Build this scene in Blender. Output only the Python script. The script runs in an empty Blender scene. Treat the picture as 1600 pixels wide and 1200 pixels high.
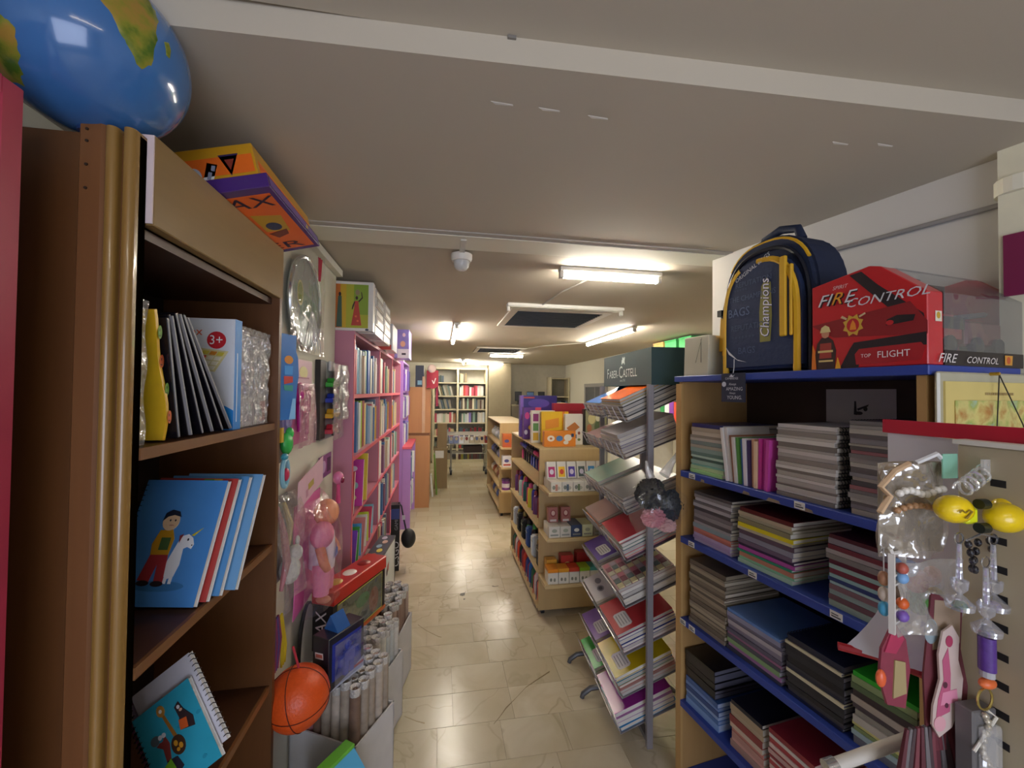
import bpy, bmesh, math, random
from mathutils import Vector, Matrix
random.seed(11)
SC = bpy.context.scene
COL = SC.collection
R = math.radians

# ------------------------------------------------------------------ camera
cam_d = bpy.data.cameras.new('camera')
cam_d.sensor_width = 36.0
cam_d.lens = 14.4
cam_d.clip_start = 0.02
cam = bpy.data.objects.new('camera', cam_d)
COL.objects.link(cam)
c_r = Vector((0.985472, -0.169565, 0.009597))
c_u = Vector((-0.012712, -0.017293, 0.999770))
c_f = Vector((0.169360, 0.985367, 0.019197))
cam.matrix_world = Matrix(((c_r.x, c_u.x, -c_f.x, 0.0), (c_r.y, c_u.y, -c_f.y, 0.0),
                           (c_r.z, c_u.z, -c_f.z, 1.6), (0, 0, 0, 1)))
SC.camera = cam

# ------------------------------------------------------------------ world, exposure
world = bpy.data.worlds.new('world')
SC.world = world
world.use_nodes = True
bg = world.node_tree.nodes['Background']
bg.inputs[0].default_value = (0.74, 0.80, 1.0, 1)
bg.inputs[1].default_value = 5.0
SC.view_settings.view_transform = 'Standard'
SC.view_settings.look = 'None'
SC.view_settings.gamma = 1.0
SC.view_settings.exposure = 0.35
SC.view_settings.use_curve_mapping = False
TUBE = 100.0          # emission of the fluorescent tubes

# daylight enters through the shop front behind the camera (portal on that opening)
pl = bpy.data.lights.new('shopfront_portal', 'AREA')
pl.shape = 'RECTANGLE'; pl.size = 2.0; pl.size_y = 1.6
pl.cycles.is_portal = True
po = bpy.data.objects.new('shopfront_portal', pl)
COL.objects.link(po)
po.location = (0.35, -2.28, 1.2)
po.rotation_euler = (R(90), 0, 0)

# ------------------------------------------------------------------ materials
def lin(h):
    h = h.lstrip('#')
    c = [int(h[i:i + 2], 16) / 255 for i in (0, 2, 4)]
    return [(x / 12.92 if x <= 0.04045 else ((x + 0.055) / 1.055) ** 2.4) for x in c]

_M = {}
def nodes(name):
    m = bpy.data.materials.new(name)
    m.use_nodes = True
    nt = m.node_tree
    return m, nt, nt.nodes['Principled BSDF']

def mixc(nt, a, b, fac):
    n = nt.nodes.new('ShaderNodeMix'); n.data_type = 'RGBA'
    for idx, val in ((0, fac), (6, a), (7, b)):
        if hasattr(val, 'links') or hasattr(val, 'is_linked'):
            nt.links.new(val, n.inputs[idx])
        elif idx == 0:
            n.inputs[0].default_value = val
        else:
            n.inputs[idx].default_value = (*val, 1)
    return n.outputs[2]

def noise(nt, scale, detail=3, stretch=None, rnd=False):
    tc = nt.nodes.new('ShaderNodeTexCoord')
    src = tc.outputs['Object']
    mp = nt.nodes.new('ShaderNodeMapping')
    nt.links.new(src, mp.inputs[0])
    if stretch: mp.inputs['Scale'].default_value = stretch
    if rnd:
        oi = nt.nodes.new('ShaderNodeObjectInfo')
        mu = nt.nodes.new('ShaderNodeMath'); mu.operation = 'MULTIPLY'; mu.inputs[1].default_value = 37.0
        nt.links.new(oi.outputs['Random'], mu.inputs[0])
        cb = nt.nodes.new('ShaderNodeCombineXYZ')
        nt.links.new(mu.outputs[0], cb.inputs[0]); nt.links.new(mu.outputs[0], cb.inputs[1])
        nt.links.new(cb.outputs[0], mp.inputs['Location'])
    n = nt.nodes.new('ShaderNodeTexNoise')
    n.inputs['Scale'].default_value = scale
    n.inputs['Detail'].default_value = detail
    nt.links.new(mp.outputs[0], n.inputs['Vector'])
    return n

def bumpn(nt, b, height, strength, dist=0.01):
    bp = nt.nodes.new('ShaderNodeBump')
    bp.inputs['Strength'].default_value = strength
    bp.inputs['Distance'].default_value = dist
    nt.links.new(height, bp.inputs['Height'])
    nt.links.new(bp.outputs[0], b.inputs['Normal'])

def mat(h, rough=0.55, metal=0.0, var=0.10, scale=14.0, bump=0.0, coat=0.0, emit=0.0):
    """plain procedural material: colour with a soft noise variation"""
    k = ('m', h, rough, metal, var, scale, bump, coat, emit)
    if k in _M: return _M[k]
    m, nt, b = nodes('plain_' + h.lstrip('#'))
    c = lin(h)
    n = noise(nt, scale)
    col = mixc(nt, [x * (1 - var) for x in c], [min(1, x * (1 + var)) for x in c], n.outputs['Fac'])
    nt.links.new(col, b.inputs['Base Color'])
    b.inputs['Roughness'].default_value = rough
    b.inputs['Metallic'].default_value = metal
    if coat:
        b.inputs['Coat Weight'].default_value = coat
        b.inputs['Coat Roughness'].default_value = 0.08
    if bump: bumpn(nt, b, n.outputs['Fac'], bump)
    if emit:
        b.inputs['Emission Color'].default_value = (*c, 1)
        b.inputs['Emission Strength'].default_value = emit
    _M[k] = m
    return m

def wood(h1, h2, axis='z', rough=0.45, scale=7.0, coat=0.0):
    k = ('w', h1, h2, axis, rough, scale, coat)
    if k in _M: return _M[k]
    m, nt, b = nodes('wood_' + h1.lstrip('#'))
    st = {'z': (9, 9, 0.7), 'y': (9, 0.7, 9), 'x': (0.7, 9, 9)}[axis]
    n = noise(nt, scale, 5, st)
    n2 = noise(nt, scale * 4, 4, st)
    c = mixc(nt, lin(h1), lin(h2), n.outputs['Fac'])
    d = [x * 0.8 for x in lin(h1)]
    mu = nt.nodes.new('ShaderNodeMath'); mu.operation = 'MULTIPLY'; mu.inputs[1].default_value = 0.4
    nt.links.new(n2.outputs['Fac'], mu.inputs[0])
    c2 = mixc(nt, c, d, mu.outputs[0])
    nt.links.new(c2, b.inputs['Base Color'])
    b.inputs['Roughness'].default_value = rough
    if coat:
        b.inputs['Coat Weight'].default_value = coat
        b.inputs['Coat Roughness'].default_value = 0.12
    _M[k] = m
    return m

def film(amount=0.22, tint='#ffffff', rough=0.12, wr=30.0, diff=0.08):
    """thin clear plastic wrap: mostly see-through with crinkled gloss"""
    k = ('f', amount, tint, rough, wr, diff)
    if k in _M: return _M[k]
    m = bpy.data.materials.new('clear_film'); m.use_nodes = True
    nt = m.node_tree
    nt.nodes.remove(nt.nodes['Principled BSDF'])
    out = nt.nodes['Material Output']
    tr = nt.nodes.new('ShaderNodeBsdfTransparent'); tr.inputs[0].default_value = (*[0.5 + 0.5 * x for x in lin(tint)], 1)
    gl = nt.nodes.new('ShaderNodeBsdfGlossy'); gl.inputs['Roughness'].default_value = rough
    df = nt.nodes.new('ShaderNodeBsdfDiffuse'); df.inputs[0].default_value = (*lin(tint), 1)
    n = noise(nt, wr, 2)
    bp = nt.nodes.new('ShaderNodeBump'); bp.inputs['Strength'].default_value = 0.9; bp.inputs['Distance'].default_value = 0.03
    nt.links.new(n.outputs['Fac'], bp.inputs['Height']); nt.links.new(bp.outputs[0], gl.inputs['Normal'])
    m1 = nt.nodes.new('ShaderNodeMixShader'); m1.inputs[0].default_value = amount
    m2 = nt.nodes.new('ShaderNodeMixShader'); m2.inputs[0].default_value = diff
    nt.links.new(tr.outputs[0], m1.inputs[1]); nt.links.new(gl.outputs[0], m1.inputs[2])
    nt.links.new(m1.outputs[0], m2.inputs[1]); nt.links.new(df.outputs[0], m2.inputs[2])
    nt.links.new(m2.outputs[0], out.inputs[0])
    _M[k] = m
    return m

def marble():
    if 'marble' in _M: return _M['marble']
    m, nt, b = nodes('beige_marble_tile')
    n = noise(nt, 3.0, 6, rnd=True); n.inputs['Distortion'].default_value = 1.2
    v = noise(nt, 1.5, 4, rnd=True); v.inputs['Distortion'].default_value = 0.8
    rp = nt.nodes.new('ShaderNodeValToRGB')
    e = rp.color_ramp.elements
    e[0].position = 0.3; e[0].color = (*lin('#c2b698'), 1)
    e[1].position = 0.72; e[1].color = (*lin('#ddd5bf'), 1)
    nt.links.new(n.outputs['Fac'], rp.inputs[0])
    vr = nt.nodes.new('ShaderNodeValToRGB')
    ve = vr.color_ramp.elements
    ve[0].position = 0.488; ve[0].color = (0, 0, 0, 1)
    ve[1].position = 0.512; ve[1].color = (0, 0, 0, 1)
    x = ve.new(0.5); x.color = (0.38, 0.38, 0.38, 1)
    nt.links.new(v.outputs['Fac'], vr.inputs[0])
    c = mixc(nt, rp.outputs[0], lin('#93805c'), vr.outputs[0])
    oi = nt.nodes.new('ShaderNodeObjectInfo')
    mr = nt.nodes.new('ShaderNodeMapRange'); mr.inputs[3].default_value = 0.0; mr.inputs[4].default_value = 0.55
    nt.links.new(oi.outputs['Random'], mr.inputs[0])
    c2 = mixc(nt, c, lin('#bcb094'), mr.outputs[0])
    nt.links.new(c2, b.inputs['Base Color'])
    b.inputs['Roughness'].default_value = 0.22
    _M['marble'] = m
    return m

# ------------------------------------------------------------------ mesh builder
class MB:
    def __init__(s): s.v = []; s.f = []; s.m = []
    def add(s, vs, fs, m=0, M=None):
        o = len(s.v)
        for p in vs:
            p = Vector(p)
            s.v.append(tuple(M @ p) if M is not None else tuple(p))
        for f in fs:
            s.f.append([i + o for i in f]); s.m.append(m)
        return s
    def box(s, x0, x1, y0, y1, z0, z1, m=0, M=None):
        return s.add([(x0, y0, z0), (x1, y0, z0), (x1, y1, z0), (x0, y1, z0), (x0, y0, z1), (x1, y0, z1), (x1, y1, z1), (x0, y1, z1)],
                     [(0, 3, 2, 1), (4, 5, 6, 7), (0, 1, 5, 4), (1, 2, 6, 5), (2, 3, 7, 6), (3, 0, 4, 7)], m, M)
    def cb(s, c, d, m=0, M=None):
        return s.box(c[0] - d[0] / 2, c[0] + d[0] / 2, c[1] - d[1] / 2, c[1] + d[1] / 2, c[2] - d[2] / 2, c[2] + d[2] / 2, m, M)
    def prism(s, pts, z0, z1, m=0, M=None):
        n = len(pts)
        a = sum(pts[i][0] * pts[(i + 1) % n][1] - pts[(i + 1) % n][0] * pts[i][1] for i in range(n))
        if a < 0: pts = pts[::-1]
        vs = [(p[0], p[1], z0) for p in pts] + [(p[0], p[1], z1) for p in pts]
        fs = [tuple(range(n - 1, -1, -1)), tuple(range(n, 2 * n))]
        fs += [(i, (i + 1) % n, n + (i + 1) % n, n + i) for i in range(n)]
        return s.add(vs, fs, m, M)
    def cyl(s, a, b, r0, r1=None, n=12, m=0, M=None):
        return s.tube([a, b], [r0, r0 if r1 is None else r1], n, m, M)
    def tube(s, pts, r, n=8, m=0, M=None, closed=False):
        pts = [Vector(p) for p in pts]
        k = len(pts)
        if not hasattr(r, '__len__'): r = [r] * k
        vs = []; ref = None
        for i, p in enumerate(pts):
            if closed: t = pts[(i + 1) % k] - pts[i - 1]
            else: t = pts[min(i + 1, k - 1)] - pts[max(i - 1, 0)]
            if t.length < 1e-9: t = Vector((0, 0, 1))
            t.normalize()
            if ref is None:
                ref = Vector((0, 0, 1)) if abs(t.z) < 0.9 else Vector((1, 0, 0))
            u = (ref - t * ref.dot(t))
            if u.length < 1e-6: u = Vector((1, 0, 0)) - t * t.x
            u.normalize(); w = t.cross(u); ref = u
            for j in range(n):
                a = 2 * math.pi * j / n
                vs.append(p + (u * math.cos(a) + w * math.sin(a)) * r[i])
        fs = []
        for i in range(k if closed else k - 1):
            for j in range(n):
                i2 = (i + 1) % k
                fs.append((i * n + j, i * n + (j + 1) % n, i2 * n + (j + 1) % n, i2 * n + j))
        if not closed:
            fs.append(tuple(range(n - 1, -1, -1))); fs.append(tuple((k - 1) * n + j for j in range(n)))
        return s.add(vs, fs, m, M)
    def lathe(s, prof, n=24, m=0, M=None):
        vs = []
        for r, z in prof:
            for j in range(n):
                a = 2 * math.pi * j / n
                vs.append((r * math.cos(a), r * math.sin(a), z))
        k = len(prof); fs = []
        for i in range(k - 1):
            for j in range(n):
                fs.append((i * n + j, i * n + (j + 1) % n, (i + 1) * n + (j + 1) % n, (i + 1) * n + j))
        if prof[0][0] > 1e-5: fs.append(tuple(range(n - 1, -1, -1)))
        if prof[-1][0] > 1e-5: fs.append(tuple((k - 1) * n + j for j in range(n)))
        return s.add(vs, fs, m, M)
    def ball(s, c, r, nu=14, nv=9, m=0, M=None):
        if not hasattr(r, '__len__'): r = (r, r, r)
        vs = [(c[0], c[1], c[2] - r[2])]
        for i in range(1, nv):
            ph = -math.pi / 2 + math.pi * i / nv
            for j in range(nu):
                a = 2 * math.pi * j / nu
                vs.append((c[0] + r[0] * math.cos(ph) * math.cos(a), c[1] + r[1] * math.cos(ph) * math.sin(a), c[2] + r[2] * math.sin(ph)))
        vs.append((c[0], c[1], c[2] + r[2]))
        fs = [(0, 1 + (j + 1) % nu, 1 + j) for j in range(nu)]
        for i in range(nv - 2):
            for j in range(nu):
                a = 1 + i * nu
                fs.append((a + j, a + (j + 1) % nu, a + nu + (j + 1) % nu, a + nu + j))
        l = len(vs) - 1; a = 1 + (nv - 2) * nu
        fs += [(a + j, a + (j + 1) % nu, l) for j in range(nu)]
        return s.add(vs, fs, m, M)
    def grid(s, fn, nu, nv, th=0.0, m=0, M=None):
        """surface from fn(u,v) -> point; th>0 gives it real thickness along its normal"""
        P = [[Vector(fn(i / nu, j / nv)) for j in range(nv + 1)] for i in range(nu + 1)]
        ix = lambda i, j: i * (nv + 1) + j
        vs = [P[i][j] for i in range(nu + 1) for j in range(nv + 1)]
        fs = [(ix(i, j), ix(i + 1, j), ix(i + 1, j + 1), ix(i, j + 1)) for i in range(nu) for j in range(nv)]
        if th:
            N = []
            for i in range(nu + 1):
                for j in range(nv + 1):
                    a = P[min(i + 1, nu)][j] - P[max(i - 1, 0)][j]
                    b = P[i][min(j + 1, nv)] - P[i][max(j - 1, 0)]
                    q = a.cross(b)
                    N.append(q.normalized() if q.length > 1e-12 else Vector((0, 0, 1)))
            o = len(vs)
            vs2 = [vs[i] - N[i] * th for i in range(o)]
            fs2 = [tuple(o + i for i in reversed(f)) for f in fs]
            rim = [ix(i, 0) for i in range(nu + 1)] + [ix(nu, j) for j in range(1, nv + 1)] + \
                  [ix(i, nv) for i in range(nu - 1, -1, -1)] + [ix(0, j) for j in range(nv - 1, 0, -1)]
            q = len(rim)
            fs3 = [(rim[i], o + rim[i], o + rim[(i + 1) % q], rim[(i + 1) % q]) for i in range(q)]
            vs = vs + vs2; fs = fs + fs2 + fs3
        return s.add(vs, fs, m, M)
    def mesh(s, name, bevel=0.0, seg=1, smooth=False):
        me = bpy.data.meshes.new(name)
        me.from_pydata(s.v, [], s.f)
        for p, k in zip(me.polygons, s.m): p.material_index = k
        if bevel:
            bm = bmesh.new(); bm.from_mesh(me)
            bmesh.ops.bevel(bm, geom=list(bm.edges), offset=bevel, segments=seg, affect='EDGES', clamp_overlap=True)
            bm.to_mesh(me); bm.free()
        if smooth:
            me.shade_smooth()
            me.set_sharp_from_angle(angle=R(40))
        me.update()
        return me
    def build(s, name, mats, parent=None, loc=None, rot=None, bevel=0.0, seg=1, smooth=False):
        if not isinstance(mats, (list, tuple)): mats = [mats]
        me = s.mesh(name, bevel, seg, smooth)
        for m in mats: me.materials.append(m)
        return link(name, me, parent, loc, rot)

def link(name, me, parent=None, loc=None, rot=None):
    o = bpy.data.objects.new(name, me)
    COL.objects.link(o)
    if parent: o.parent = parent
    if loc is not None: o.location = loc
    if rot is not None: o.rotation_euler = rot
    return o

def tag(o, label, cat, group=None):
    o['label'] = label; o['category'] = cat
    if group: o['group'] = group
    return o

def thing(name, label, cat, loc=(0, 0, 0), rz=0.0, group=None, rot=None):
    o = bpy.data.objects.new(name, None)
    o.empty_display_size = 0.05
    COL.objects.link(o)
    o.location = loc
    o.rotation_euler = rot if rot is not None else (0, 0, R(rz))
    return tag(o, label, cat, group)

def struct(o): o['kind'] = 'structure'; return o

ORD = 'first second third fourth fifth sixth seventh eighth ninth tenth eleventh twelfth thirteenth fourteenth fifteenth sixteenth seventeenth eighteenth nineteenth twentieth'.split()
TENS = {20: 'twenty', 30: 'thirty', 40: 'forty', 50: 'fifty'}
def ordw(i):
    """0-based -> ordinal word"""
    n = i + 1
    if n <= 20: return ORD[n - 1]
    t, u = n // 10 * 10, n % 10
    return (TENS[t][:-1] + 'ieth') if u == 0 else TENS[t] + '-' + ORD[u - 1]

def ell(cx, cy, rx, ry=None, n=18, rot=0.0):
    ry = rx if ry is None else ry
    c, s_ = math.cos(rot), math.sin(rot)
    return [(cx + rx * math.cos(t) * c - ry * math.sin(t) * s_, cy + rx * math.cos(t) * s_ + ry * math.sin(t) * c)
            for t in [2 * math.pi * i / n for i in range(n)]]
def rect(x0, y0, x1, y1): return [(x0, y0), (x1, y0), (x1, y1), (x0, y1)]

def frame(o, u, v):
    u = Vector(u).normalized(); v = Vector(v); v = (v - u * v.dot(u)).normalized(); n = u.cross(v)
    return Matrix(((u.x, v.x, n.x, o[0]), (u.y, v.y, n.y, o[1]), (u.z, v.z, n.z, o[2]), (0, 0, 0, 1)))

def print_on(parent, name, F, shapes, rough=0.5, th=0.0004):
    """flat print: thin inked shapes [(hex, pts)] lying on the face F"""
    b = MB(); ms = []; idx = {}
    for i, (h, pts) in enumerate(shapes):
        if h not in idx: idx[h] = len(ms); ms.append(mat(h, rough, var=0.06))
        b.prism(pts, 0.0002, 0.0002 + th + 0.00012 * i, idx[h], F)
    return b.build(name, ms, parent)

_T = {}
def text(parent, s, size, F, h, name='lettering', align='LEFT', sx=1.0, shear=0.0, rough=0.5, lift=0.0006, th=0.0006, emit=0.0):
    k = (s, align, round(shear, 2))
    if k not in _T:
        cu = bpy.data.curves.new('text', 'FONT'); cu.body = s; cu.align_x = align; cu.shear = shear
        cu.extrude = 0.0; cu.resolution_u = 2
        ob = bpy.data.objects.new('text', cu)
        me = bpy.data.meshes.new_from_object(ob)
        _T[k] = ([tuple(v.co) for v in me.vertices], [tuple(p.vertices) for p in me.polygons])
        bpy.data.objects.remove(ob); bpy.data.curves.remove(cu); bpy.data.meshes.remove(me)
    vs, fs = _T[k]
    b = MB()
    n = len(vs)
    b.add([(x * size * sx, y * size, lift + th) for x, y, z in vs], fs, 0, F)
    return b.build(name, mat(h, rough, var=0.05, emit=emit), parent)

# ================================================================== THE SETTING
PAINT = mat('#cfc8bb', 0.75, var=0.03, scale=3, bump=0.05)
PAINT_C = mat('#bdb4a3', 0.8, var=0.04, scale=2, bump=0.05)
PAINT_W = mat('#dcd9c8', 0.7, var=0.03, scale=3)

# floor: one slab with the marble tiles laid on it; tiles past 4.6 m are only material
fl = struct(MB().box(-1.6, 3.2, -2.3, 9.7, -0.06, -0.004).build('floor', mat('#c4b99f', 0.4)))
fl['label'] = 'glossy beige marble tiled shop floor'
tw, td, jt = 0.30, 0.215, 0.0006
tile_me = MB().box(jt, tw - jt, jt, td - jt, -0.004, 0.0).mesh('tile', 0.0005)
tile_me.materials.append(marble())
row = 0
y = 0.93
while y < 4.7:
    off = random.choice((0, 0.075, 0.15, 0.225))
    x = -0.60 - off
    while x < 1.55:
        t = link('tile', tile_me, fl, (x, y, random.uniform(-0.0004, 0.0003)))
        x += tw
    y += td; row += 1
def slab(x0, x1, y0, y1):
    o = MB().box(x0, x1, y0, y1, -0.004, -0.0002).build('tiled_paving', far_tile_mat(), fl); o['kind'] = 'stuff'
def far_tile_mat():
    if 'ft' in _M: return _M['ft']
    m, nt, b = nodes('beige_marble_far')
    tc = nt.nodes.new('ShaderNodeTexCoord')
    br = nt.nodes.new('ShaderNodeTexBrick')
    nt.links.new(tc.outputs['Object'], br.inputs[0])
    br.inputs['Scale'].default_value = 1.0
    br.inputs['Brick Width'].default_value = tw; br.inputs['Row Height'].default_value = td
    br.inputs['Mortar Size'].default_value = 0.003
    br.inputs['Color1'].default_value = (*lin('#c9bfa6'), 1)
    br.inputs['Color2'].default_value = (*lin('#b8ac90'), 1)
    br.inputs['Mortar'].default_value = (*lin('#aa9e84'), 1)
    nt.links.new(br.outputs[0], b.inputs['Base Color'])
    b.inputs['Roughness'].default_value = 0.22
    _M['ft'] = m
    return m
slab(-1.6, 3.2, y, 9.7)
slab(1.56, 3.2, -2.3, y)
slab(-1.6, 1.56, -2.3, 0.93)
slab(-1.6, -0.90, 0.93, y)

# old cracks and stains in the marble
def crack(name, pts, w, h):
    b = MB(); n = len(pts)
    top = [(x + (w * (0.4 + 0.6 * random.random())) * 0.3, y_ + w * (0.4 + 0.6 * random.random())) for x, y_ in pts]
    b.prism(pts + top[::-1], -0.001, 0.0007)
    b.build(name, mat(h, 0.4, var=0.3, scale=60), fl)
crack('floor_crack', [(0.268, 1.985), (0.30, 2.02), (0.34, 2.07), (0.40, 2.13), (0.47, 2.20), (0.54, 2.245), (0.63, 2.30)], 0.010, '#7d6a45')
crack('floor_crack', [(-0.14, 2.90), (-0.08, 2.82), (0.0, 2.74), (0.02, 2.73)], 0.008, '#9a8a66')
crack('floor_crack', [(-0.16, 2.10), (-0.10, 2.06), (-0.06, 2.04)], 0.008, '#a08f6a')
crack('floor_crack', [(0.42, 1.60), (0.46, 1.68), (0.49, 1.72)], 0.010, '#8c7a55')
crack('floor_stain', [(0.16, 3.27), (0.18, 3.25), (0.20, 3.26), (0.205, 3.30)], 0.05, '#4c4436')
crack('floor_stain', [(0.185, 3.20), (0.195, 3.19), (0.20, 3.20)], 0.02, '#4c4436')
crack('floor_stain', [(0.43, 3.37), (0.45, 3.36), (0.48, 3.37)], 0.02, '#6a5e48')

# ceilings: front part a little higher, then the long lower ceiling
struct(MB().box(-1.6, 3.2, -2.4, 0.80, 2.305, 2.45).build('ceiling', PAINT_C))
c2 = struct(MB().prism([(-1.6, 0.86), (3.2, 0.665), (3.2, 1.667), (-1.6, 1.667)], 2.25, 2.44).build('ceiling', PAINT_C))
c3 = struct(MB().box(-1.6, 3.2, 1.675, 9.8, 2.256, 2.44).build('ceiling', PAINT_C))
tr = struct(MB().box(-0.56, 1.36, 1.664, 1.70, 2.246, 2.26).build('trim_1', mat('#b9b4ac', 0.6)))
struct(MB().box(-1.0, 3.2, 1.70, 1.86, 2.243, 2.256).build('trim_2', PAINT_W))
# small plaster scars on the ceiling edge
for (x, yy) in ((0.10, 0.90), (0.21, 0.90), (0.33, 0.905), (0.98, 0.885), (1.10, 0.87)):
    o = MB().prism([(x, yy), (x + 0.05, yy + 0.002), (x + 0.052, yy + 0.006), (x + 0.012, yy + 0.008)], 2.2492, 2.2505).build('plaster_chip', mat('#e4e0d8', 0.8), c2)
MB().box(0.12, 0.137, 0.785, 0.798, 2.299, 2.306).build('bolt', mat('#7c7872', 0.6), c2)

struct(MB().box(-1.6, -0.95, -2.4, 9.8, 0, 2.3).build('wall_left', PAINT_W))
pier = struct(MB().box(-0.95, -0.57, 1.445, 2.335, 0, 2.25).build('wall_pier', PAINT_W))
struct(MB().box(-0.565, -0.535, 1.60, 2.33, 2.212, 2.246).build('trim_3', mat('#d6d2c4', 0.6)))
struct(MB().box(-1.6, 3.2, 9.60, 9.8, 0, 2.3).build('wall_back', mat('#c4c0b2', 0.8)))
wr = struct(MB().box(2.97, 3.2, 1.8, 9.7, 0, 2.3).build('wall_right', PAINT_W))
# the front right wall runs askew (13 degrees) behind the blue unit
def skew_wall():
    a = R(13); u = Vector((-math.sin(a), math.cos(a))); n = Vector((math.cos(a), math.sin(a)))
    p = Vector((1.376, 1.365))
    A = p - u * 3.9; B = p + u * 0.42
    return [(A.x, A.y), (B.x, B.y), (3.2, 1.85), (3.4, -2.4)]
wf = struct(MB().prism(skew_wall(), 0, 2.31).build('wall_front_right', mat('#c4c0ba', 0.75, var=0.03, scale=3)))
def on_skew(s, off, z):
    a = R(13)
    return (1.376 - math.sin(a) * s - math.cos(a) * off, 1.365 + math.cos(a) * s - math.sin(a) * off, z)
struct(MB().tube([on_skew(0.3, 0.008, 2.135), on_skew(-0.2, 0.008, 2.123), on_skew(-0.56, 0.008, 2.118), on_skew(-1.2, 0.008, 2.115)], 0.0075, 8).build('trim_4', mat('#8f8b88', 0.5)))
# pale pipe / pilaster at the right edge of the frame
pil = struct(MB().box(-0.03, 0.03, -0.16, 0, 0, 2.31).build('wall_pilaster', mat('#ded9c0', 0.6), None, on_skew(-0.525, 0.02, 0), (0, 0, R(13))))
MB().cyl((0, -0.03, 2.13), (0, -0.03, 2.17), 0.045, 0.045, 16).build('pipe_collar', mat('#e2ddc8', 0.5), pil)
# shop front behind the camera: wall with a wide glazed opening
b = MB().box(-1.6, 3.2, -2.4, -2.3, 0, 0.4).box(-1.6, 3.2, -2.4, -2.3, 2.0, 2.31).box(-1.6, -0.65, -2.4, -2.3, 0.4, 2.0).box(1.35, 3.2, -2.4, -2.3, 0.4, 2.0)
struct(b.build('wall_front', PAINT_W))
w1 = struct(MB().box(-0.65, 1.35, -2.37, -2.33, 0.4, 0.44).box(-0.65, 1.35, -2.37, -2.33, 1.96, 2.0).box(-0.65, -0.61, -2.37, -2.33, 0.44, 1.96).box(1.31, 1.35, -2.37, -2.33, 0.44, 1.96).build('window_1', mat('#8d9094', 0.4, 0.6)))
MB().box(-0.61, 1.31, -2.352, -2.348, 0.44, 1.96).build('pane', film(0.05, '#ffffff', 0.02, 1.0, 0.0), w1)

# door in the far right wall
d1 = thing('door_1', 'grey framed door in the far right wall', 'door', (2.97, 7.02, 0))
del d1['category']; struct(d1)
MB().box(-0.03, 0.0, 0.0, 0.07, 0, 1.78).box(-0.03, 0.0, 1.1, 1.17, 0, 1.78).box(-0.03, 0, 0.07, 1.1, 1.71, 1.78).build('door_frame', mat('#9b9a98', 0.4), d1)
MB().box(-0.018, -0.004, 0.07, 1.1, 0, 1.71).build('door_leaf', mat('#5d5f63', 0.45), d1)
MB().box(-0.026, -0.018, 0.56, 0.60, 0, 1.71).build('door_rail', mat('#8b8b8a', 0.4), d1)

# ================================================================== CEILING FITTINGS
EMIT = None
def tube_light(label, p0, p1, lit=True, w=0.055, power=None):
    p0 = Vector(p0); p1 = Vector(p1); d = p1 - p0; L = d.length
    t = thing('tube_light', label, 'light', (p0 + p1) / 2, 0, 'fluorescent ceiling lights', (0, 0, math.atan2(d.y, d.x)))
    MB().box(-L / 2, L / 2, -w / 2, w / 2, 0.0, 0.024).build('housing', mat('#e6e4dc', 0.4), t, bevel=0.004)
    for s_ in (-1, 1):
        MB().box(min(s_ * L / 2, s_ * (L / 2 - 0.022)), max(s_ * L / 2, s_ * (L / 2 - 0.022)), -0.018, 0.018, -0.035, 0.0).build('end_cap', mat('#d8d6ce', 0.4), t, bevel=0.003)
    if lit:
        MB().cyl((-L / 2 + 0.023, 0, -0.019), (L / 2 - 0.023, 0, -0.019), 0.0155, None, 12).build('tube', mat('#fff6e6', 0.4, var=0.01, emit=power or TUBE), t, smooth=True)
    else:
        MB().box(-L / 2 + 0.02, L / 2 - 0.02, -0.032, 0.032, -0.004, 0.0).build('reflector', mat('#dfe0d4', 0.4), t)
    return t
Z = 2.232
tube_light('short lit ceiling tube nearest the camera, in front of the air vent', (0.60, 2.06, Z), (1.17, 2.06, Z))
tube_light('long lit ceiling tube right of the vent, above the display rack', (1.85, 3.72, Z), (1.85, 5.05, Z))
tube_light('long lit ceiling tube over the aisle, left of the vent', (0.135, 3.92, Z), (0.135, 5.28, Z))
tube_light('lit ceiling tube across the middle distance, before the back shelves', (0.80, 6.98, Z), (1.40, 6.98, Z))
tube_light('small lit tube farthest back, above the cream book shelves', (0.42, 8.35, Z), (0.48, 9.25, Z))
tube_light('pale batten light at the very back of the ceiling', (0.55, 9.05, Z), (1.36, 9.05, Z), power=60.0)
tube_light('unlit batten fixture with pale cover next to the dark vent', (0.47, 2.99, Z), (1.38, 2.99, Z), False, 0.085)
# unseen dim tube, added behind the camera to light the near shelves
tube_light('added unseen ceiling tube lighting the foreground from behind the viewer', (-0.1, -0.85, 2.281), (1.1, -0.85, 2.281), power=14.0)
def air_vent(label, x0, x1, y0, y1, z=2.256, n=14):
    t = thing('ceiling_vent', label, 'vent', ((x0 + x1) / 2, (y0 + y1) / 2, z), 0, 'ceiling vents')
    w, l = (x1 - x0) / 2, (y1 - y0) / 2
    f = 0.06
    MB().box(-w, w, -l, -l + f, -0.014, 0).box(-w, w, l - f, l, -0.014, 0).box(-w, -w + f, -l + f, l - f, -0.014, 0).box(w - f, w, -l + f, l - f, -0.014, 0).build('vent_frame', mat('#cfccc2', 0.5), t)
    MB().box(-w + f, w - f, -l + f, l - f, -0.003, 0).build('vent_duct', mat('#3c4148', 0.7), t)
    sl = MB().box(-w + f, w - f, -0.006, 0.006, -0.003, 0.003).mesh('slat'); sl.materials.append(mat('#5f6770', 0.5))
    for i in range(n):
        link('slat', sl, t, (0, -l + f + (i + 0.5) * (2 * l - 2 * f) / n, -0.008), (R(35), 0, 0))
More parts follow.
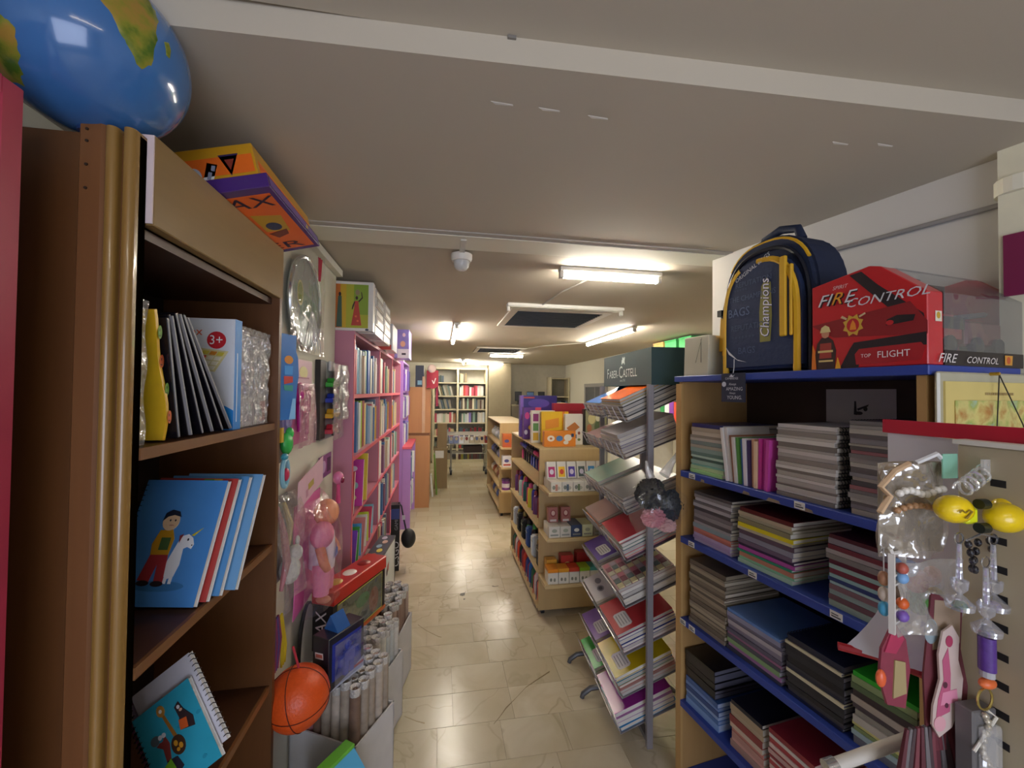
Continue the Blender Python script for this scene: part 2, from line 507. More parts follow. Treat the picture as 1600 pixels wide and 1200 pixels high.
air_vent('large ceiling vent with dark blue-grey slats in the middle of the ceiling', 0.53, 1.36, 3.12, 3.98)
air_vent('farther ceiling vent with dark slats near the back of the shop', 0.50, 1.25, 6.0, 6.75, n=8)
# conduit between the lights
t = tag(MB().tube([(0.86, 2.06, 2.25), (0.76, 2.55, 2.25), (0.73, 3.0, 2.25)], 0.005, 6).build('cable_conduit', mat('#cfccc4', 0.5)), 'thin pale cable run on the ceiling from the near tube to the vent', 'cable')
t = tag(MB().tube([(1.84, 5.1, 2.249), (1.4, 5.6, 2.249), (0.9, 6.9, 2.249)], 0.005, 6).build('cable_conduit', mat('#cfccc4', 0.5)), 'thin pale cable from the long right tube to the middle-distance tube', 'cable')
t = thing('security_camera', 'white dome security camera hanging from the ceiling', 'camera', (0.085, 1.93, 2.243))
MB().box(-0.012, 0.012, -0.20, -0.03, -0.006, 0.0).build('cable_duct', mat('#d4d0c6', 0.5), t)
MB().lathe([(0.0, -0.032), (0.044, -0.032), (0.05, -0.02), (0.05, 0.0), (0.0, 0.0)], 24).build('mount', mat('#dedbd2', 0.4), t, smooth=True)
MB().lathe([(0.0, -0.078), (0.012, -0.077), (0.024, -0.071), (0.033, -0.059), (0.037, -0.045), (0.037, -0.032), (0.0, -0.032)], 24).build('dome', mat('#cac9c6', 0.15), t, smooth=True)

# ================================================================== LEFT: BROWN BOOKCASE AND WHAT IT HOLDS
def W(r): return tuple(-r.location)
WOOD_B = wood('#5a371a', '#6f4622', 'z', 0.42, 5)
WOOD_D = wood('#3e2415', '#50301b', 'y', 0.4, 6)
WOOD_E = wood('#6a4222', '#80542b', 'y', 0.45, 6)
GOLD = mat('#8c6a34', 0.27, 0.0, var=0.05, scale=2, coat=0.4)

t = thing('bookcase', 'tall brown wooden bookcase in the left foreground with a globe on top', 'bookcase', (-0.66, 1.115, 0))
o = W(t)
MB().box(-0.86, -0.604, 0.805, 0.823, 0, 2.035).build('side_panel', WOOD_B, t, o)
p = MB().box(-0.606, -0.568, 0.792, 0.823, 0, 2.052).build('corner_post', wood('#6d4424', '#7d5029', 'z', 0.45, 5), t, o, bevel=0.004)
for z in (2.035, 2.015, 1.975, 1.935):
    MB().cyl((-0.592, 0.7922, z), (-0.592, 0.7902, z), 0.0025, None, 8).build('screw', mat('#2c1c10', 0.5), p)
for x in (-0.559, -0.5325):
    n_ = 8
    pts = [(x + 0.0095 * math.cos(math.pi + math.pi * i / n_), 0.800 + 0.010 * math.sin(math.pi + math.pi * i / n_)) for i in range(n_ + 1)]
    pts += [(x + 0.0095, 0.823), (x - 0.0095, 0.823)]
    MB().prism(pts, 0, 2.045).build('rounded_moulding', GOLD, t, o, smooth=True)
MB().box(-0.5695, -0.5230, 0.806, 0.823, 0, 2.04).build('post_groove', wood('#5c3516', '#704319', 'z', 0.5, 5), t, o)
MB().box(-0.86, -0.513, 1.412, 1.432, 0, 2.04).build('side_panel', WOOD_B, t, o)
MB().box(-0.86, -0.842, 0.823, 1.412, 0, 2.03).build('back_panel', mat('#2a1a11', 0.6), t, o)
MB().box(-0.86, -0.537, 0.823, 1.412, 1.995, 2.012).build('top_panel', WOOD_D, t, o)
h_ = MB().box(-0.536, -0.512, 0.826, 1.434, 1.892, 2.055).build('header_board', wood('#85693f', '#95784a', 'y', 0.3, 4), t, o, bevel=0.002)
MB().box(-0.5355, -0.5125, 0.823, 0.8256, 1.894, 2.053).build('pale_end_edge', mat('#d8c4c4', 0.45), h_)
MB().box(-0.84, -0.537, 0.823, 1.412, 1.872, 1.890).build('shelf', WOOD_D, t, o)
for z in (1.494, 1.112, 0.672, 0.28):
    s_ = MB().box(-0.842, -0.528, 0.823, 1.412, z - 0.020, z).build('shelf', WOOD_D, t, o)
    MB().box(-0.528, -0.520, 0.823, 1.412, z - 0.021, z).build('edge_strip', WOOD_E, s_)

# the pink shelf unit standing nearest the camera at the left edge
t = thing('pink_shelf_unit', 'pink shelf unit with crimson edges cut off by the left edge', 'shelf', (-0.80, 0.55, 0))
o = W(t)
PINK = mat('#a52a45', 0.5); LAV = mat('#bfa0dc', 0.6)
MB().box(-0.90, -0.629, 0.69, 0.708, 0, 2.01).build('side_panel', LAV, t, o)
MB().box(-0.630, -0.608, 0.674, 0.706, 0, 2.035).build('edge_strip', PINK, t, o, bevel=0.002)
MB().box(-0.90, -0.608, 0.20, 0.674, 2.010, 2.035).build('top_board', PINK, t, o)
MB().box(-0.90, -0.64, 0.30, 0.674, 0.0, 0.10).build('plinth', PINK, t, o)
MB().box(-0.90, -0.885, 0.20, 0.69, 0.1, 2.01).build('back_panel', LAV, t, o)
for z in (1.62, 1.25, 0.85, 0.45):
    MB().box(-0.885, -0.64, 0.20, 0.69, z - 0.018, z).build('shelf', LAV, t, o)
MB().box(-0.649, -0.618, 0.20, 0.22, 0.0, 2.01).build('edge_strip', PINK, t, o)

# globe on the bookcase
def land_mat():
    m, nt, b = nodes('globe_sea')
    n = noise(nt, 5, 4)
    c = mixc(nt, lin('#2a5590'), lin('#4a80bd'), n.outputs['Fac'])
    nt.links.new(c, b.inputs['Base Color']); b.inputs['Roughness'].default_value = 0.16
    b.inputs['Coat Weight'].default_value = 0.4
    return m
def relief_mat():
    m, nt, b = nodes('globe_land')
    n = noise(nt, 26, 6)
    rp = nt.nodes.new('ShaderNodeValToRGB')
    e = rp.color_ramp.elements
    e[0].position = 0.36; e[0].color = (*lin('#4c6b1e'), 1)
    e[1].position = 0.62; e[1].color = (*lin('#a5833a'), 1)
    x = e.new(0.48); x.color = (*lin('#86882f'), 1)
    nt.links.new(n.outputs['Fac'], rp.inputs[0]); nt.links.new(rp.outputs[0], b.inputs['Base Color'])
    b.inputs['Roughness'].default_value = 0.2
    return m
GR = 0.136
gl = thing('globe', 'blue world globe with green and brown continents on top of the bookcase', 'globe', (-0.602, 0.81, 2.037))
MB().ball((0, 0, 0.0), GR, 48, 28).build('globe_sphere', land_mat(), gl, (0, 0, 0.141), smooth=True)
# continents are raised patches: outlines as (yaw, pitch) degrees seen from the camera side
def patch(name, outline, e=0.0012):
    # triangulated fan over the sphere, subdivided rings to follow the curve
    cx = sum(p[0] for p in outline) / len(outline); cy = sum(p[1] for p in outline) / len(outline)
    rings = 6; n = len(outline); vs = []; fs = []
    def sp(a, e_, r):
        a = R(a); e_ = R(e_)
        return (r * math.cos(e_) * math.sin(a), -r * math.cos(e_) * math.cos(a), r * math.sin(e_))
    vs.append(sp(cx, cy, GR + e))
    for k in range(1, rings + 1):
        for (a, b_) in outline:
            f = k / rings
            vs.append(sp(cx + (a - cx) * f, cy + (b_ - cy) * f, GR + (e if k < rings else -0.0002)))
    for j in range(n): fs.append((0, 1 + j, 1 + (j + 1) % n))
    for k in range(rings - 1):
        for j in range(n):
            a = 1 + k * n; fs.append((a + j, a + n + j, a + n + (j + 1) % n, a + (j + 1) % n))
    MB().add(vs, fs).build(name, RELIEF, gl, (0, 0, 0.141), smooth=True)
RELIEF = relief_mat()
patch('africa', [(40, 25), (36, 10), (39.5, 3.4), (44.5, -1.3), (47.2, -6.1), (49, -10.2), (52.6, -14.3), (56.7, -18.3), (60.1, -23), (63.8, -24.1), (68.6, -18.3), (69, -13.5), (70.2, 1.1), (73, 18), (73.9, 27.6), (73.7, 40), (60, 50)])
patch('south_america', [(-20, -12), (-10.4, -21), (-5.5, -24.5), (-3.2, -27.8), (-6, -35), (-8.8, -41.2), (-18.7, -50.6), (-32, -56), (-58, -52), (-72, -42), (-60, -25), (-40, -12)])
patch('madagascar', [(74.9, 4.4), (78.5, 6.7), (80.1, 1.7), (79.5, -4.3), (76.8, -4.1)])
MB().lathe([(0.0, 0), (0.016, 0), (0.016, 0.006), (0.0, 0.006)], 24).build('foot', mat('#243a66', 0.3), gl, smooth=True)

# boxes lying on the bookcase top
t = thing('toy_box', 'orange and purple toy box overhanging the bookcase top, under a yellow box', 'box', (-0.526, 1.255, 2.0550), 0, None, (0, R(-14), 0))
MB().box(-0.12, 0.12, -0.205, 0.205, 0.0, 0.034).build('carton', [mat('#4b2a72', 0.25, coat=0.3)], t, bevel=0.0015)
F = frame((0.12, -0.205, 0.0), (-1, 0, 0), (0, 1, 0))     # underside, seen from below
print_on(t, 'orange_panel', F, [('#ee6a22', [(0.012, 0.03), (0.21, 0.03), (0.21, 0.385), (0.012, 0.385)])], 0.35)
F2 = frame((-0.004, -0.175, -0.0004), (1, 0, 0), (0, -1, 0))
F2 = frame((-0.062, -0.115, -0.0004), (1, 0, 0), (0, -1, 0))
text(t, 'RAX', 0.075, F2, '#2a1438', 'lettering', shear=0.2, sx=1.1)
F3 = frame((-0.03, 0.168, -0.0004), (1, 0, 0), (0, -1, 0))
text(t, 'ER', 0.07, F3, '#35183c', 'lettering', sx=1.5)
F4 = frame((0.12, -0.205, -0.0006), (-1, 0, 0), (0, 1, 0))
print_on(t, 'printed_picture', F4, [('#c79a2a', [(0.03, 0.15), (0.10, 0.13), (0.10, 0.24), (0.04, 0.25)]), ('#27365c', ell(0.07, 0.21, 0.02, 0.026)), ('#7a2c22', [(0.045, 0.235), (0.10, 0.255), (0.085, 0.29), (0.05, 0.27)])], 0.35)
F5 = frame((0.1202, -0.205, 0), (0, 1, 0), (0, 0, 1))
print_on(t, 'side_print', F5, [('#6a4b94', rect(0.01, 0.006, 0.40, 0.028)), ('#d9c14a', [(0.27, 0.008), (0.29, 0.028), (0.30, 0.014)])], 0.3)
t = thing('toy_box', 'yellow and orange box with a triangle badge on top of the purple box', 'box', (-0.556, 1.300, 2.0825), 0, None, (0, R(-14), 0))
MB().box(-0.125, 0.115, -0.215, 0.215, 0.0, 0.096).build('carton', mat('#d39a1e', 0.3, coat=0.3), t, bevel=0.0015)
F = frame((-0.125, -0.2152, 0), (1, 0, 0), (0, 0, 1))
print_on(t, 'orange_band', F, [('#f2701f', rect(0.0, 0.026, 0.235, 0.070))], 0.3)
print_on(t, 'triangle_badge', F, [('#3b2a56', [(0.16, 0.074), (0.205, 0.074), (0.181, 0.022)]), ('#8f3a2a', [(0.172, 0.062), (0.194, 0.062), (0.182, 0.036)])], 0.3)
print_on(t, 'price_sticker', F, [('#e9e6e2', [(0.115, 0.015), (0.135, 0.008), (0.155, 0.052), (0.133, 0.06)]), ('#8a8fa2', [(0.125, 0.02), (0.133, 0.018), (0.14, 0.035), (0.132, 0.038)]), ('#b9bcc4', ell(0.10, 0.03, 0.016, 0.02)), ('#8a8fa2', [(0.138, 0.04), (0.146, 0.037), (0.15, 0.05), (0.142, 0.052)])], 0.5)
F = frame((0.1152, -0.215, 0), (0, 1, 0), (0, 0, 1))
print_on(t, 'orange_band', F, [('#f2701f', rect(0.02, 0.02, 0.42, 0.062)), ('#ffe0a0', rect(0.12, 0.03, 0.26, 0.05))], 0.3)

# ---- first shelf (z = 1.494)
ZS = 1.4945
t = thing('craft_board_pack', 'teal board in a clear bag leaning at the left end of the upper shelf', 'craft pack', (-0.575, 0.842, ZS))
MB().box(-0.03, 0.03, -0.006, 0.010, 0.0, 0.245).build('board', mat('#7fc6bf', 0.5), t, bevel=0.002)
MB().ball((0.032, -0.002, 0.045), (0.005, 0.013, 0.016), 10, 6).build('magenta_flower', mat('#b03a9a', 0.5), t)
MB().grid(lambda u, v: (-0.06 + 0.098 * u, -0.012 + 0.006 * math.sin(9 * v), 0.001 + 0.266 * v), 3, 12, 0.0008).build('clear_bag', film(), t)
MB().grid(lambda u, v: (0.036 + 0.003 * math.sin(14 * v), -0.012 + 0.030 * u, 0.001 + 0.266 * v), 3, 12, 0.0008).build('clear_bag', film(), t)
t = thing('smiley_bag', 'yellow bag printed with smiling faces squeezed between teal board and folders', 'bag', (-0.59, 0.883, ZS + 0.004))
def sm(u, v):
    wdt = 0.028 * (1 - 0.55 * v * (1 - v)) * (0.35 + 0.65 * min(1, v * 4))
    return (0.052 - 0.045 * (1 - u) + 0.004 * math.sin(8 * v), 0.03 * (1 - v) - 0.004 + 0.012 * math.sin(4 * v), 0.25 * v)
MB().grid(sm, 6, 14, 0.008).build('yellow_sheet', mat('#e0b021', 0.35, var=0.2, scale=20), t, smooth=True)
Fs = [(0.052, 0.03), (0.052, 0.10), (0.05, 0.17)]
for i, z in enumerate((0.045, 0.10, 0.155, 0.21)):
    p = sm(1, z / 0.25)
    F = frame((p[0] + 0.0005, p[1] + 0.001, z), (0, 1, 0), (0, 0, 1))
    print_on(t, 'smiling_face', F, [('#5f8f2a' if i % 2 else '#c4591f', ell(0.008, 0.0, 0.006, 0.013)), ('#3a2a10', ell(0.007, 0.004, 0.0015, 0.003, 8)), ('#3a2a10', [(0.004, -0.006), (0.011, -0.006), (0.0075, -0.009)])])
for i in range(6):
    L = 0.245 + 0.015 * i
    yb = 0.950 + i * 0.0425
    a = math.degrees(math.asin((yb - (0.905 + 0.0125 * i)) / L))
    t = thing('folder', ordw(i) + ' thin black folder from the left leaning on the white game box', 'folder', (-0.60, yb, ZS + 0.0045), 0, 'black folders leaning on the upper shelf', (R(a), 0, 0))
    MB().box(-0.10, 0.068 - 0.004 * (i % 2), -0.0035, 0.0035, 0.0, L).build('cover', mat('#15131a', 0.22, coat=0.3), t, bevel=0.001)
    MB().box(0.064, 0.0695, -0.002, 0.002, 0.002, L - 0.003).build('page_edge', mat('#8d8b8e', 0.5), t)
t = thing('game_box', 'white and blue educational box marked 3+ standing on the upper shelf', 'game box', (-0.632, 1.19, ZS))
MB().box(-0.115, 0.100, -0.018, 0.018, 0.0, 0.288).build('carton', mat('#dfe3ea', 0.35, coat=0.3), t, bevel=0.001)
F = frame((-0.115, -0.0182, 0), (1, 0, 0), (0, 0, 1))
print_on(t, 'blue_curve', F, [('#1f86d6', [(0.215, 0.0), (0.215, 0.05), (0.195, 0.062), (0.165, 0.066), (0.135, 0.055), (0.10, 0.02), (0.09, 0.0)])])
print_on(t, 'age_badge', F, [('#c8202c', ell(0.172, 0.232, 0.0225, 0.0225, 20))])
text(t, '3+', 0.034, frame((-0.115 + 0.155, -0.0188, 0.221), (1, 0, 0), (0, 0, 1)), '#ffffff', sx=0.9)
text(t, 'Study', 0.030, frame((-0.100, -0.0184, 0.246), (1, 0, 0), (0, 0, 1)), '#2b6fc4', sx=0.9)
text(t, 'Box', 0.030, frame((-0.024, -0.0184, 0.244), (1, 0, 0), (0, 0, 1)), '#d8582a', sx=1.0)
cells = []
cols_ = ['#d8c84a', '#c83a34', '#3f9a4a', '#d88a2a', '#5a8fd0', '#c9b25a']
P0, PU, PV = (0.062, 0.165), (0.105, -0.012), (0.028, 0.048)
pt = lambda a, b_: (P0[0] + PU[0] * a + PV[0] * b_, P0[1] + PU[1] * a + PV[1] * b_)
cells.append(('#d8cf9a', [pt(-.04, -.06), pt(1.04, -.06), pt(1.04, 1.06), pt(-.04, 1.06)]))
for i in range(6):
    for j in range(4):
        if i > 3 and j < 3: c = '#e8e2cc'
        else: c = cols_[(i * 3 + j * 5) % 6]
        cells.append((c, [pt(i / 6 + .02, j / 4 + .03), pt((i + 1) / 6 - .02, j / 4 + .03), pt((i + 1) / 6 - .02, (j + 1) / 4 - .03), pt(i / 6 + .02, (j + 1) / 4 - .03)]))
print_on(t, 'printed_board', F, cells)
for s_, x, c in (('x', 0.068, '#5a58c8'), ('4', 0.092, '#d0342e'), ('=', 0.120, '#58a63a'), ('?', 0.152, '#d8a92a')):
    text(t, s_, 0.03, frame((-0.115 + x, -0.0186, 0.124), (1, 0, 0), (0, 0, 1)), c)
print_on(t, 'small_print', F, [('#6a6d78', rect(0.06, 0.105 - k * 0.011, 0.17 - 0.02 * (k % 3), 0.108 - k * 0.011)) for k in range(5)])
F = frame((0.1002, -0.018, 0), (0, 1, 0), (0, 0, 1))
print_on(t, 'blue_side', F, [('#2287d8', rect(0.0, 0.0, 0.036, 0.288)), ('#cfe6f8', rect(0.012, 0.02, 0.016, 0.2))])
for i, (y0, y1, c, lab) in enumerate(((1.212, 1.292, '#c9c6d6', 'pale toy carton wrapped in clear film beside the white game box'), (1.297, 1.40, '#cfc6c6', 'clear film-wrapped carton at the far right end of the upper shelf'))):
    t = thing('wrapped_carton', lab, 'carton', (-0.64, (y0 + y1) / 2, ZS), 0, 'film-wrapped cartons')
    w = (y1 - y0) / 2
    MB().box(-0.10, 0.096, -w + 0.006, w - 0.006, 0.0, 0.27 - 0.01 * i).build('carton', mat(c, 0.5), t, bevel=0.002)
    F = frame((0.0962, -w + 0.006, 0), (0, 1, 0), (0, 0, 1))
    print_on(t, 'side_print', F, [('#c03a44', rect(0.0, 0.01, 0.012, 0.25)), ('#8f8ad0', rect(0.02, 0.09, 0.045, 0.17))] if i == 0 else [('#c4453a', rect(0.055, 0.01, 0.09, 0.07)), ('#b9bccb', rect(0.01, 0.12, 0.06, 0.2))])
    def wrap(u, v, w=w):
        return (0.104 + 0.007 * math.sin(17 * u + 9 * v) * math.sin(13 * v), -w + 2 * w * u, 0.002 + 0.276 * v)
    MB().grid(wrap, 14, 24, 0.0006).build('clear_film', film(0.30, '#ffffff', 0.1, 45, 0.14), t, smooth=True)

# ---- second shelf: ring-bound notebooks standing and leaning back
_RING = {}
def rings(n, r=0.006, pitch=0.012, wire=0.0011):
    k = (n, r, pitch, wire)
    if k not in _RING:
        b = MB()
        for i in range(n):
            z = (i + 0.5) * pitch
            b.tube([(r * math.cos(a), r * math.sin(a), z + 0.0006 * a) for a in [2 * math.pi * j / 8 for j in range(8)]], wire, 4, closed=True)
        _RING[k] = b.mesh('ring_binding'); _RING[k].materials.append(mat('#26262c', 0.3, 0.5))
    return _RING[k]
def standing_notebook(label, F, w, h, t_, cover, back='#d8d5d0', ringside=-1, group='ring-bound notebooks in the brown bookcase'):
    """F: matrix, local x = width, y = height, z = out of the front cover"""
    t = thing('notebook', label, 'notebook', (0, 0, 0), 0, group)
    t.matrix_world = F
    MB().box(0, w, 0, h, -t_, -0.0012).build('pages', mat('#dcd9d4', 0.7), t)
    MB().box(-0.001, w + 0.002, -0.001, h + 0.002, -0.0012, 0).build('cover', mat(cover, 0.3, coat=0.2), t)
    MB().box(-0.001, w + 0.002, -0.001, h + 0.002, -t_ - 0.0012, -t_).build('back_cover', mat(back, 0.4), t)
    n = int(h / 0.012)
    rg = link('ring_binding', rings(n, t_ / 2 + 0.002), t, ((-0.002 if ringside < 0 else w + 0.002), 0.0, -t_ / 2), (R(-90), 0, 0))
    return t
Z2 = 1.113
uu = Vector((0.985, -0.17, 0.0)).normalized()
vv = Vector((0.0, 0.115, 0.28)).normalized()
spec = [('#4f8fd2', 'ring-bound notebook with a boy and unicorn on its sky-blue cover', (-0.722, 1.045)),
        ('#b8443f', 'red-edged ring-bound notebook just behind the boy and unicorn notebook', (-0.708, 1.066)),
        ('#5b98cf', 'second blue ring-bound notebook behind the boy and unicorn one', (-0.694, 1.092)),
        ('#74a9d6', 'hindmost pale blue ring-bound notebook on the second shelf', (-0.672, 1.118))]
for i, (c, lab, (x, yy)) in enumerate(spec):
    F = frame((x, yy, Z2 + 0.0085), uu, vv)
    nb = standing_notebook(lab, F, 0.192, 0.272, 0.012, c)
    if i == 0:
        o = Matrix.Identity(4)
        sh = [('#3d78ae', ell(0.100, 0.040, 0.060, 0.011)), 
              ('#f1f1f4', [(0.104, 0.062), (0.118, 0.055), (0.130, 0.060), (0.136, 0.085), (0.134, 0.118), (0.142, 0.122), (0.152, 0.118), (0.156, 0.128), (0.150, 0.142), (0.138, 0.150), (0.126, 0.146), (0.118, 0.132), (0.112, 0.112), (0.106, 0.092)]),
              ('#f1f1f4', rect(0.110, 0.045, 0.117, 0.06)), ('#f1f1f4', rect(0.122, 0.045, 0.129, 0.06)),
              ('#d9c62e', [(0.144, 0.147), (0.151, 0.146), (0.168, 0.164)]), ('#20242c', ell(0.140, 0.138, 0.002, 0.003, 8)), ('#20242c', ell(0.152, 0.126, 0.0015, 0.0015, 8)), ('#8a3a3a', [(0.118, 0.146), (0.126, 0.150), (0.121, 0.13)]),
              ('#a8353a', [(0.064, 0.105), (0.104, 0.105), (0.110, 0.048), (0.090, 0.048), (0.086, 0.088), (0.078, 0.048), (0.052, 0.052)]),
              ('#2a2024', ell(0.066, 0.046, 0.014, 0.006)), ('#2a2024', ell(0.098, 0.045, 0.014, 0.006)),
              ('#c8931f', [(0.064, 0.105), (0.060, 0.128), (0.070, 0.158), (0.098, 0.160), (0.107, 0.140), (0.104, 0.105)]),
              ('#4c6a3a', rect(0.078, 0.115, 0.100, 0.142)),
              ('#e7c49c', ell(0.088, 0.178, 0.019, 0.021)), ('#1d2436', [(0.068, 0.178), (0.071, 0.196), (0.085, 0.204), (0.102, 0.200), (0.108, 0.188), (0.092, 0.192), (0.078, 0.188)]),
              ('#1d2436', ell(0.086, 0.180, 0.0018, 0.0026, 8)), ('#1d2436', ell(0.098, 0.180, 0.0018, 0.0026, 8)), ('#b4776a', rect(0.087, 0.168, 0.097, 0.170))]
        print_on(nb, 'cover_drawing', frame((0, 0, 0), (1, 0, 0), (0, 1, 0)), sh)
    elif i == 1:
        print_on(nb, 'cover_stripe', frame((0, 0, 0), (1, 0, 0), (0, 1, 0)), [('#6aa33a', rect(0.11, 0.255, 0.135, 0.272)), ('#d8c23a', rect(0.135, 0.255, 0.155, 0.272))])
# ---- third shelf: notebooks leaning askew
Z3 = 0.672
u3 = Vector((0.116, -0.02, 0.094)).normalized()
v3 = Vector((-0.063, 0.05, 0.157)).normalized()
spec = [((-0.612, 1.030, 0.690), '#35a9c4', 'turquoise ring-bound notebook with three sewn animals on its cover', 0.155, 0.178),
        ((-0.606, 1.049, 0.692), '#dfdce4', 'white-covered notebook right behind the turquoise animal notebook', 0.165, 0.205),
        ((-0.640, 1.068, 0.697), '#b9b2d2', 'lilac notebook in the leaning row on the third shelf', 0.155, 0.196),
        ((-0.652, 1.087, 0.697), '#e4e2e6', 'plain white notebook behind the lilac notebook on the third shelf', 0.155, 0.196),
        ((-0.668, 1.106, 0.697), '#c787b8', 'pink-mauve notebook at the back of the leaning row', 0.155, 0.195)]
for i, (p, c, lab, w, h) in enumerate(spec):
    n3 = u3.cross(v3).normalized()
    F = frame(Vector((-0.580, 1.015, 0.708)) - n3 * (0.0145 * i) + u3 * (-0.024 * max(0, i - 1) - 0.004 * i) + v3 * ((0, 0.022, 0.016, 0.020, 0.030)[i]), u3, v3)
    nb = standing_notebook(lab, F, w, h, 0.009, c, ringside=-1 if i != 1 else 1)
    if i == 0:
        sh = [('#2b96b2', ell(0.02 + 0.026 * k, 0.022 + 0.028 * ((k * 3) % 6), 0.006, 0.004, 10)) for k in range(6)]
        print_on(nb, 'cover_doodles', frame((0, 0, 0), (1, 0, 0), (0, 1, 0)), sh)['kind'] = 'stuff'
        sh = [('#8c3a34', [(0.030, 0.100), (0.058, 0.108), (0.062, 0.090), (0.052, 0.060), (0.040, 0.058), (0.043, 0.088)]),
               ('#5f6a70', ell(0.033, 0.112, 0.012, 0.010)), ('#e8e8ea', ell(0.046, 0.112, 0.005, 0.005)), ('#e8e8ea', ell(0.056, 0.112, 0.005, 0.005)),
               ('#2f2c38', [(0.042, 0.062), (0.068, 0.058), (0.074, 0.034), (0.046, 0.020), (0.040, 0.030)]), ('#76b82a', [(0.032, 0.055), (0.052, 0.062), (0.056, 0.040), (0.038, 0.030)]),
               ('#a8702a', [(0.068, 0.150), (0.074, 0.150), (0.086, 0.090), (0.078, 0.088)]), ('#c08a3a', ell(0.070, 0.158, 0.010, 0.012)), ('#f2f0ea', ell(0.070, 0.158, 0.004, 0.004)),
               ('#4a3020', ell(0.080, 0.076, 0.017, 0.020)), ('#d89a2a', ell(0.076, 0.082, 0.005, 0.006)), ('#d89a2a', ell(0.086, 0.072, 0.005, 0.006)), ('#d89a2a', ell(0.077, 0.068, 0.004, 0.004)),
               ('#3a2a2c', [(0.098, 0.098), (0.132, 0.088), (0.136, 0.108), (0.122, 0.132), (0.116, 0.152), (0.104, 0.146), (0.106, 0.122)]), ('#e2642a', [(0.098, 0.098), (0.118, 0.094), (0.122, 0.114), (0.102, 0.118)]), ('#e8e8ea', ell(0.113, 0.142, 0.004, 0.004)), ('#e0b090', ell(0.116, 0.134, 0.004, 0.003))]
        print_on(nb, 'cover_picture', frame((0, 0, 0), (1, 0, 0), (0, 1, 0)), sh)
t = thing('notebook', 'dark ring-bound notebook lying low at the left of the third shelf', 'notebook', (-0.605, 1.03, Z3 + 0.001), 12)
MB().box(-0.12, 0.06, -0.03, 0.05, 0.0, 0.03).build('pages', mat('#3a2a30', 0.5), t, bevel=0.002)
link('ring_binding', rings(7, 0.013), t, (0.062, -0.035, 0.016), (R(-90), 0, 0))
t = thing('notebook', 'dark red notebook standing at the lower left beside the turquoise one', 'notebook', (-0.60, 0.905, Z3 + 0.001), 0, 'ring-bound notebooks in the brown bookcase')
MB().box(-0.10, 0.062, -0.012, 0.012, 0.0, 0.16).build('pages', mat('#dcd6cc', 0.6), t)
MB().box(-0.101, 0.064, -0.014, -0.012, -0.0, 0.162).box(-0.101, 0.064, 0.012, 0.014, 0.0, 0.162).build('cover', mat('#7a1f24', 0.4), t)
MB().box(0.062, 0.066, -0.008, 0.002, 0.0, 0.12).build('yellow_ribbon', mat('#d8c832', 0.4), t)

# ================================================================== LEFT: WHITE PIER WITH HANGING TOYS, TOY BOXES, WRAPPING PAPER
def hook(parent, p, n=(1, 0, 0), L=0.03):
    p = Vector(p); n = Vector(n)
    MB().tube([p - n * L, p, p + Vector((0, 0, 0.006))], 0.0015, 6).build('hook', mat('#9a9a9a', 0.3, 0.8), parent)

# oval board with silver rim in a clear bag
t = thing('bagged_oval_board', 'large oval silver-rimmed board in a clear plastic bag hung high on the pier', 'board', (-0.567, 1.78, 1.75))
rim = [(0.02, 0.185 * math.cos(a), 0.20 + 0.185 * math.sin(a)) for a in [2 * math.pi * i / 40 for i in range(40)]]
MB().tube(rim, 0.009, 8, closed=True).build('rim', mat('#c9cdd0', 0.18, 0.85), t, smooth=True)
MB().prism(ell(0, 0, 0.178, 0.178, 40), 0.008, 0.018, 0, frame((0, 0, 0.20), (0, 1, 0), (0, 0, 1))).build('disc', mat('#b4bdba', 0.2, 0.4), t)
F = frame((0.0185, 0, 0.20), (0, 1, 0), (0, 0, 1))
print_on(t, 'green_print', F, [('#7f9c8a', [(-0.14, 0.06), (0.14, 0.02), (0.15, -0.06), (-0.05, -0.05)]), ('#c9c088', ell(-0.07, 0.03, 0.035, 0.05)), ('#8b9a52', ell(-0.07, 0.03, 0.027, 0.042)), ('#e8ece8', [(-0.04, -0.035), (0.10, -0.075), (0.10, -0.085), (-0.04, -0.048)])], 0.2)
def bagf(u, v):
    return (0.034 + 0.003 * math.sin(9 * u + 5 * v) * math.sin(5 * v), -0.215 + 0.43 * u, 0.0 + 0.46 * v)
MB().grid(bagf, 16, 22, 0.0006).build('clear_bag', film(0.13, '#ffffff', 0.06, 10, 0.03), t, smooth=True)
MB().grid(lambda u, v: (0.040 + 0.004 * math.sin(20 * u), 0.10 + 0.045 * (u - 0.5) * (1 - 0.75 * v), 0.42 - 0.10 * v), 5, 5, 0.002).build('red_ribbon', mat('#b03040', 0.4), t)
for i in range(7):   # folds of the bag gathered at the foot
    a = -0.09 + 0.03 * i
    MB().tube([(0.04, 0.02 + a * 0.2, 0.17), (0.043, 0.02 + a, 0.06), (0.041, 0.02 + a * 1.3, 0.01)], [0.001, 0.003, 0.0015], 5).build('bag_fold', film(0.6, '#ffffff', 0.1, 12, 0.25), t)
hook(t, (0.03, 0, 0.455))

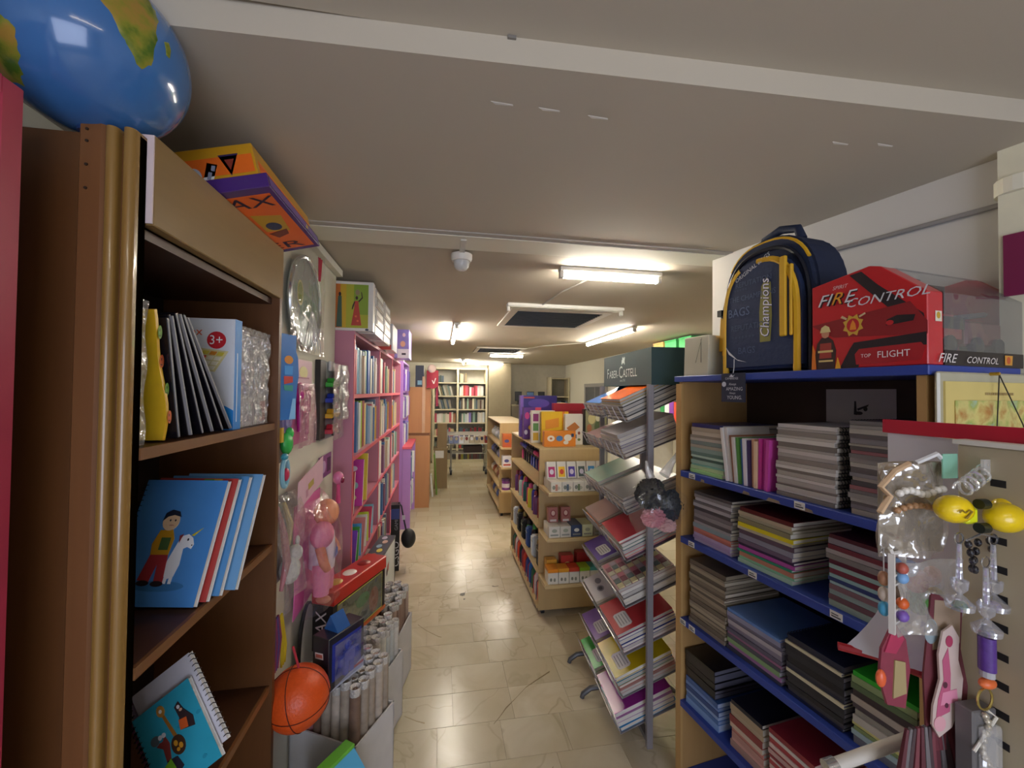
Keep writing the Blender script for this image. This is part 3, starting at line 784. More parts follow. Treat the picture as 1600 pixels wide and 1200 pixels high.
# blue toy card at the bookcase's edge
t = thing('toy_card', 'tall blue toy card with coloured lettering beside the brown bookcase', 'toy pack', (-0.505, 1.475, 1.50))
pts = [(-0.035, 0.0), (0.035, 0.0), (0.042, 0.10), (0.05, 0.15), (0.045, 0.21), (0.035, 0.23), (0.035, 0.285), (-0.035, 0.285), (-0.035, 0.23)]
MB().prism(pts, -0.002, 0.0, 0, frame((0, 0, 0), (0.35, 0.94, 0), (0, 0, 1))).build('card', mat('#2a73bd', 0.35), t)
FF = frame((0.0005, 0, 0), (0.35, 0.94, 0), (0, 0, 1))
print_on(t, 'letters', FF, [('#d98a2a', ell(0.0, 0.20, 0.02, 0.014)), ('#3f9be0', [(-0.02, 0.18), (0.02, 0.18), (0.018, 0.15), (-0.018, 0.15)]), ('#c23a34', [(-0.022, 0.145), (0.02, 0.145), (0.02, 0.125), (-0.02, 0.118)]), ('#2f9a8a', [(-0.022, 0.115), (0.02, 0.115), (0.02, 0.095), (-0.018, 0.098)]), ('#8ac4f2', [(0.005, 0.0), (0.035, 0.0), (0.035, 0.07), (0.02, 0.07)])])
hook(t, (0.0, 0, 0.28), L=0.06)
t = thing('squeaky_toy', 'bright green rubber toy hanging below the blue card', 'toy', (-0.535, 1.56, 1.36))
MB().ball((0, 0, 0.05), (0.02, 0.03, 0.04), 12, 8).ball((0.005, 0.012, 0.085), (0.014, 0.018, 0.022), 10, 6).build('green_body', mat('#3fc25a', 0.25, coat=0.3), t, smooth=True)
MB().box(-0.03, -0.026, -0.05, 0.055, -0.02, 0.10).build('card', mat('#4a4442', 0.5), t)
MB().box(-0.002, 0.004, -0.06, -0.04, 0.06, 0.11).build('yellow_tab', mat('#e0b53a', 0.4), t)
t = thing('rattle_ring', 'pale blue ring toy with a red heart hanging low beside the bookcase', 'toy', (-0.515, 1.49, 1.27))
MB().tube([(0, 0.026 * math.cos(a), 0.05 + 0.045 * math.sin(a)) for a in [2 * math.pi * i / 20 for i in range(20)]], 0.008, 8, closed=True).build('ring', mat('#8fc4d8', 0.3), t, smooth=True)
MB().ball((0.004, 0, 0.045), (0.01, 0.017, 0.022), 10, 7).build('red_heart', mat('#c8385a', 0.3), t, smooth=True)
MB().ball((0.0, -0.006, 0.105), (0.012, 0.018, 0.012), 10, 6).build('teal_knob', mat('#3fa0b8', 0.3), t, smooth=True)

# lilac pack and magenta brush pack
t = thing('lilac_pack', 'narrow lilac blister pack between the blue card and the magenta pack', 'toy pack', (-0.55, 1.60, 1.42))
MB().box(-0.012, 0.0, -0.04, 0.04, 0.0, 0.26).build('card', mat('#8f86b8', 0.4), t, bevel=0.001)
MB().ball((0.006, 0, 0.11), (0.014, 0.03, 0.08), 12, 8).build('blister', film(0.3, '#d8d0ff', 0.1, 20, 0.2), t, smooth=True)
t = thing('brush_set_pack', 'magenta toy brush and comb set in a pink carded bag', 'toy pack', (-0.555, 1.785, 1.385))
MB().box(-0.012, -0.008, -0.10, 0.10, 0.0, 0.24).build('pink_card', mat('#d98ab0', 0.5), t)
MB().box(-0.010, 0.004, -0.10, 0.10, 0.24, 0.335).build('header_card', mat('#dfb3c4', 0.5), t)
F = frame((0.0044, -0.10, 0.24), (0, 1, 0), (0, 0, 1))
print_on(t, 'header_print', F, [('#d8cf8a', ell(0.09, 0.045, 0.05, 0.025)), ('#a8607a', rect(0.03, 0.02, 0.16, 0.026))])
MB().tube([(0.004, -0.05, 0.20), (0.004, -0.045, 0.05)], [0.016, 0.009], 10).ball((0.004, -0.05, 0.20), (0.018, 0.035, 0.045), 12, 8).build('brush', mat('#c0208e', 0.25, coat=0.3), t, smooth=True)
MB().box(-0.002, 0.010, 0.015, 0.075, 0.12, 0.215).build('mirror', mat('#cf3fa2', 0.25, coat=0.3), t, bevel=0.004)
MB().box(-0.002, 0.010, 0.035, 0.055, 0.03, 0.12).build('mirror_handle', mat('#cf3fa2', 0.25, coat=0.3), t, bevel=0.004)
MB().grid(lambda u, v: (0.020 + 0.006 * math.sin(13 * u + 4 * v), -0.105 + 0.21 * u, -0.01 + 0.25 * v), 8, 14, 0.0006).build('clear_bag', film(0.25, '#ffd8ee', 0.1, 25, 0.1), t, smooth=True)
hook(t, (0.0, 0, 0.32))

# dark framed strip and toy cars
t = tag(MB().box(-0.024, 0.0, -0.045, 0.045, 0.0, 0.37).build('dark_board', mat('#2c2622', 0.5), None, (-0.545, 2.035, 1.37), bevel=0.002), 'narrow dark board leaning against the pier left of the toy cars', 'board')
t = thing('toy_car_pack', 'four toy cars stacked in a clear hanging pack: green, blue, yellow, red', 'toy pack', (-0.532, 2.16, 1.36))
MB().box(-0.030, -0.026, -0.11, 0.10, 0.0, 0.38).build('card', mat('#8f9298', 0.4), t)
MB().box(-0.025, -0.012, 0.0, 0.06, 0.335, 0.385).build('hanger_tab', mat('#d9d5d0', 0.4), t, bevel=0.003)
for i, c in enumerate(('#c03040', '#e0a82a', '#2c3ca8', '#3fa83a')):
    z = 0.03 + i * 0.075
    MB().box(-0.02, 0.02, -0.085, 0.075, z, z + 0.022).prism([(-0.06, 0), (0.05, 0), (0.03, 0.022), (-0.045, 0.022)], -0.016, 0.016, 0, frame((0, 0, z + 0.022), (0, 1, 0), (0, 0, 1))).build('car_body', mat(c, 0.2, coat=0.5), t, bevel=0.003)
    for y_ in (-0.055, 0.045):
        MB().cyl((0.012, y_, z), (0.022, y_, z), 0.011, None, 10).build('wheel', mat('#1c1c1e', 0.5), t)
    MB().prism([(-0.050, 0.003), (0.042, 0.003), (0.028, 0.018), (-0.040, 0.018)], 0.0162, 0.017, 0, frame((0, 0, z + 0.022), (0, 1, 0), (0, 0, 1))).build('car_window', mat('#20242c', 0.1), t)
MB().grid(lambda u, v: (0.030 + 0.003 * math.sin(25 * v), -0.105 + 0.2 * u, 0.37 * v), 6, 20, 0.0006).build('clear_blister', film(0.25, '#ffffff', 0.1, 20, 0.06), t, smooth=True)
t = thing('clear_pack', 'small clear empty-looking blister pack right of the toy cars', 'toy pack', (-0.498, 2.275, 1.45))
MB().box(-0.02, -0.016, -0.06, 0.06, 0.0, 0.28).build('card', mat('#b9b6b4', 0.4), t)
MB().grid(lambda u, v: (0.012 * math.sin(math.pi * u) + 0.004 * math.sin(18 * v), -0.06 + 0.12 * u, 0.28 * v), 8, 16, 0.0006).build('blister', film(0.3, '#ffffff', 0.08, 30, 0.15), t, smooth=True)

# purple card, rattle, doll, clear toy pack
t = thing('hair_clip_card', 'small purple carded accessory above the pink rattle on the pier', 'toy pack', (-0.562, 2.17, 1.17))
MB().box(-0.004, 0.0, -0.11, 0.10, 0.0, 0.11).build('card', mat('#8a4a86', 0.35), t, bevel=0.001)
print_on(t, 'card_print', frame((0.0005, -0.11, 0), (0, 1, 0), (0, 0, 1)), [('#c9a8cf', ell(0.07, 0.055, 0.035, 0.03)), ('#4a2448', rect(0.13, 0.02, 0.19, 0.09))])
t = thing('pink_rattle', 'shiny pink baby rattle hanging beside the doll pack', 'toy', (-0.50, 2.16, 1.09))
MB().ball((0, 0, 0.075), (0.026, 0.03, 0.032), 14, 9).build('rattle_head', mat('#e07aa8', 0.12, coat=0.5), t, smooth=True)
MB().cyl((0, 0, 0.05), (0, 0.004, -0.05), 0.008, 0.012, 10).build('rattle_handle', mat('#d8508a', 0.15, coat=0.5), t, smooth=True)
MB().ball((0.022, -0.01, 0.066), (0.01, 0.014, 0.016), 10, 6).build('dark_bead', mat('#7a1838', 0.2), t, smooth=True)
t = thing('doll_pack', 'baby doll in pink clothes packed in a pink carded bag', 'doll', (-0.525, 1.83, 0.745))
def dollcard(u, v):
    return (-0.015 + 0.004 * math.sin(6 * v), -0.155 + 0.33 * u + 0.05 * (1 - v) * u, -0.02 + 0.43 * v)
MB().grid(dollcard, 4, 8, 0.003).build('pink_backing', mat('#e070b4', 0.35), t)
MB().grid(lambda u, v: (0.006, -0.19 + 0.32 * u, 0.40 + 0.11 * v + 0.05 * u), 3, 3, 0.002).build('header_card', mat('#e3b8c8', 0.5), t)
print_on(t, 'header_print', frame((0.0065, -0.1, 0.43), (0, 1, 0.16), (0, -0.16, 1)), [('#b8a24a', rect(0.03, 0.02, 0.10, 0.045)), ('#c890a8', rect(0.0, 0.0, 0.025, 0.03))])
SKIN = mat('#e0946e', 0.45); CLO = mat('#f09ab4', 0.7); WHT = mat('#eeeef0', 0.6)
MB().ball((0.05, 0.03, 0.335), (0.050, 0.058, 0.056), 16, 11).ball((0.055, 0.078, 0.31), (0.03, 0.026, 0.028), 10, 7).build('head', SKIN, t, smooth=True)
MB().ball((0.05, -0.03, 0.26), (0.045, 0.062, 0.055), 14, 9).build('pink_bonnet', CLO, t, smooth=True)
MB().tube([(0.04, 0.0, 0.26), (0.045, 0.0, 0.18), (0.042, 0.0, 0.12)], [0.05, 0.052, 0.05], 14).build('torso_shirt', WHT, t, smooth=True)
print_on(t, 'shirt_motif', frame((0.098, -0.02, 0.16), (0, 1, 0), (0, 0, 1)), [('#3a5cb8', [(0.0, 0.0), (0.05, 0.0), (0.045, 0.03), (0.03, 0.035), (0.025, 0.06), (0.015, 0.035), (0.005, 0.03)])])
MB().tube([(0.05, -0.06, 0.22), (0.07, -0.075, 0.16), (0.08, -0.06, 0.13)], [0.02, 0.019, 0.015], 10).build('arm', SKIN, t, smooth=True)
MB().tube([(0.05, 0.06, 0.23), (0.07, 0.09, 0.18), (0.085, 0.085, 0.15)], [0.02, 0.018, 0.014], 10).build('arm', SKIN, t, smooth=True)
for s_ in (-1, 1):
    MB().tube([(0.045, 0.022 * s_, 0.14), (0.05, 0.032 * s_, 0.07), (0.05, 0.034 * s_, 0.02)], [0.035, 0.034, 0.03], 12).build('trouser_leg', CLO, t, smooth=True)
    MB().ball((0.06, 0.036 * s_, 0.0), (0.03, 0.018, 0.016), 10, 7).build('foot', SKIN, t, smooth=True)
def dbag(u, v):
    return (0.105 - 0.085 * abs(2 * u - 1) ** 3 - 0.075 * v ** 6 + 0.005 * math.sin(15 * u + 7 * v), -0.165 + 0.35 * u + 0.04 * (1 - v) * u, -0.015 + 0.425 * v)
MB().grid(dbag, 16, 20, 0.0006).build('clear_bag', film(0.11, '#fff4fa', 0.08, 12, 0.015), t, smooth=True)
hook(t, (0.0, 0, 0.50))
t = thing('plush_pack', 'clear bag with a white plush toy and pink ribbons low on the pier', 'toy pack', (-0.545, 1.545, 0.90))
MB().box(-0.02, -0.016, -0.10, 0.11, 0.02, 0.32).build('backing', mat('#8a8886', 0.5), t)
MB().ball((0.02, 0.04, 0.06), (0.035, 0.04, 0.05), 12, 8).ball((0.03, 0.06, 0.11), (0.026, 0.03, 0.03), 12, 8).ball((0.03, 0.085, 0.145), (0.008, 0.01, 0.02), 8, 6).build('white_plush', mat('#e2e2e0', 0.9, bump=0.6, scale=60), t, smooth=True)
MB().tube([(0.0, -0.03, 0.30), (0.02, -0.02, 0.20), (0.02, 0.01, 0.10), (0.02, -0.04, 0.02)], [0.006, 0.012, 0.014, 0.006], 8).build('pink_ribbon', mat('#c08088', 0.5), t, smooth=True)
MB().tube([(0.0, 0.03, 0.30), (0.015, 0.05, 0.22), (0.015, 0.03, 0.15)], [0.006, 0.012, 0.01], 8).build('cream_ribbon', mat('#cdbb8a', 0.5), t, smooth=True)
MB().box(-0.01, 0.0, -0.08, -0.03, 0.05, 0.18).build('grey_piece', mat('#a58c86', 0.4), t, bevel=0.01)
MB().grid(lambda u, v: (0.05 + 0.012 * math.sin(9 * u + 6 * v) - 0.05 * v ** 4, -0.11 + 0.23 * u, -0.03 + 0.36 * v), 12, 16, 0.0006).build('clear_bag', film(0.16, '#ffffff', 0.1, 16, 0.04), t, smooth=True)

# basketball in net with netted toys
t = thing('toy_basketball', 'orange toy basketball hanging at the end of the brown bookcase', 'ball', (-0.462, 1.500, 0.565))
MB().ball((0, 0, 0), 0.098, 28, 18).build('ball_skin', mat('#e2561c', 0.4, var=0.12, scale=120, bump=0.2), t, smooth=True)
def ring3(n, tilt):
    q = []
    for i in range(36):
        a = 2 * math.pi * i / 36
        q.append((Matrix.Rotation(tilt, 3, n) @ Vector((0.0985 * math.cos(a), 0.0985 * math.sin(a), 0))))
    return q
for ax, ti in ((Vector((1, 0, 0)), R(90)), (Vector((0, 1, 0)), R(75)), (Vector((1, 0, 0)), R(12))):
    MB().tube(ring3(ax, ti), 0.0015, 6, closed=True).build('seam', mat('#5a1c0c', 0.6), t)
MB().tube([(0, 0, 0.095), (-0.012, 0.0, 0.14), (-0.02, 0.0, 0.17)], 0.004, 6).build('red_net', mat('#b02a38', 0.7), t)
t = thing('ball_net', 'purple and yellow string net hanging behind the orange ball', 'net', (-0.553, 1.56, 0.62))
for i in range(4):
    MB().tube([(0.006, -0.05 + 0.012 * i, 0.20), (0.012, -0.055 + 0.017 * i, 0.12), (0.006, -0.05 + 0.012 * i, 0.02)], 0.005, 6).build('purple_cord', mat('#8a3a5e' if i % 2 else '#5a4a86', 0.7), t)
for i in range(3):
    MB().tube([(0.008, 0.0 + 0.008 * i, 0.19), (0.008, 0.02 + 0.02 * i, 0.06), (0.008, 0.02 + 0.015 * i, 0.0)], 0.004, 6).build('yellow_cord', mat('#d8bf2a', 0.6), t)

# curved white guitar-like board with black edge
t = thing('toy_guitar', 'white curved board with a black rim standing behind the toy boxes', 'toy', (-0.545, 1.86, 0.0))
pts = ell(0, 0.50, 0.10, 0.20, 30)
MB().prism(pts, -0.006, 0.006, 0, frame((0, 0, 0), (0, 1, 0), (0, 0, 1))).build('board', mat('#d9d8d4', 0.3), t)
MB().tube([(0.0, p[0], p[1]) for p in pts], 0.008, 6, closed=True).build('black_rim', mat('#1c1c1e', 0.4), t)
MB().box(-0.006, 0.006, -0.02, 0.02, 0.0, 0.31).build('stand_leg', mat('#1c1c1e', 0.4), t)

# wrapping paper bins with rolls
ROLLC = ['#8a7262', '#7a6050', '#a08c7c', '#b8aa9a', '#857a70', '#b88088', '#8a6a58', '#7c6656', '#a09282']
roll_body = {}
def roll_mesh(h, c):
    if (h, c) not in roll_body:
        me = MB().cyl((0, 0, 0), (0, 0, h), 0.0205, None, 10).mesh('paper_roll', smooth=True)
        me.materials.append(mat(c, 0.5, var=0.35, scale=40)); roll_body[(h, c)] = me
    return roll_body[(h, c)]
cap_me = MB().lathe([(0.0, 0.003), (0.006, -0.006), (0.013, 0.004), (0.0208, 0.009), (0.0214, -0.02), (0.0206, -0.021)], 10).mesh('film_cap', smooth=True)
cap_me.materials.append(mat('#d9d5d0', 0.12, 0.25, var=0.4, scale=90, bump=0.8))
PLACE = ['near', 'middle', 'far']
def roll_bin(which, p, rz, w, l, zt, h, cols, nx, ny, drop):
    """cardboard bin; local x across, y along the wall; front corner low"""
    t = thing('roll_bin', PLACE[which] + ' white cardboard bin packed with gift-wrap rolls beside the aisle', 'bin', p, rz, 'gift-wrap bins')
    BIN = mat('#d4d2d2', 0.5)
    MB().box(-w, w, -l, -l + 0.006, 0, zt).build('front_panel', BIN, t)
    MB().box(-w, w, l - 0.006, l, 0, zt).build('back_panel', BIN, t)
    MB().box(-w, -w + 0.006, -l, l, 0, zt).build('side_panel', BIN, t)
    MB().box(w - 0.006, w, -l, l, 0, zt).build('side_panel', BIN, t)
    MB().box(-w, w, -l, l, 0.0, 0.008).build('base_panel', BIN, t)
    k = 0
    ca, sa = math.cos(R(rz)), math.sin(R(rz))
    for i in range(nx):
        for j in range(ny):
            x = -w + 0.031 + i * (2 * w - 0.062) / max(1, nx - 1)
            y_ = -l + 0.031 + j * (2 * l - 0.062) / max(1, ny - 1)
            c = random.choice(cols)
            hh = h + random.choice((-0.02, -0.01, 0.0, 0.008, 0.015))
            wx, wy = p[0] + ca * x - sa * y_, p[1] + sa * x + ca * y_
            r_ = link('paper_roll', roll_mesh(round(hh, 3), c), None, (wx, wy, 0.009), (random.uniform(-0.008, 0.008), random.uniform(-0.008, 0.008), 0))
            tag(r_, 'gift-wrap roll, ' + ordw(j) + ' row from the front, ' + ordw(i) + ' from the wall, ' + PLACE[which] + ' bin', 'paper roll', 'gift-wrap rolls standing in the bins')
            link('film_cap', cap_me, r_, (0, 0, hh))
roll_bin(0, (-0.372, 1.765, 0), -28, 0.155, 0.12, 0.30, 0.485, ROLLC, 7, 5, 0)
roll_bin(1, (-0.335, 2.05, 0), -20, 0.13, 0.12, 0.32, 0.47, ['#c8c2b8', '#b9bcb8', '#c4a0a4', '#a9b4bc', '#d2cdbf'], 6, 5, 0)
roll_bin(2, (-0.30, 2.35, 0), -12, 0.12, 0.14, 0.32, 0.47, ['#8c6f5e', '#9c8274', '#7f6456', '#a89284'], 5, 6, 0)

# toy cartons stacked in front of the pier
t = thing('action_toy_box', 'red-topped black toy box with a clear window behind the paper rolls', 'toy box', (-0.40, 2.03, 0.495), -24)
# local y runs along the wall, window on +x
MB().box(-0.05, 0.05, -0.20, 0.20, 0.0, 0.235).build('carton', mat('#1f1a1c', 0.35), t, bevel=0.002)
MB().box(-0.054, 0.056, -0.203, 0.203, 0.20, 0.262).build('red_top', mat('#c42a22', 0.3, coat=0.3), t, bevel=0.004)
F = frame((0.0505, -0.20, 0), (0, 1, 0), (0, 0, 1))
print_on(t, 'window_picture', F, [('#4a5a48', rect(0.03, 0.02, 0.37, 0.19)), ('#6f7f5a', ell(0.14, 0.10, 0.07, 0.05)), ('#b8862a', ell(0.08, 0.05, 0.04, 0.02)), ('#8a4a3a', ell(0.30, 0.09, 0.04, 0.06)), ('#3f7a4a', ell(0.21, 0.13, 0.05, 0.03))])
MB().tube([(0.051, -0.17, 0.02), (0.051, 0.17, 0.02), (0.051, 0.17, 0.192), (0.051, -0.17, 0.192)], 0.002, 5, closed=True).build('window_edge', mat('#c8c23a', 0.4), t)
MB().box(0.0515, 0.0525, -0.17, 0.17, 0.02, 0.19).build('window_film', film(0.18, '#ffffff', 0.06, 8, 0.02), t)
MB().box(0.050, 0.0545, -0.20, 0.20, 0.0, 0.016).build('orange_strip', mat('#c8622a', 0.4), t)
text(t, 'MAX', 0.075, frame((0.022, -0.2032, 0.03), (0, 0, 1), (-1, 0, 0)), '#e8dfe4', sx=0.9)
for i, (a, c) in enumerate(((-0.12, '#c8b23a'), (-0.02, '#e8e2d8'), (0.09, '#8a1a16'))):
    MB().ball((0.0, a, 0.262), (0.03, 0.035, 0.006), 12, 6).build('top_emblem', mat(c, 0.3), t, smooth=True)
t = thing('robot_toy_box', 'small window box with a blue robot figure in front of the red box', 'toy box', (-0.375, 1.665, 0.515), -34)
MB().box(-0.035, 0.045, -0.085, 0.085, 0.0, 0.19).build('carton', mat('#22202a', 0.3, coat=0.2), t, bevel=0.002)
MB().prism([(-0.03, 0.19), (0.0, 0.245), (0.04, 0.19)], -0.08, -0.02, 0, frame((0, 0, 0), (1, 0, 0), (0, 0, 1)) @ Matrix.Translation((0, 0, 0.06))).build('raised_flap', mat('#2a5a9a', 0.25, coat=0.3), t)
F = frame((0.0455, -0.085, 0), (0, 1, 0), (0, 0, 1))
print_on(t, 'front_print', F, [('#2a3a9a', rect(0.015, 0.03, 0.155, 0.165)), ('#b8bcc8', [(0.0, 0.0), (0.17, 0.0), (0.17, 0.045), (0.10, 0.02)]), ('#c02a3a', rect(0.12, 0.02, 0.168, 0.03))])
MB().ball((0.05, 0.0, 0.13), (0.012, 0.016, 0.018), 10, 7).box(0.046, 0.062, -0.025, 0.025, 0.075, 0.115).box(0.046, 0.060, -0.045, -0.028, 0.07, 0.112).box(0.046, 0.060, 0.028, 0.045, 0.07, 0.112).box(0.046, 0.06, -0.022, -0.004, 0.03, 0.075).box(0.046, 0.06, 0.004, 0.022, 0.03, 0.075).build('robot_figure', mat('#2c48c0', 0.2, coat=0.4), t, bevel=0.003)
MB().box(0.066, 0.067, -0.075, 0.075, 0.025, 0.17).build('window_film', film(0.18, '#dfe6ff', 0.06, 10, 0.03), t)
print_on(t, 'price_sticker', frame((-0.02, -0.0855, 0.11), (1, 0, 0.1), (-0.1, 0, 1)), [('#e8dcd8', rect(0.0, 0.0, 0.04, 0.022)), ('#c86a5a', rect(0.004, 0.005, 0.036, 0.017))])
t = thing('play_set_box', 'tall white play-set box with a dark top edge before the pink bookcase', 'toy box', (-0.385, 2.79, 0.0), -6)
MB().box(-0.05, 0.05, -0.24, 0.24, 0.0, 0.56).build('carton', mat('#d9e0e2', 0.35, coat=0.2), t, bevel=0.002)
MB().box(-0.052, 0.052, -0.243, 0.243, 0.561, 0.575).build('dark_top', mat('#3a3a4a', 0.4), t)
for k in range(6):
    MB().prism(ell(0, 0, 0.018, 0.03, 12), 0.575, 0.577, 0, Matrix.Translation((0.01 * (-1) ** k, -0.19 + k * 0.075, 0))).build('top_picture', mat(('#c8b8b0', '#a84a3a', '#d8c84a', '#8fb0c8', '#d8b0a0', '#b8b0c8')[k], 0.5), t)
F = frame((0.0505, -0.24, 0), (0, 1, 0), (0, 0, 1))
print_on(t, 'side_print', F, [('#b03a34', [(0.22, 0.40), (0.28, 0.42), (0.29, 0.47), (0.25, 0.46)]), ('#3a3038', ell(0.24, 0.42, 0.018, 0.022)), ('#c8c03a', ell(0.34, 0.08, 0.06, 0.04)), ('#2f343c', rect(0.462, 0.0, 0.478, 0.56))])
# front-left toy box cut by the frame
t = thing('dinosaur_toy_box', 'green and sky-blue window box at the bottom edge before the near bin', 'toy box', (-0.345, 1.44, 0.0), -35)
MB().box(-0.10, 0.10, -0.085, 0.085, 0.0, 0.30).build('carton', mat('#6a6258', 0.4), t, bevel=0.002)
MB().prism([(-0.10, 0.30), (0.10, 0.30), (0.02, 0.375), (-0.02, 0.375)], -0.085, 0.085, 0, frame((0, 0, 0), (1, 0, 0), (0, 0, 1))).build('gable_top', mat('#58b0dc', 0.35), t)
MB().box(-0.022, 0.022, -0.088, 0.088, 0.374, 0.388).build('green_ridge', mat('#6cb83a', 0.35), t, bevel=0.003)
MB().box(0.096, 0.104, -0.088, -0.060, 0.0, 0.30).build('green_edge', mat('#7ac83a', 0.35), t, bevel=0.003)
print_on(t, 'window_picture', frame((-0.10, -0.0855, 0), (1, 0, 0), (0, 0, 1)), [('#4a5a9a', rect(0.01, 0.12, 0.19, 0.28)), ('#8a6a4a', ell(0.10, 0.2, 0.05, 0.05)), ('#9a86c8', ell(0.05, 0.24, 0.025, 0.02))])
t = thing('black_carton', 'slim black upright carton lettered CSGO at the foot of the purple unit', 'carton', (-0.40, 3.83, 0.0), 3)
MB().box(-0.03, 0.045, -0.05, 0.05, 0.0, 0.585).build('carton', mat('#161618', 0.3), t, bevel=0.002)
text(t, 'CSGO', 0.075, frame((0.042, -0.0506, 0.04), (0, 0, 1), (-1, 0, 0)), '#d8d8dc', sx=1.1)
text(t, 'GAMING', 0.04, frame((0.03, -0.0506, 0.36), (0, 0, 1), (-1, 0, 0)), '#9a9aa0')
MB().box(-0.028, 0.043, -0.052, -0.0505, 0.46, 0.55).build('blue_print', mat('#3a4a8a', 0.4), t)
t = thing('round_pouch', 'round black zip pouch hanging against the slim black carton', 'pouch', (-0.278, 3.83, 0.0))
MB().ball((0, 0, 0.27), (0.065, 0.075, 0.085), 18, 12).build('round_top', mat('#1a1a1d', 0.55, bump=0.2), t, smooth=True)
MB().tube([(-0.02, 0.0, 0.34), (-0.045, 0.0, 0.45), (-0.065, 0.0, 0.56), (-0.09, 0.0, 0.592)], 0.007, 7).build('strap', mat('#2a2a36', 0.5), t, smooth=True)
MB().box(-0.058, -0.030, -0.012, -0.008, 0.44, 0.48).build('white_tag', mat('#d0d0d8', 0.5), t)

# ================================================================== LEFT: PINK, PURPLE AND BROWN UNITS, BOOKS
PINKP = mat('#ba7a8e', 0.5, var=0.04); PINKE = mat('#d05868', 0.45, var=0.05); PURP = mat('#b48ad2', 0.5, var=0.04)
def shelf_unit(name, label, x0, x1, y0, y1, zs, top, panel, edge, dividers=(), back=None, base=0.0):
    t = thing(name, label, 'bookcase', ((x0 + x1) / 2, (y0 + y1) / 2, 0))
    o = W(t); th = 0.022
    for y_ in (y0, y1 - th) + tuple(dividers):
        s_ = MB().box(x0, x1 - 0.004, y_, y_ + th, 0, top).build('side_panel' if y_ in (y0, y1 - th) else 'divider', panel, t, o)
        MB().box(x1 - 0.004, x1, y_, y_ + th, 0, top).build('edge_strip', edge, s_)
    MB().box(x0, x0 + 0.008, y0 + th, y1 - th, 0, top).build('back_panel', back or panel, t, o)
    for z in zs:
        s_ = MB().box(x0 + 0.008, x1 - 0.004, y0 + th, y1 - th, z - th, z).build('shelf', panel, t, o)
        MB().box(x1 - 0.004, x1, y0 + th, y1 - th, z - th, z).build('edge_strip', edge, s_)
    MB().box(x0, x1, y0, y1, top, top + 0.02).build('top_board', panel, t, o)
    return t
PZ = (1.578, 1.233, 0.905, 0.575, 0.24)
shelf_unit('pink_bookcase', 'tall pink bookcase packed with books along the left side of the aisle', -0.76, -0.47, 2.345, 4.88, PZ, 1.905, PINKP, PINKE, (3.28, 4.08))
shelf_unit('purple_bookcase', 'tall lavender bookcase beyond the pink one on the left', -0.76, -0.44, 4.90, 5.74, (1.60, 1.28, 0.96, 0.62, 0.28), 1.93, PURP, PURP)
t = thing('purple_cabinet', 'low lavender book cabinet with a pink top in front of the lavender bookcase', 'cabinet', (-0.39, 5.3, 0))
o = W(t)
for y_ in (4.90, 5.716):
    MB().box(-0.438, -0.342, y_, y_ + 0.022, 0, 0.925).build('side_panel', PURP, t, o)
MB().box(-0.438, -0.335, 4.89, 5.745, 0.925, 0.950).build('top_board', PINKE, t, o)
for z in (0.55, 0.2):
    MB().box(-0.438, -0.345, 4.922, 5.716, z - 0.02, z).build('shelf', PURP, t, o)

BOOKC = ['#e6ddcc', '#d8d2c8', '#c8b48a', '#a8b8c8', '#3f6a9a', '#8fae9a', '#c9566a', '#e4e2de', '#b8453a', '#6a7f9a', '#d4c49c', '#9a6a4a', '#cfd6da', '#7a4a6a', '#d8a83a', '#aab6a2', '#e8e4d8', '#5a8aa8', '#d9cfc0', '#b9a58c']
CN = {'#e6ddcc': 'cream', '#d8d2c8': 'pale grey', '#c8b48a': 'sand', '#a8b8c8': 'grey-blue', '#3f6a9a': 'deep blue', '#8fae9a': 'sage', '#c9566a': 'rose', '#e4e2de': 'white', '#b8453a': 'red', '#6a7f9a': 'slate', '#d4c49c': 'straw', '#9a6a4a': 'brown', '#cfd6da': 'ice', '#7a4a6a': 'plum', '#d8a83a': 'amber', '#aab6a2': 'grey-green', '#e8e4d8': 'ivory', '#5a8aa8': 'steel blue', '#d9cfc0': 'beige', '#b9a58c': 'tan',
      '#2a58a8': 'royal blue', '#c4352e': 'scarlet', '#9acb2a': 'lime', '#8c2230': 'crimson', '#7ab0d0': 'sky blue', '#e6c23a': 'yellow'}
_BK = {}
def book(label, cat, group, p, rz, th, d, h, c, lean=0.0, name='book', pages='#e2dccb'):
    """upright book; local x = thickness, spine faces -y, p = near bottom corner"""
    k = (round(th, 3), round(d, 3), round(h, 3))
    if k not in _BK:
        e = 0.0022
        a = MB().box(0, th, 0, e, 0, h).box(0, e, e, d, 0, h).box(th - e, th, e, d, 0, h).mesh('book')
        b = MB().box(e, th - e, e, d - 0.004, 0.003, h - 0.004).mesh('pages')
        a.materials.append(None); b.materials.append(None)
        _BK[k] = (a, b)
    a, b = _BK[k]
    o = link(name, a, None, p, (0, R(lean), R(rz)))
    o.material_slots[0].link = 'OBJECT'; o.material_slots[0].material = mat(c, 0.42, var=0.08, scale=25)
    q = link('pages', b, o)
    q.material_slots[0].link = 'OBJECT'; q.material_slots[0].material = mat(pages, 0.8)
    tag(o, label, cat, group)
    return o

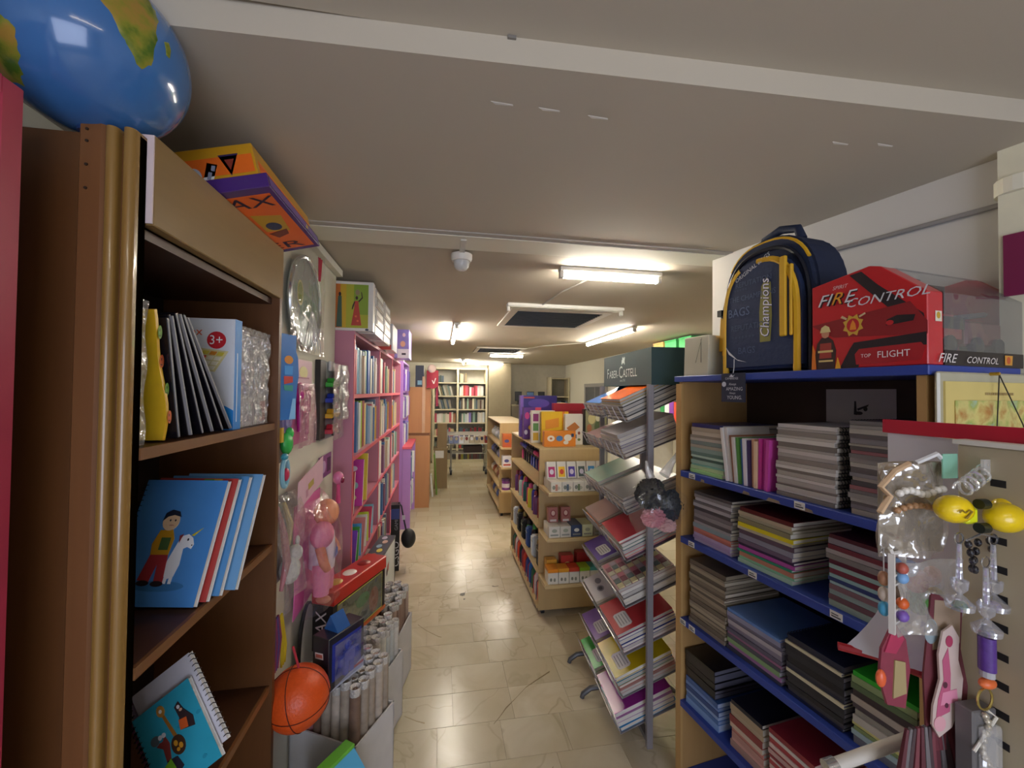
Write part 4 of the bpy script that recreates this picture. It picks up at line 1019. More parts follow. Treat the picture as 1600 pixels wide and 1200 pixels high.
def book_row(place, group, x, y0, y1, z, hmax, n, first=(), rz=90, dvar=0.03, tmin=0.018, tmax=0.045, depth=0.19, cols=BOOKC):
    """row of books along +y whose spines face +x (spine plane x)"""
    y_ = y0; i = 0
    while y_ < y1 - tmin and i < n:
        if i < len(first): c, th, hh = first[i]
        else: c, th, hh = random.choice(cols), random.uniform(tmin, tmax), hmax * random.uniform(0.74, 0.98)
        if y_ + th > y1: break
        dx = random.uniform(0, dvar)
        book(CN.get(c, 'pale') + ' spine, ' + ordw(i) + ' book from the near end, ' + place, 'book', group, (x - dx, y_, z + 0.0006), rz, round(th - 0.0015, 3), depth, round(min(hh, hmax), 3), c)
        y_ += th; i += 1
    return y_
# spine faces +x: local -y -> +x means rz = 90; local x (thickness) -> +y
G = 'books in the pink bookcase'
top_first = [('#d8d2c8', 0.04, .27), ('#e6ddcc', 0.035, .29), ('#e4e2de', 0.05, .29), ('#c9566a', 0.03, .26), ('#2a58a8', 0.06, .30), ('#7ab0d0', 0.06, .28), ('#cfd6da', 0.05, .27), ('#b9a58c', 0.04, .24), ('#a8b8c8', 0.05, .27), ('#8fae9a', 0.06, .28), ('#2a58a8', 0.08, .29), ('#d8d2c8', 0.05, .24)]
y_ = book_row('top shelf of pink bookcase', G, -0.478, 2.375, 3.27, PZ[0], 0.295, 40, top_first)
book_row('top shelf, middle bay of pink bookcase', G, -0.480, 3.31, 4.07, PZ[0], 0.29, 18, [('#d4c49c', 0.06, .27), ('#9a6a4a', 0.05, .26), ('#e6ddcc', 0.08, .28), ('#c8b48a', 0.09, .28)], tmax=0.06)
book_row('top shelf, far bay of pink bookcase', G, -0.482, 4.11, 4.85, PZ[0], 0.28, 14, tmax=0.06)
sec = [('#c4352e', 0.05, .305), ('#e6ddcc', 0.06, .28), ('#7ab0d0', 0.05, .27), ('#3f6a9a', 0.05, .30), ('#d8d2c8', 0.06, .29), ('#cfd6da', 0.06, .29), ('#9acb2a', 0.07, .30), ('#8c2230', 0.07, .30), ('#e6c23a', 0.03, .28), ('#d4c49c', 0.05, .28)]
book_row('second shelf of pink bookcase', G, -0.478, 2.372, 3.27, PZ[1], 0.31, 40, sec)
book_row('second shelf, middle bay of pink bookcase', G, -0.478, 3.31, 4.07, PZ[1], 0.30, 18, [('#e4e2de', 0.06, .28), ('#e6ddcc', 0.05, .27), ('#3f6a9a', 0.04, .28)], tmax=0.055)
book_row('second shelf, far bay of pink bookcase', G, -0.478, 4.11, 4.85, PZ[1], 0.29, 14, [('#e4e2de', 0.06, .28), ('#c9566a', 0.05, .27)], tmax=0.055)
book_row('third shelf, middle bay of pink bookcase', G, -0.470, 3.31, 4.07, PZ[2], 0.30, 18, [('#a8b8c8', 0.06, .29), ('#e4e2de', 0.06, .3), ('#cfd6da', 0.06, .29), ('#e6ddcc', 0.06, .28)], tmax=0.06)
book_row('third shelf, far bay of pink bookcase', G, -0.475, 4.11, 4.85, PZ[2], 0.29, 14, tmax=0.06)
book_row('fourth shelf, middle bay of pink bookcase', G, -0.465, 3.31, 4.07, PZ[3], 0.30, 16, [('#e4e2de', 0.06, .3), ('#cfd6da', 0.06, .3), ('#a8b8c8', 0.05, .28)], tmax=0.06)
book_row('fourth shelf, far bay of pink bookcase', G, -0.475, 4.11, 4.85, PZ[3], 0.28, 12, tmax=0.07)
book_row('bottom shelf, middle bay of pink bookcase', G, -0.46, 3.31, 4.07, PZ[4], 0.30, 12, [('#d4c49c', 0.07, .3), ('#b9a58c', 0.06, .29), ('#c9566a', 0.05, .28)], tmax=0.07)
# third shelf near bay: books shown face-on, leaning
def face_book(label, p, rz, w, h, th, c, lean=12):
    t = thing('book', label, 'book', p, 0, 'books shown cover-out in the pink bookcase', (R(-lean), 0, R(rz)))
    MB().box(0, w, 0.002, th - 0.002, 0.002, h - 0.002).build('pages', mat('#e2dccb', 0.8), t)
    MB().box(0, w, 0, 0.002, 0, h).box(0, w, th - 0.002, th, 0, h).build('cover', mat(c, 0.3, coat=0.2), t)
    return t
t = face_book('red cover-out book lettered Pratik on the third pink shelf', (-0.70, 2.40, PZ[2] + 0.004), 0, 0.225, 0.235, 0.02, '#b3302a', 8)
text(t, 'Pratik', 0.058, frame((0.030, -0.0006, 0.112), (1, 0, 0), (0, 0, 1)), '#e8d83a', sx=1.1)
print_on(t, 'cover_figure', frame((0, -0.0004, 0), (1, 0, 0), (0, 0, 1)), [('#e8e2da', ell(0.135, 0.185, 0.012, 0.014)), ('#d8cfc8', [(0.125, 0.155), (0.145, 0.155), (0.142, 0.175), (0.128, 0.175)]), ('#e8dcd8', rect(0.13, 0.02, 0.195, 0.042)), ('#e8c8c0', rect(0.10, 0.066, 0.17, 0.070))])
text(t, '4.YAS', 0.022, frame((0.134, -0.0010, 0.024), (1, 0, 0), (0, 0, 1)), '#8a2a24')
t = face_book('magenta and blue cover-out book behind the red one', (-0.685, 2.58, PZ[2] + 0.004), 0, 0.225, 0.275, 0.02, '#c03a9a', 8)
print_on(t, 'cover_print', frame((0, -0.0004, 0), (1, 0, 0), (0, 0, 1)), [('#3a62b8', [(0.0, 0.2), (0.12, 0.24), (0.12, 0.275), (0.0, 0.275)]), ('#d8cfe0', ell(0.17, 0.22, 0.02, 0.016)), ('#9ac8c0', ell(0.18, 0.12, 0.018, 0.02)), ('#d8d8a0', ell(0.17, 0.05, 0.02, 0.016))])
t = face_book('yellow-edged book behind the magenta one on the third pink shelf', (-0.69, 2.72, PZ[2] + 0.004), 0, 0.23, 0.290, 0.016, '#d8c83a', 8)
# rows of tilted magazines on the lower two shelves near bay
LOWC = ['#7a4ac0', '#4aa84a', '#3f9ad8', '#d88a8a', '#e8e4dc', '#c8d83a', '#d8506a', '#8ac0d8']
LN = ['violet', 'green', 'bright blue', 'salmon', 'white', 'yellow-green', 'rose', 'pale blue']
for i in range(8):
    t = thing('magazine', LN[i] + ' thin magazine leaning in the fourth pink shelf, near bay', 'magazine', (-0.70, 2.46 + i * 0.085, PZ[3] + 0.009), 0, 'magazines on the low pink shelves', (R(-22), 0, R(4 * (i % 3))))
    MB().box(0, 0.225, 0, 0.006, 0, 0.21 - 0.01 * (i % 3)).build('cover', mat(LOWC[i], 0.25, coat=0.3), t)
    MB().box(0.002, 0.226, 0.0062, 0.012, 0.0, 0.20 - 0.01 * (i % 3)).build('pages', mat('#d8d2c8', 0.7), t)
for i in range(7):
    k = (i * 3 + 2) % 8
    t = thing('magazine', LN[k] + ' glossy booklet leaning in the bottom pink shelf, near bay', 'magazine', (-0.70, 2.44 + i * 0.10, PZ[4] + 0.012), 0, 'magazines on the low pink shelves', (R(-28), 0, R(5 * (i % 3))))
    MB().box(0, 0.20, 0, 0.006, 0, 0.22).build('cover', mat(LOWC[k], 0.25, coat=0.3), t)
    MB().box(0.002, 0.201, 0.0062, 0.014, 0.0, 0.21).build('pages', mat('#e0dcd4', 0.7), t)
# lavender bookcase
G = 'books in the lavender bookcase'
VC = ['#8a7ac8', '#a8b8c8', '#7a4ab0', '#cfd6da', '#4a62b8', '#c9a8d8', '#e4e2de', '#5a4a9a']
for c_, n_ in zip(VC, ['periwinkle', 'grey-blue', 'violet', 'ice', 'indigo', 'lilac', 'white', 'dark violet']): CN[c_] = n_
for k, z in enumerate((1.60, 1.28, 0.96)):
    book_row(('top', 'second', 'third')[k] + ' shelf of lavender bookcase', G, -0.43 + 0.01, 4.94, 5.70, z, 0.27, 14, rz=90, tmin=0.04, tmax=0.07, cols=VC, dvar=0.02)
for k, z in enumerate((0.55, 0.2)):
    book_row(('upper', 'lower')[k] + ' shelf of low lavender cabinet', G, -0.335, 4.94, 5.70, z, 0.30, 12, tmin=0.04, tmax=0.07, depth=0.09, cols=['#cfd6da', '#3f6a9a', '#e4e2de', '#6a7f9a', '#a8b8c8', '#d8d2c8'])

# things on top of the pink bookcase
ZT = 1.926
t = thing('puzzle_box', 'white puzzle box with a painting of women in red dresses on the pink bookcase', 'puzzle box', (-0.50, 2.385, ZT))
MB().box(-0.12, 0.122, -0.03, 0.03, 0.0, 0.272).build('carton', mat('#d9d5d0', 0.35), t, bevel=0.002)
F = frame((-0.12, -0.0303, 0), (1, 0, 0), (0, 0, 1))
fig = lambda x, s=1.0: [('#b03a2a', [(x - 0.028, 0.03), (x + 0.026, 0.03), (x + 0.012, 0.13), (x + 0.008, 0.165), (x - 0.010, 0.165), (x - 0.012, 0.13)]), ('#3a1f18', [(x - 0.012, 0.165), (x - 0.022, 0.14), (x - 0.026, 0.118), (x - 0.021, 0.118), (x - 0.008, 0.158)]), ('#3a1f18', [(x + 0.008, 0.165), (x + 0.026, 0.185), (x + 0.022, 0.215), (x + 0.026, 0.215), (x + 0.032, 0.182), (x + 0.012, 0.158)]), ('#3a1f18', ell(x, 0.182, 0.007, 0.010)), ('#8a7a5a', ell(x + 0.004, 0.212, 0.012, 0.016)), ('#d8643a', ell(x - 0.004, 0.08, 0.006, 0.006, 8)), ('#d8643a', ell(x + 0.006, 0.055, 0.006, 0.006, 8))]
print_on(t, 'painting', F, [('#a8a82a', rect(0.0, 0.016, 0.216, 0.256)), ('#c4a021', rect(0.0, 0.016, 0.10, 0.256)), ('#c8702a', rect(0.035, 0.016, 0.07, 0.256)), ('#7f9a2a', rect(0.14, 0.09, 0.216, 0.256)), ('#3f5a4a', [(0.05, 0.02), (0.08, 0.02), (0.076, 0.19), (0.058, 0.19)]), ('#2a1a16', ell(0.067, 0.20, 0.007, 0.011))] + fig(0.155))
print_on(t, 'puzzle_mark', F, [('#3a3a4a', ell(0.21, 0.008, 0.010, 0.006, 8))])
for i in range(2):
    for j in range(5):
        x = 0.0
        t = thing('puzzle_box', ordw(j) + ' white shrink-wrapped box from the top, ' + ('near' if i == 0 else 'far') + ' pile on pink bookcase', 'puzzle box', (-0.50, 2.62 + i * 0.36, ZT + 0.0005 + (4 - j) * 0.054), 0, 'white shrink-wrapped boxes piled on the pink bookcase')
        MB().box(-0.11, 0.118 + 0.004 * (j % 2), -0.155, 0.155, 0.0, 0.0525).build('carton', mat('#cfcdcc', 0.2, coat=0.5), t, bevel=0.002)
        MB().box(0.119 + 0.004 * (j % 2), 0.1205 + 0.004 * (j % 2), -0.12, 0.12, 0.012, 0.038).build('side_label', mat('#b3b3b6' if (i + j) % 2 else '#dcdad6', 0.3), t)
t = thing('toy_carton', 'clear-wrapped pale toy carton on the pink bookcase past the white boxes', 'carton', (-0.50, 3.55, ZT))
MB().box(-0.1, 0.11, -0.17, 0.17, 0, 0.21).build('carton', mat('#c8cdd4', 0.25, coat=0.4), t, bevel=0.002)
print_on(t, 'front_print', frame((-0.10, -0.1705, 0), (1, 0, 0), (0, 0, 1)), [('#6a9ac8', rect(0.03, 0.06, 0.19, 0.12)), ('#c4453a', rect(0.06, 0.0, 0.2, 0.04)), ('#e8e8ee', rect(0.02, 0.13, 0.19, 0.2))])
t = thing('toy_carton', 'violet patterned toy carton at the far end of the pink bookcase top', 'carton', (-0.455, 4.35, ZT))
MB().box(-0.13, 0.13, -0.16, 0.16, 0, 0.285).build('carton', mat('#8a7ac8', 0.3, coat=0.3, var=0.3, scale=18), t, bevel=0.002)
print_on(t, 'front_print', frame((-0.13, -0.1605, 0), (1, 0, 0), (0, 0, 1)), [('#e2dcea', rect(0.15, 0.0, 0.26, 0.09)), ('#e08a9a', rect(0.0, 0.0, 0.12, 0.10)), ('#d8a08a', ell(0.20, 0.14, 0.025, 0.03)), ('#e8c8d8', ell(0.21, 0.23, 0.015, 0.02)), ('#e8e2f0', ell(0.07, 0.2, 0.03, 0.035)), ('#3a3048', rect(0.19, 0.03, 0.23, 0.05))])
t = thing('toy_carton', 'slim yellow-green carton on the lavender bookcase top', 'carton', (-0.505, 5.15, 1.951))
MB().box(-0.06, 0.05, -0.08, 0.08, 0, 0.25).build('carton', mat('#b8b86a', 0.4), t, bevel=0.002)
print_on(t, 'front_print', frame((-0.06, -0.0805, 0), (1, 0, 0), (0, 0, 1)), [('#e0dcc8', rect(0.02, 0.04, 0.09, 0.14))])

# brown two-door cabinet farther along
t = thing('tall_cabinet', 'plain tan two-part cabinet with a strip of brown tape beyond the lavender units', 'cabinet', (-0.30, 6.0, 0))
o = W(t)
TAN = wood('#b07a4e', '#c08a5a', 'z', 0.45, 3)
MB().box(-0.55, -0.152, 5.77, 6.25, 0, 0.985).build('lower_body', TAN, t, o)
MB().box(-0.55, -0.149, 5.82, 6.25, 1.02, 1.655).build('upper_body', TAN, t, o)
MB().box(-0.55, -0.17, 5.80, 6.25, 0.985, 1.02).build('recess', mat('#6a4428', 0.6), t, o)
MB().box(-0.262, -0.222, 5.812, 5.8195, 0.96, 1.80).build('brown_tape', mat('#c09a74', 0.25), t, o)
t = tag(MB().box(-0.06, 0.055, -0.08, 0.08, 0, 0.30).box(-0.055, 0.05, -0.081, -0.080, 0.02, 0.09).build('navy_carton', [mat('#1c2438', 0.4)], None, (-0.30, 5.92, 1.656)), 'dark navy box on top of the tan cabinet', 'carton')
MB().box(-0.03, 0.03, -0.0825, -0.0815, 0.03, 0.09).build('blue_print', mat('#7fa8c0', 0.4), t)
t = thing('red_apron_bag', 'dark red printed cloth bag hanging over the end of the tan cabinet', 'bag', (-0.135, 5.80, 1.64))
def rb(u, v): return (-0.07 + 0.16 * u, -0.02 - 0.02 * math.sin(math.pi * u), 0.24 * v + 0.01 * math.sin(9 * u))
MB().grid(rb, 8, 8, 0.02).build('cloth', mat('#a02c40', 0.7), t, smooth=True)
MB().ball((0.0, -0.03, 0.27), (0.06, 0.03, 0.06), 12, 8).build('white_knot', mat('#d8c0b8', 0.7, bump=0.5), t, smooth=True)
print_on(t, 'white_mark', frame((0.0, -0.0425, 0.06), (1, 0, 0), (0, 0, 1)), [('#e8dcdc', [(0.0, 0.05), (0.015, 0.05), (0.03, 0.02), (0.045, 0.08), (0.06, 0.08), (0.035, 0.0), (0.022, 0.0)])])
MB().box(0.06, 0.09, -0.03, -0.01, -0.25, 0.02).build('strap', mat('#8a2440', 0.7), t)
# boards and books leaning past the cabinet
t = tag(MB().box(-0.012, 0.012, -0.10, 0.10, 0, 0.62).build('green_board', mat('#6a8a2a', 0.4), None, (-0.055, 6.55, 0.002), (0, R(-4), 0)), 'olive green board leaning on the floor past the tan cabinet', 'board')
t = tag(MB().box(-0.01, 0.01, -0.09, 0.09, 0, 0.32).build('white_board', mat('#e0e2e2', 0.4), None, (-0.115, 6.42, 0.002), (0, R(-5), 0)), 'white board leaning on the floor in front of the green board', 'board')
t = tag(MB().box(-0.08, 0.08, -0.1, 0.1, 0, 0.40).build('tan_carton', wood('#8a7452', '#9a845e', 'z', 0.6, 3), None, (0.02, 7.0, 0.66)), 'tan carton on the low rack left of the white cart', 'carton')
t = thing('low_cabinet', 'low wooden cabinet holding a tan carton at the far left', 'cabinet', (0.0, 7.0, 0))
MB().box(-0.12, 0.12, -0.14, 0.14, 0.63, 0.66).build('top_board', wood('#8a7452', '#9a845e', 'x', 0.6, 3), t)
MB().box(-0.11, 0.11, -0.13, 0.13, 0, 0.63).build('body', wood('#8a7452', '#9a845e', 'z', 0.6, 3), t)
MB().box(-0.09, 0.05, -0.142, -0.131, 0.50, 0.62).build('white_card', mat('#dcdad4', 0.5), t)

# ================================================================== BACK OF THE SHOP
CREAM = mat('#cfc6a8', 0.55, var=0.04)
t = thing('back_shelving', 'cream two-bay book shelving across the back wall', 'shelving', (0.43, 9.43, 0))
o = W(t)
for x in (-0.17, 0.36, 1.01):
    MB().box(x - 0.022, x + 0.022, 9.26, 9.595, 0, 2.12).build('upright', CREAM, t, o)
BZ = (1.80, 1.50, 1.20, 0.90, 0.60, 0.32, 0.07)
for z in BZ + (2.12,):
    for a, b in ((-0.148, 0.338), (0.382, 0.988)):
        MB().box(a, b, 9.27, 9.58, z - 0.025, z).build('shelf', CREAM, t, o)
MB().box(-0.148, 0.988, 9.58, 9.595, 0, 2.10).build('back_panel', mat('#b9b7ae', 0.7), t, o)
MB().box(-0.148, 0.988, 9.275, 9.29, 0, 0.045).build('plinth', CREAM, t, o)
G = 'books on the back shelving'
def back_row(place, x0, x1, z, hm, n, cols, leanp=0.0):
    x = x0 + (0.07 if leanp else 0); i = 0
    while i < n:
        th = random.uniform(0.03, 0.055); h = hm * random.uniform(0.75, 1.0)
        ln = leanp
        if x + th + (h * math.sin(R(abs(ln))) if ln else 0) > x1: break
        c = random.choice(cols)
        zz = z + 0.0008 + (0 if ln <= 0 else th * math.sin(R(ln)) * 0 + 0.0)
        if ln: zz = z + 0.001 + th * math.sin(R(abs(ln))) * (1 if ln > 0 else 0)
        book(CN.get(c, 'pale') + ' book, ' + ordw(i) + ' from left, ' + place, 'book', G, (x, 9.31, zz), 0, round(th, 3), 0.2, round(h, 3), c, ln)
        x += th / math.cos(R(ln)) + (0.004 if ln else 0.002); i += 1
DK = ['#3a4a44', '#5a5248', '#8a8474', '#c8c0a8', '#4a5a6a', '#7a6a4a', '#a8a498', '#6a7a72', '#d8d0b8', '#5a4038']
for c_, n_ in zip(DK, ['dark green', 'umber', 'drab', 'bone', 'slate-blue', 'bronze', 'stone', 'grey-teal', 'ivory', 'dark brown']): CN[c_] = n_
back_row('top shelf, left bay at the back', -0.12, 0.12, 1.80, 0.16, 4, ['#3a4a44', '#4a5a6a'], 0)
back_row('top shelf, right bay at the back', 0.41, 0.62, 1.80, 0.24, 4, ['#c8b48a', '#7a6a4a', '#5a5248'])
back_row('second shelf, left bay at the back', -0.10, 0.33, 1.50, 0.26, 9, DK, -16)
back_row('second shelf, right bay at the back', 0.40, 0.98, 1.50, 0.25, 14, ['#b8453a', '#cfd6da', '#c9566a', '#e4e2de', '#d8d2c8', '#8c2230'])
back_row('third shelf, left bay at the back', -0.10, 0.33, 1.20, 0.26, 9, DK, -14)
back_row('third shelf, right bay at the back', 0.40, 0.98, 1.20, 0.26, 14, DK + ['#8fae9a', '#e4e2de'])
back_row('fourth shelf, left bay at the back', -0.14, 0.33, 0.90, 0.24, 11, ['#e4e2de', '#d8d2c8', '#c9566a', '#aab6a2', '#d9cfc0', '#9a6a4a'])
back_row('fourth shelf, right bay at the back', 0.40, 0.98, 0.90, 0.24, 14, ['#8fae9a', '#e4e2de', '#cfd6da', '#8a7ac8', '#d8d2c8', '#3a4a44'])
back_row('fifth shelf, left bay at the back', -0.14, 0.33, 0.60, 0.20, 10, BOOKC)
back_row('fifth shelf, right bay at the back', 0.40, 0.98, 0.60, 0.20, 12, ['#3a4a44', '#4a5a6a', '#5a5248', '#8c2230'])
back_row('sixth shelf, left bay at the back', -0.14, 0.33, 0.32, 0.19, 10, DK)
back_row('sixth shelf, right bay at the back', 0.40, 0.98, 0.32, 0.19, 12, ['#8c2230', '#3a4a44', '#b8453a', '#5a8aa8'])
back_row('lowest shelf, left bay at the back', -0.14, 0.33, 0.07, 0.20, 9, ['#b9a58c', '#9a8a7a', '#8a8474'])
back_row('lowest shelf, right bay at the back', 0.40, 0.98, 0.07, 0.20, 13, ['#5a2a2a', '#3a4a44', '#8a8a2a', '#4a3a3a'])

# wheeled display cart before the back shelving
t = thing('display_cart', 'white wheeled display cart with a tray of items before the back shelves', 'cart', (0.53, 8.1, 0))
CW = mat('#c8c6be', 0.4)
for sx in (-1, 1):
    for sy in (-1, 1):
        MB().cyl((0.335 * sx, 0.16 * sy, 0.09), (0.335 * sx, 0.16 * sy, 0.60), 0.012, None, 8).build('leg', mat('#8a8a88', 0.35, 0.5), t)
        MB().cyl((0.335 * sx - 0.02, 0.16 * sy, 0.045), (0.335 * sx + 0.02, 0.16 * sy, 0.045), 0.045, None, 14).build('wheel', mat('#1e1e20', 0.5), t)
        MB().box(0.335 * sx - 0.025, 0.335 * sx + 0.025, 0.16 * sy - 0.015, 0.16 * sy + 0.015, 0.06, 0.10).build('caster_fork', mat('#7a7a7a', 0.4, 0.6), t)
MB().box(-0.44, 0.44, -0.22, 0.22, 0.585, 0.60).build('tray_floor', CW, t)
MB().box(-0.44, 0.44, -0.22, -0.208, 0.76, 0.79).build('front_rail', CW, t)
MB().box(-0.44, 0.44, 0.208, 0.22, 0.60, 0.79).build('tray_back', CW, t)
for s_ in (-1, 1): MB().box(min(s_ * 0.44, s_ * 0.428), max(s_ * 0.44, s_ * 0.428), -0.22, 0.22, 0.60, 0.79).build('tray_side', CW, t)
MB().box(-0.335, 0.335, -0.17, 0.17, 0.40, 0.412).build('lower_shelf', CW, t)
FC = ['#2a2c4a', '#3a3f6a', '#e4e6ea', '#d8d4c8', '#c0b49a', '#b9ac92', '#c8b89a', '#8a3a34', '#e8e8ee', '#5a6a9a']
for i in range(8):
    t = thing('picture_book', ordw(i) + ' cover-out book from the left in the display cart', 'book', (0.15 + i * 0.098, 7.915, 0.604), 0, 'books shown in the cart', (R(-6), 0, 0))
    MB().box(0, 0.088, 0, 0.008, 0, 0.165).build('cover', mat(FC[i], 0.25, coat=0.3), t)
    print_on(t, 'cover_print', frame((0, -0.0003, 0), (1, 0, 0), (0, 0, 1)), [(FC[(i + 4) % 10], ell(0.044, 0.09, 0.026, 0.035)), (FC[(i + 7) % 10], rect(0.01, 0.135, 0.078, 0.155))])
for i in range(9):
    t = tag(MB().box(-0.055, 0.055, -0.07, 0.07, 0, 0.03).build('booklet', mat(['#b8a0d8', '#d8d4dc', '#c86a7a', '#e4dcd8', '#8fae9a', '#d8c8d8', '#e8e4e0', '#c8a8b8', '#b04a5a'][i], 0.35), None, (0.20 + i * 0.082, 8.07 + 0.015 * (i % 3), 0.70 + 0.004 * (i % 2)), (R(10), 0, R(random.uniform(-25, 25))), bevel=0.004), ordw(i) + ' loose booklet from the left heaped in the display cart', 'booklet', 'booklets heaped in the cart')
t = tag(MB().box(-0.38, 0.38, -0.10, 0.14, 0, 0.096).build('stock_carton', mat('#8a8478', 0.6), None, (0.53, 8.1, 0.602), bevel=0.003), 'plain carton filling the cart tray under the booklets', 'carton')
t = tag(MB().box(-0.18, 0.18, -0.12, 0.12, 0, 0.13).build('stock_carton', mat('#3a2a26', 0.6), None, (0.62, 8.1, 0.413), bevel=0.003), 'dark carton on the lower shelf of the cart', 'carton')

# right part of the back: pillar, screens, shelf bay
struct(MB().box(1.05, 1.56, 9.20, 9.6, 0, 2.25).build('wall_column', mat('#968b72', 0.7)))
t = thing('counter_cabinet', 'low dark display counter carrying the screens at the back', 'counter', (2.05, 9.3, 0))
MB().box(-0.47, 0.42, -0.15, 0.28, 0, 1.28).build('body', mat('#6a6458', 0.6), t)
MB().box(-0.48, 0.43, -0.17, 0.28, 1.28, 1.31).build('counter_top', mat('#8a8474', 0.5), t)
for i, (x, w, c) in enumerate(((1.74, 0.16, '#16181c'), (2.02, 0.17, '#1c2026'), (2.28, 0.16, '#1a1c20'))):
    t = thing('monitor', ['left', 'middle', 'right'][i] + ' dark screen on the counter at the back', 'monitor', (x, 9.25, 1.31), 0, 'dark screens on the back counter')
    MB().box(-0.05, 0.05, -0.04, 0.04, 0, 0.012).build('foot', mat('#1a1a1c', 0.4), t)
    MB().box(-0.012, 0.012, 0.0, 0.02, 0.012, 0.1).build('neck', mat('#1a1a1c', 0.4), t)
    MB().box(-w / 2, w / 2, -0.012, 0.012, 0.08, 0.30).build('case', mat(c, 0.35), t, bevel=0.003)
    MB().box(-w / 2 + 0.01, w / 2 - 0.01, -0.0135, -0.012, 0.095, 0.285).build('screen', mat(['#3a4048', '#5a7aa8', '#30343c'][i], 0.15), t)
shelf_bay = thing('side_shelving', 'cream shelf bay with dark files at the far right back', 'shelving', (2.72, 9.40, 0))
o = W(shelf_bay)
for x in (2.50, 2.93): MB().box(x, x + 0.022, 9.22, 9.595, 0, 1.95).build('upright', CREAM, shelf_bay, o)
for z in (0.3, 0.75, 1.15, 1.50, 1.93): MB().box(2.522, 2.93, 9.23, 9.58, z - 0.02, z).build('shelf', CREAM, shelf_bay, o)
MB().box(2.522, 2.93, 9.58, 9.595, 0, 1.95).build('back_panel', mat('#8c8a80', 0.7), shelf_bay, o)
x = 2.54
for i in range(8):
    c = ['#4a6a5a', '#8fb83a', '#c8b83a', '#5a6a7a', '#3a5a9a', '#8a9aa8', '#2f3a4a', '#6a8ac0'][i]
    book(['dark green', 'leaf green', 'mustard', 'grey', 'blue', 'pale grey', 'navy', 'light blue'][i] + ' file standing on the far right shelf bay', 'file', 'files on the far right shelf bay', (x, 9.27, 1.151), 0, 0.042, 0.22, 0.25 - 0.02 * (i % 3), c, name='file'); x += 0.047

# wall cabinets along the far right wall, seen between rack and blue unit
t = thing('binder_shelf', 'white wall shelf with bright binders along the far right wall', 'shelf', (2.80, 4.9, 0))
for z in (1.20, 1.60, 1.98): MB().box(-0.15, 0.165, -1.25, 1.25, z - 0.02, z).build('shelf', mat('#d8d6cf', 0.5), t)
for y_ in (-1.25, 0.0, 1.228): MB().box(-0.15, 0.165, y_, y_ + 0.022, 0, 1.96).build('upright', mat('#d8d6cf', 0.5), t)
BC = ['#c8302a', '#2a2fa8', '#e4e4e8', '#c83a34', '#2838b8', '#dfe2ea', '#d84a2a', '#7a3a9a', '#e8e8ea', '#2a8a4a']
BN = ['red', 'cobalt', 'white', 'brick red', 'ultramarine', 'off-white', 'orange-red', 'purple', 'bright white', 'green']
for k, z in enumerate((1.201, 1.601)):
    y_ = 3.72
    for i in range(10):
        th = 0.10
        book(BN[(i + 3 * k) % 10] + ' binder, ' + ordw(i) + ' from near end on ' + ('lower' if k == 0 else 'upper') + ' binder shelf', 'binder', 'binders on the far right wall', (2.69, y_ + th, z), -90, th - 0.004, 0.25, 0.30, BC[(i + 3 * k) % 10], name='binder')
        y_ += th
for i, (y_, c, nm) in enumerate(((4.20, '#3aa85a', 'green'), (4.50, '#4ab86a', 'light green'), (4.78, '#e0b86a', 'orange-yellow'))):
    t = tag(MB().box(-0.11, 0.12, -0.12, 0.12, 0, 0.24).build('storage_box', mat(c, 0.35), None, (2.80, y_, 1.981), bevel=0.003), nm + ' storage box on top of the binder shelf', 'box', 'boxes on the binder shelf top')
    MB().box(-0.113, 0.123, -0.123, 0.123, 0.241, 0.256).build('lid', mat(c, 0.3), t)

# ================================================================== GONDOLAS
GW = wood('#b59a6a', '#c8ac7a', 'z', 0.45, 3); GWx = wood('#c2a878', '#d0b888', 'x', 0.42, 3)
def gondola(label, x0, x1, y0, y1, H, zs, ez):
    t = thing('gondola', label, 'display unit', ((x0 + x1) / 2, (y0 + y1) / 2, 0), 0, 'wooden gondola display units')
    o = W(t); xc = (x0 + x1) / 2
    MB().box(x0 + 0.01, x1 - 0.01, y0, y0 + 0.02, 0.045, H).build('end_panel', GW, t, o)
    MB().box(x0 + 0.01, x1 - 0.01, y1 - 0.02, y1, 0.045, H).build('end_panel', GW, t, o)
    MB().box(xc - 0.012, xc + 0.012, y0 + 0.02, y1 - 0.02, 0.045, H).build('core_panel', wood('#5a4030', '#6a4c38', 'z', 0.5, 3), t, o)
    for z in zs:
        MB().box(x0, xc - 0.012, y0 + 0.021, y1 - 0.021, z - 0.022, z).build('side_shelf', GWx, t, o)
        MB().box(xc + 0.012, x1, y0 + 0.021, y1 - 0.021, z - 0.022, z).build('side_shelf', GWx, t, o)
    MB().box(x0 + 0.01, x1 - 0.01, y0, y1, H, H + 0.012).build('top_board', GWx, t, o)
    for z, d in ez:
        MB().box(x0 + 0.005, x1 - 0.005, y0 - d, y0 - 0.001, z - 0.022, z).build('end_shelf', GWx, t, o, bevel=0.002)
    for (x, y_) in ((x0 + 0.05, y0 + 0.05), (x1 - 0.05, y0 + 0.05), (x0 + 0.05, y1 - 0.05), (x1 - 0.05, y1 - 0.05)):
        MB().cyl((x - 0.012, y_, 0.022), (x + 0.012, y_, 0.022), 0.022, None, 12).box(x - 0.015, x + 0.015, y_ - 0.02, y_ + 0.02, 0.03, 0.046).build('castor', mat('#1a1a1c', 0.4), t, o)
    return t
GZ = (0.945, 0.645, 0.325, 0.075)
gondola('nearest wooden gondola display right of the aisle, with shelves on its end', 0.69, 1.20, 2.87, 4.06, 1.185, GZ, ((0.94, 0.27), (0.632, 0.24), (0.31, 0.20)))
